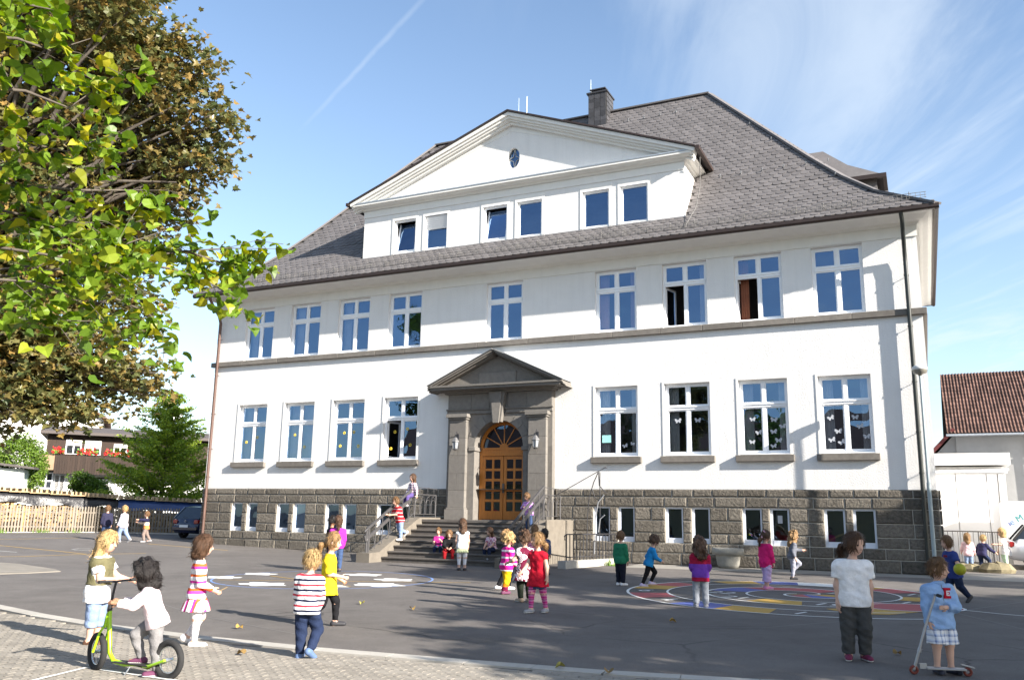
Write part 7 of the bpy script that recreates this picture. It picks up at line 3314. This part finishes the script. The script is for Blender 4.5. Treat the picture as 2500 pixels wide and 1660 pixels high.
DRESSV = pattern('skirt_stripes', [((.74, .74, .76), .3), ((.62, .05, .34), .25), ((.68, .12, .03), .2), ((.74, .7, .74), .25)], .115, axis=0)
k = child('girl in a striped pink and white dress with white tights walking right', on(5.48, -19.79), 1.32, 2, 44, LA=((.12, .12, -1), (.85, -.1, -.5)), RA=((.10, -.12, -1), (.88, .0, -.42)), LL=((.25, .02, -1), (-.62, 0, -1)), RL=((.06, -.02, -1), (-.03, 0, -1)), head=(0, 8),
          hair=BROWN, style='bob', top=dict(m=DRESS, name='dress', sleeve=2, hem=.05, loose=.012), bottom=dict(type='skirt', m=DRESSV, len=.155, flare=.075, pleats=11), legs=dict(m=cloth('white_tights', (.74, .72, .74))), shoes=dict(m=S_WHITE, sole=S_SOLE), res=.0105)
b = MB()
h_ = k['palm'][-1][1]
b.tube([Vector(h_), Vector(h_) + Vector((.10, .06, .06))], .006, 5)
st_ = b.build('twig', [mat('pale_twig', (.3, .22, .12), .8)], None, (k['root'].location))
tag(st_, 'thin twig held by the girl in the striped dress', 'twig')
BOYS = pattern('boy_stripes', [((.75, .75, .77), .28), ((.5, .04, .06), .2), ((.75, .75, .77), .28), ((.015, .02, .05), .2)], .115)
child('blond boy in a red, white and navy striped shirt and jeans', on(7.16, -19.82), 1.20, 62, 38, LA=((.10, .12, -1), (.75, -.15, -.6)), RA=((.02, -.16, -1), (.5, .35, -.7)), LL=((.05, .02, -1), (-.05, 0, -1)), RL=((.38, -.14, -1), (-.62, .05, -1)), support=1, head=(-12, 10), lean=(.03, 0),
      hair=BLOND, style='short', top=dict(m=BOYS, sleeve=2, hem=.06, loose=.013, flare=.006), bottom=dict(m=C_JEAND, loose=.016, fold=.005), shoes=dict(m=mat('blue_trainer', (.10, .16, .30), .6), sole=S_SOLE), res=.0105)
child('girl in a yellow top with a ponytail beside the striped boy', on(5.78, -17.28), 1.33, 352, 37, LA=((.05, .12, -1), (.80, -.1, -.5)), RA=((.12, -.10, -1), (.92, .1, -.2)), LL=STEP_F, RL=STEP_B, head=(0, 14),
      hair=DBLOND, style='ponylow', top=dict(m=cloth('yellow_top', (.74, .56, .02)), sleeve=1, hem=.13, loose=.016, flare=.02, fold=.006), bottom=dict(m=C_BLACK, loose=.006), shoes=dict(m=S_DARK))
child('girl in a magenta pullover and jeans seen from behind near the stairs', on(-.62, -8.5), 1.44, 95, 36, LA=((.02, .14, -1), (.5, -.1, -.8)), RA=((.02, -.14, -1), (.3, .1, -.9)), hair=BROWN, style='ponylow',
      top=dict(m=cloth('magenta_knit', (.42, .03, .34)), sleeve=2, hem=.06), bottom=dict(m=C_JEAN, loose=.012), shoes=dict(m=S_DARK), res=.015)
child('dark-haired boy in a black pullover beside the magenta girl', on(-1.15, -8.2), 1.44, 18, 37, hair=BLACK, style='short', skin=SKIN_D, top=dict(m=C_BLACK, sleeve=2, hem=.06), bottom=dict(m=C_JEAND, loose=.012), shoes=dict(m=S_DARK), res=.016)
# ---- left background
child('boy in a dark pullover before the picket fence', on(-17.63, -1.97), 1.43, 100, 50, LL=STEP_F, RL=STEP_B, hair=LBROWN, style='short', top=dict(m=cloth('dark_navy_knit', (.03, .03, .06)), sleeve=2, hem=.07, loose=.018), bottom=dict(m=C_JEAN, loose=.014), shoes=dict(m=S_GREY), res=.02)
child('boy in a pale shirt and jeans walking before the dark fence', on(-16.1, -2.43), 1.46, 150, 49, LA=((.2, .1, -1), (.5, 0, -.8)), LL=((.35, 0, -1), (-.1, 0, -1)), RL=((-.3, 0, -1), (-.75, 0, -1)), hair=BLOND, style='short', top=dict(m=cloth('pale_checked_shirt', (.66, .62, .68)), sleeve=2, hem=.08, loose=.018), bottom=dict(m=C_JEANL, loose=.014), shoes=dict(m=S_GREY), res=.02)
child('boy in an orange vest stretching his arms before the parked car', on(-15.58, -1.64), 1.23, 190, 48, LA=((.9, .3, .1), (1, 0, .05)), RA=((.7, -.3, -.5), (1, .1, .1)), LL=((.35, .05, -1), (-.15, 0, -1)), RL=((-.30, 0, -1), (-.6, 0, -1)), hair=LBROWN, style='short', top=dict(m=pattern('orange_block', [((.02, .02, .05), .35), ((.65, .22, .08), .4), ((.7, .6, .5), .25)], .5, offset=.35), sleeve=2, hem=.05), bottom=dict(m=cloth('taupe', (.22, .17, .15)), loose=.013), shoes=dict(m=S_GREY), res=.018)
# ---- stairs
PLAID = pattern('plaid', [((.72, .68, .70), .5), ((.30, .10, .16), .22), ((.10, .08, .18), .28)], .085, mode='plaid')
child('girl in a plaid shirt perched on the left stair railing', (-2.40, -2.02, LZ + .42), 1.30, 215, 31, LA=((-.1, .5, -1), (.1, .3, -1)), RA=((.3, -.15, -1), (.6, .2, -.6)), LL=((.95, .15, -.25), (.05, 0, -1)), RL=((.95, -.05, -.25), (.0, 0, -1)), sit=True, hair=BROWN, style='long',
      top=dict(m=PLAID, sleeve=2, hem=.06, loose=.014), bottom=dict(m=cloth('violet_trousers', (.10, .07, .22)), loose=.010), shoes=dict(m=S_GREY), res=.015)
REDS = pattern('red_stripes', [((.48, .02, .03), .55), ((.62, .52, .52), .2), ((.48, .02, .03), .25)], .12)
child('boy in a red striped tee leaning on the left stair railing', (-2.02, -3.28, .60), 1.40, 210, 31, LA=((.55, .05, -.75), (.75, -.35, -.1)), RA=((.45, -.25, -.8), (.8, .1, .0)), LL=((-.05, .03, -1), (.0, 0, -1)), RL=((-.15, -.06, -1), (-1.0, -.1, -.35)), support=1, lean=(.25, 0), head=(10, 20),
      hair=LBROWN, style='short', top=dict(m=REDS, sleeve=.9, hem=.06, loose=.013), bottom=dict(m=C_JEANL, loose=.012), shoes=dict(m=S_WHITE), res=.015)
SITL, SITR = ((.92, .14, -.12), (.12, .02, -1)), ((.92, -.14, -.12), (.16, -.02, -1))


def seat(x, y, zfoot, phi, az, H, **kw):
    F_ = rad(phi + az)
    return dict(pos=(x, y, zfoot), H=H, phi=phi, az=az, sit=True, **kw)


child('child in a magenta tee and jeans sitting on the steps, leftmost of the seated', **seat(-.50, -3.35, .12, 262, 29, 1.12, LA=((.55, .2, -.8), (.7, -.3, .5)), RA=((.5, -.2, -.85), (.8, .2, -.1)), LL=SITL, RL=SITR, lean=(.22, 0), head=(-10, 5), hair=LBROWN, style='short',
      top=dict(m=cloth('magenta_tee', (.38, .03, .20)), sleeve=.7, hem=.02), bottom=dict(m=C_JEAND, loose=.01), shoes=dict(m=S_WHITE), res=.015))
child('child in red trousers and black top sitting next to the white-skirted girl', **seat(.05, -3.7, .0, 275, 28, 1.25, LA=((.6, .15, -.8), (.6, -.4, -.3)), RA=((.6, -.15, -.8), (.6, .4, -.3)), LL=((.92, .2, -.15), (.05, .02, -1)), RL=((.92, -.2, -.15), (.05, -.02, -1)), lean=(.42, 0), head=(0, 34), hair=LBROWN, style='bob',
      top=dict(m=C_BLACK, sleeve=2, hem=.03), bottom=dict(m=cloth('red_trousers', (.30, .015, .02)), loose=.012), shoes=dict(m=S_WHITE), res=.015))
k = child('girl in a white top, pale green skirt and white leggings facing the steps', on(1.95, -6.1), 1.38, 92, 28, LA=((.08, .14, -1), (.35, -.1, -.9)), RA=((.08, -.14, -1), (.5, .0, -.9)), hair=BROWN, style='long', head=(8, 12), lean=(.05, 0),
          top=dict(m=C_WHITE, sleeve=0, hem=.05, loose=.008), bottom=dict(type='skirt', m=cloth('pale_green_frill', (.56, .60, .36)), len=.13, flare=.045, pleats=13), legs=dict(m=cloth('white_leggings', (.72, .71, .75)), len=1.72), shoes=dict(m=S_DARK, boot=1), res=.014)
child('girl with long brown hair and jeans sitting alone on the middle of the steps', **seat(1.50, -3.45, .12, 232, 25, 1.24, LA=((.45, .1, -.9), (.75, -.35, -.45)), RA=((.5, -.1, -.9), (.75, .35, -.45)), LL=((.92, .1, .05), (-.05, .02, -1)), RL=((.92, -.1, .05), (-.05, -.02, -1)), lean=(.25, 0), head=(-5, 10), hair=BROWN, style='long',
      top=dict(m=pattern('pink_blossom', [((.42, .06, .16), .4), ((.68, .52, .58), .6)], .06, mode='dots'), sleeve=.55, hem=.03), bottom=dict(m=C_JEAND, loose=.01), shoes=dict(m=S_GREY), res=.015))
child('girl in a purple striped top leaning behind the right stair railing', (2.15, -2.25, LZ - 2 * RH), 1.22, 235, 24, LA=((.5, .2, -.8), (.6, -.5, .2)), RA=((.6, -.15, -.75), (.5, .5, .2)), lean=(.2, 0), head=(0, 22), hair=LBROWN, style='fringe',
      top=dict(m=pattern('purple_stripes', [((.36, .18, .48), .6), ((.50, .34, .60), .4)], .09), sleeve=2, hem=.06), bottom=dict(m=C_JEAN, loose=.01), shoes=dict(m=S_GREY), res=.015)
# ---- group before the steps
PINKS = pattern('pink_white_bars', [((.56, .02, .24), .42), ((.74, .66, .72), .28), ((.56, .02, .24), .3)], .135)
child('blond girl in a pink and white striped pullover and yellow trousers', on(5.82, -11.5), 1.19, 30, 25, LA=((.35, .1, -.9), (.95, -.1, -.1)), RA=((.10, -.14, -1), (.65, .1, -.6)), LL=((.2, .02, -1), (-.2, 0, -1)), RL=((-.1, -.02, -1), (-.3, 0, -1)), lean=(.08, 0), hair=BLOND, style='curly',
      top=dict(m=PINKS, sleeve=2, hem=.09, loose=.014), bottom=dict(m=pattern('yellow_red', [((.16, .012, .05), .30), ((.62, .16, .01), .08), ((.70, .42, .01), .62)], .62, offset=0.04), loose=.020, fold=.006), shoes=dict(m=S_PLUM), res=.0125)
child('blond girl in dark clothes hidden behind the pink-striped girl', on(5.50, -10.63), 1.22, 20, 25, hair=DBLOND, style='curly', LL=STEP_F, RL=STEP_B, top=dict(m=cloth('charcoal_top', (.035, .03, .04)), sleeve=2, hem=.06), bottom=dict(m=C_BLACK, loose=.01), shoes=dict(m=S_WHITE), res=.0135)
RINGS = pattern('ring_print', [((.72, .66, .68), .34), ((.10, .012, .03), .10), ((.70, .64, .66), .12), ((.12, .012, .035), .44)], .105, mode='dots')
k = child('brown-haired girl in a dark red tunic with white rings', on(6.92, -12.72), 1.26, 118, 25, LA=((.3, .5, -.8), (.75, .2, -.3)), RA=((.10, -.25, -1), (.5, -.1, -.7)), LL=((.12, .05, -1), (-.1, 0, -1)), RL=((-.02, -.05, -1), (-.1, 0, -1)), hair=BROWN, style='curly', head=(15, 5),
          top=dict(m=RINGS, name='tunic', sleeve=.4, hem=.17, flare=.05, loose=.012), bottom=dict(m=cloth('dark_green_trousers', (.022, .028, .02)), loose=.014), shoes=dict(m=mat('beige_shoe', (.38, .28, .20), .7), sole=S_SOLE), res=.0125)
TIGHTS = pattern('striped_tights', [((.50, .04, .22), .38), ((.66, .22, .42), .24), ((.14, .03, .10), .14), ((.60, .12, .32), .24)], .085)
k = child('girl in a red dress and pink striped tights walking towards the left', on(7.65, -14.27), 1.30, 236, 23.5, LA=((.05, .30, -1), (.15, .15, -1)), RA=((.35, -.25, -.9), (.75, -.1, -.55)), LL=((-.16, .06, -1), (-.30, .02, -1)), RL=((.26, -.03, -1), (.06, 0, -1)), head=(-30, 2), support=-1,
          hair=DBLOND, style='ponylow', top=dict(m=cloth('red_jersey', (.46, .012, .03)), name='dress', sleeve=.35, hem=.14, flare=.035, loose=.012, fold=.004), bottom=dict(type='skirt', m=C_JEAN, len=.17, flare=.02, pleats=5), legs=dict(m=TIGHTS), shoes=dict(m=S_GREY, sole=S_SOLE), res=.011)
child('child in a pink striped top partly hidden behind the ring-tunic girl', on(3.75, -5.1), 1.24, 100, 23, hair=LBROWN, style='long', top=dict(m=pattern('pink_fine_stripes', [((.55, .05, .2), .5), ((.65, .4, .48), .5)], .06), sleeve=2, hem=.06), bottom=dict(m=C_JEAN, loose=.01), shoes=dict(m=S_DARK), res=.016)
child('black-haired child in denim behind the girl in red', on(4.55, -6.3), 1.17, 60, 23, hair=BLACK, style='bob', skin=SKIN_D, top=dict(m=C_JEAN, sleeve=2, hem=.06), bottom=dict(m=C_BLACK, loose=.01), shoes=dict(m=S_DARK), res=.016)
# ---- around the spiral
child('boy in a green pullover and dark trousers at the left edge of the spiral', on(7.35, -8.3), 1.20, 52, 18, LA=((-.05, .12, -1), (.12, .03, -1)), RA=((.12, -.12, -1), (.35, 0, -1)), hair=LBROWN, style='short', top=dict(m=cloth('green_knit', (.02, .16, .085)), sleeve=2, hem=.07, loose=.013), bottom=dict(m=cloth('navy_track', (.012, .014, .024)), loose=.016), shoes=dict(m=S_WHITE), res=.0125)
child('child in a bright blue jacket and black leggings running over the spiral', on(7.80, -8.23), 1.16, 12, 17, LA=((-.5, .2, -.8), (.5, .1, -.8)), RA=((.3, -.2, -.9), (.6, .2, -.3)), LL=((.75, .03, -1), (-.45, 0, -1)), RL=((-.30, -.02, -1), (-.45, 0, -1)), support=-1, lean=(.28, 0), head=(0, 8), hair=BROWN, style='curly',
      top=dict(m=cloth('cyan_fleece', (.02, .22, .50)), sleeve=2, hem=.07, loose=.018, flare=.01), bottom=dict(m=C_BLACK, loose=.006), shoes=dict(m=mat('lilac_shoe', (.48, .42, .62), .6), sole=S_SOLE), res=.0125)
SPOTS = pattern('red_gold_print', [((.55, .30, .04), .3), ((.34, .012, .05), .7)], .035, mode='dots')
child('girl with wavy brown hair in a red top and grey jeans seen from behind', on(10.1, -11.82), 1.21, 92, 13.5, LA=((.05, .16, -1), (.6, -.1, -.6)), RA=((.05, -.16, -1), (.6, .1, -.6)), LL=((.02, .08, -1), (-.03, .02, -1)), RL=((.0, -.06, -1), (-.03, -.02, -1)), hair=BROWN, style='curlylong', head=(10, 12),
      top=dict(m=pattern('red_over_violet', [((.16, .05, .36), .24), ((.34, .014, .05), .76)], 1.0, offset=-.545), sleeve=1.5, hem=.10, loose=.014, flare=.01), bottom=dict(m=cloth('washed_grey_jeans', (.27, .29, .33)), loose=.012, flare=.012), shoes=dict(m=S_GREY, sole=S_SOLE), res=.0115)
k = child('girl in a pink jacket, lilac wide trousers and ribboned hair', on(10.5, -7.4), 1.27, 40, 9, LA=((.0, .14, -1), (.15, .05, -1)), RA=((.12, -.14, -1), (.3, 0, -1)), LL=((.22, .05, -1), (-.08, .03, -1)), RL=((-.12, -.06, -1), (-.12, -.02, -1)), hair=BROWN, style='ponylow', head=(-5, 4),
          top=dict(m=cloth('pink_fleece', (.62, .02, .15)), sleeve=2, hem=.10, loose=.015), bottom=dict(m=cloth('lilac_linen', (.50, .36, .56)), len=1.62, loose=.018, flare=.035, fold=.006), shoes=dict(m=mat('pink_shoe', (.62, .22, .38), .6), sole=S_SOLE), res=.0125)
b = MB()
q0 = Vector(k['hc'] - k['hF'] * .08 + k['hU'] * .06)
b.tube([q0, q0 + Vector((-.02, -.05, -.1)), q0 + Vector((-.06, -.08, -.24))], [.014, .018, .010], 5)
b.tube([q0, q0 + Vector((.03, -.04, .05)), q0 + Vector((.06, -.05, .01))], [.012, .016, .008], 5)
deco(k, 'hair_ribbon', b, [cloth('pink_ribbon', (.62, .36, .48))])
child('girl in a grey tee over black sleeves running near the basement window', on(10.6, -4.0), 1.20, 12, 8, LA=((.5, .25, -.6), (.85, 0, .0)), RA=((-.3, -.2, -.9), (.3, -.2, -.9)), LL=((.85, .02, -.75), (-.75, 0, -.75)), RL=((.05, -.02, -1), (-.15, 0, -1)), support=-1, lean=(.15, 0), hair=DBLOND, style='curlylong',
      top=dict(m=pattern('grey_marl', [((.10, .105, .13), .5), ((.15, .16, .19), .5)], .04), sleeve=2, hem=.05), bottom=dict(m=cloth('grey_leggings', (.26, .27, .33)), loose=.007), shoes=dict(m=S_DARK), res=.0135)
# ---- right foreground
k = child('tall girl in a white tee and dark grey trousers with hands at her sides', on(12.93, -16.6), 1.48, 280, 4.5, LA=((.0, .15, -1), (.05, .02, -1)), RA=((-.02, -.17, -1), (.12, -.02, -1)), LL=((.10, .05, -1), (-.16, .0, -1)), RL=((.02, -.05, -1), (-.10, -.02, -1)), head=(36, 18), build=1.12,
          hair=BROWN, style='ponylow', top=dict(m=C_WHITE, sleeve=.62, hem=.06, loose=.010, fold=.0028), bottom=dict(m=cloth('dark_grey_twill', (.07, .07, .068)), loose=.018, flare=.006, fold=.006), shoes=dict(m=mat('magenta_trainer', (.16, .02, .06), .7), sole=S_SOLE), res=.0105)
CHECK = pattern('blue_check', [((.74, .75, .78), .55), ((.10, .15, .32), .22), ((.45, .52, .68), .23)], .062, mode='plaid')
k = child('boy in a pale blue hooded jacket and checked shorts standing with a silver scooter', on(14.04, -17.0), 1.21, 300, 1, LA=((.25, .22, -.9), (.42, -.85, .0)), RA=((.06, -.16, -1), (.20, .05, -1)), LL=((.03, .08, -1), (-.03, .02, -1)), RL=((.10, -.05, -1), (-.10, 0, -1)), head=(42, 6), support=1,
          hair=LBROWN, style='short', top=dict(m=cloth('sky_blue_fleece', (.26, .40, .64)), name='jacket', sleeve=2, hem=.085, loose=.022, flare=.008, fold=.005), bottom=dict(type='shorts', m=CHECK, len=1.0, loose=.018, flare=.018), shoes=dict(m=mat('navy_trainer', (.03, .035, .06), .7), sole=mat('dark_sole', (.05, .05, .06), .8)), res=.0105)
SB = k
# hood collar and the big letter
b = MB()
nk = Vector(k['neck'])
b.torus(nk + Vector((0, 0, .0)), .058, .022, Vector(k['tdir']) + Vector(k['F']) * -.35, 20, 8)
deco(k, 'hood', b, [cloth('sky_blue_fleece', (.26, .40, .64))])
# letter E on the jacket: red block letter with a pale inner letter
Fv, Lv, Tv = Vector(SB['F']), Vector(SB['L']), Vector(SB['tdir'])
oc = Vector(SB['chest']) + Lv * .050 + Fv * (SB['fat'] + .026) + Tv * .005
ex, ey = -Lv * -1, Tv


def letter_e(s, w, d, m, name, inset):
    b = MB()
    bars = [(-.5, -.5, .30, 1.0), (-.2, .26, .62, .24), (-.2, -.12, .46, .24), (-.2, -.5, .62, .24)]
    for (x, y, ww, hh) in bars:
        p = oc + ex * (x * s) + ey * (y * s * 1.35) + Fv * (d - .03)
        b.obox(p, ex * ww * s, ey * hh * s * 1.35, Fv * .03)
    deco(SB, name, b, [m])


# as seen from the front the letter runs from the wearer's right to left
letter_e(.085, 0, .014, cloth('letter_red', (.40, .012, .03)), 'letter_patch', 0)
letter_e(.040, 0, .018, cloth('letter_pale', (.62, .58, .62)), 'letter_inlay', 0)
b = MB()
p = Vector(SB['neck']) + Fv * (SB['fat'] * .8)
b.tube([p + Tv * .0 + Fv * .02, Vector(SB['chest']) + Fv * (SB['fat'] + .024), Vector(SB['pel']) + Fv * (SB['fat'] + .028)], .004, 4)
deco(SB, 'zip', b, [mat('grey_zip', (.2, .22, .26), .5)])


# ---------------------------------------------------------------- green kick scooter
M_LIME = mat('lime_scooter_paint', (.34, .62, .015), .3, var=.05, spec=.6)
M_TYRE = mat('black_rubber_tyre', (.025, .025, .026), .85, var=.2, vs_=20)
M_CHROME = mat('bright_spoke', (.62, .63, .65), .25, metal=.9)
sc1 = thing('kick_scooter', 'lime green kick scooter with large air tyres ridden by the pink-shirted girl', 'scooter', (6.28, -21.46, zg(-21.46)), PI)
WR = .20


def wheel(parent, c, R, r, steer=0., spokes=14):
    b = MB()
    ax = Vector((math.sin(steer), math.cos(steer), 0))
    b.torus(c, R - r, r, ax, 34, 10)
    w = b.build('wheel', [M_TYRE], parent)
    b = MB()
    b.torus(c, R - 2.1 * r, r * .28, ax, 30, 6)
    b.build('rim', [M_CHROME], w)
    b = MB()
    c = Vector(c)
    t = Vector((0, 0, 1)).cross(ax).normalized()
    for k in range(spokes):
        a = 2 * PI * k / spokes
        d = Vector((0, 0, 1)) * math.sin(a) + t * math.cos(a)
        b.tube([c + ax * .025 * (1 if k % 2 else -1), c + d * (R - 2.1 * r)], .0022, 4)
    b.tube([c - ax * .05, c + ax * .05], .018, 8)
    b.build('spokes', [M_CHROME], w)
    return w


# scooter points along local +x (world -x)
fw_c, rw_c = (.52, .0, WR), (-.52, 0, WR)
wheel(sc1, fw_c, WR, .033, .30)
wheel(sc1, rw_c, WR, .033)
b = MB()
b.tube([(.40, 0, .66), (.385, 0, .52), (.33, 0, .20), (.26, 0, .125), (.10, 0, .105), (-.24, 0, .105), (-.34, 0, .15)], .024, 10)
for s in (-1, 1):
    b.tube([(-.20, s * .025, .11), (-.32, s * .055, .13), (-.52, s * .058, .20)], .014, 8)
b.build('frame', [M_LIME], sc1)
b = MB()
b.box(-.30, .22, -.065, .065, .118, .132, bev=.004)
b.build('deck', [mat('black_grip_deck', (.03, .03, .03), .9)], sc1)
b = MB()
b.tube([(.40, 0, .60), (.43, .0, .46)], .028, 10)
for s in (-1, 1):
    b.tube([(.43, s * .03, .46), (.45, s * .055, .40), (.52, s * .055, .20)], .014, 8)
b.build('fork', [M_LIME], sc1)
b = MB()
b.tube([(.39, 0, .68), (.365, 0, .84), (.345, 0, .93)], .013, 8)
b.tube([(.40, 0, .62), (.388, 0, .70)], .026, 10)
b.build('stem', [M_IROND], sc1)
b = MB()
b.tube([(.31, -.24, .94), (.34, -.10, .94), (.345, 0, .93), (.34, .10, .94), (.31, .24, .94)], .011, 8)
b.build('handlebar', [M_IROND], sc1)
for s in (-1, 1):
    b = MB()
    b.tube([(.325, s * .16, .942), (.308, s * .255, .942)], .017, 8)
    b.build('grip', [M_TYRE], sc1)
b = MB()
b.tube([(-.34, 0, .19), (-.36, 0, .30), (-.30, 0, .25)], .016, 6)
b.build('rear_brake', [M_IROND], sc1)
b = MB()
b.tube([(-.05, .06, .10), (-.03, .10, .02), (.02, .12, .005)], .008, 6)
b.build('kickstand', [M_CHROME], sc1)

# ---------------------------------------------------------------- folding silver scooter
sc2 = thing('folding_scooter', 'small silver folding scooter with black grips held by the boy in blue', 'scooter', (13.95, -17.2, zg(-17.2)), rad(196))
M_ALU = mat('silver_aluminium', (.36, .36, .37), .4, metal=.8)
M_REDW = mat('clear_red_wheel', (.16, .035, .025), .4)
for c in ((.30, 0, .05), (-.26, 0, .05)):
    b = MB()
    b.torus(c, .035, .016, (0, 1, 0), 20, 8)
    b.lathe([(0, 0), (.03, 0)], c, 8)
    b.build('wheel', [M_REDW], sc2)
b = MB()
b.box(-.24, .17, -.052, .052, .062, .085, bev=.006)
b.box(.165, .24, -.02, .02, .066, .12)
b.build('deck', [M_ALU], sc2)
b = MB()
b.tube([(.30, 0, .05), (.265, 0, .15), (.15, 0, .50), (.015, 0, .86)], [.016, .017, .015, .013], 8)
b.tube([(.232, 0, .24), (.217, 0, .28)], .024, 8)
b.build('stem', [M_ALU], sc2)
b = MB()
b.tube([(.015, -.15, .86), (.015, .15, .86)], .011, 8)
b.build('handlebar', [M_ALU], sc2)
for s in (-1, 1):
    b = MB()
    b.tube([(.015, s * .085, .86), (.015, s * .185, .86)], .019, 8)
    b.build('grip', [M_TYRE], sc2)
b = MB()
b.prism([(-.33, .09), (-.20, .12), (-.20, .13), (-.33, .10)], -.03, .03)
b.build('rear_fender', [M_ALU], sc2)

# ---------------------------------------------------------------- boy with the ball and children at the right corner
k = child('boy in a blue tee running with a yellow-green ball under his arm', on(14.23, -8.1), 1.27, 212, -1.5, LA=((.0, .50, -.8), (.35, .55, -.35)), RA=((.2, -.3, -.8), (.6, .1, -.3)), LL=((-.15, .05, -1), (-.70, .02, -.8)), RL=((.30, -.02, -1), (-.02, 0, -1)), support=-1, lean=(.20, .05), head=(-6, 8),
          hair=LBROWN, style='fringe', top=dict(m=cloth('royal_blue_tee', (.035, .055, .20)), sleeve=.75, hem=.10, loose=.018, flare=.012), bottom=dict(m=C_JEAND, loose=.017), shoes=dict(m=S_DARK), res=.0125)
hp = Vector(k['palm'][1][1])
ballc = hp + Vector((.03, -.07, .02))
b = MB()
b.lathe([(.115 * math.sin(PI * q / 12), -.115 * math.cos(PI * q / 12)) for q in range(13)], (0, 0, 0), 20)
o = b.build('ball', [mat('yellow_green_ball', (.36, .36, .02), .5, var=.1, vs_=8)], None, Vector(k['root'].location) + ballc)
tag(o, 'yellow-green ball carried by the running boy in blue', 'ball')
b = MB()
cc = Vector(k['chest']) + Vector(k['F']) * (k['fat'] + .026)
b.obox(cc - Vector(k['L']) * .06 - Vector((0, 0, .02)) - Vector(k['F']) * .02, Vector(k['L']) * .12, Vector((0, 0, .045)), Vector(k['F']) * .03)
deco(k, 'chest_print', b, [cloth('dark_red_print', (.18, .02, .03))])
child('small blond girl in a pink and white top by the railing', on(15.08, 3.2), 1.14, 100, -2, hair=DBLOND, style='long', LA=((.3, .3, -.9), (.6, .0, -.5)), RA=((.2, -.3, -.9), (.4, -.1, -.6)), top=dict(m=cloth('pale_rose', (.66, .46, .50)), sleeve=2, hem=.07, loose=.014), bottom=dict(m=C_JEANL, loose=.008), shoes=dict(m=S_PLUM), res=.015)
child('child in a navy jacket bending over by the boulders', on(15.32, 3.4), 1.14, 60, -2.5, hair=BLOND, style='short', LA=((.3, .6, -.6), (.3, .5, -.6)), RA=((.5, -.4, -.7), (.6, -.5, -.5)), LL=((.25, .05, -1), (-.4, 0, -1)), RL=((.75, -.3, -.8), (-.2, -.25, -1)), lean=(.35, 0), top=dict(m=cloth('navy_anorak', (.03, .03, .075)), sleeve=2, hem=.06, loose=.018), bottom=dict(m=C_JEAND, loose=.012), shoes=dict(m=S_DARK), res=.015)
child('girl in white and pale green clothes holding the steel railing', on(16.12, 4.1), 1.30, 200, -3.5, hair=BLOND, style='bob', LA=((.6, .25, -.5), (1, .1, .0)), RA=((.2, -.2, -.9), (.3, 0, -.9)), LL=((-.05, .03, -1), (-.1, 0, -1)), RL=((-.2, -.1, -1), (-.3, 0, -1)), top=dict(m=C_WHITE, sleeve=.8, hem=.08, loose=.013), bottom=dict(m=cloth('mint_trousers', (.46, .62, .46)), loose=.01), shoes=dict(m=mat('pink_sandal', (.5, .25, .32), .7)), res=.015)
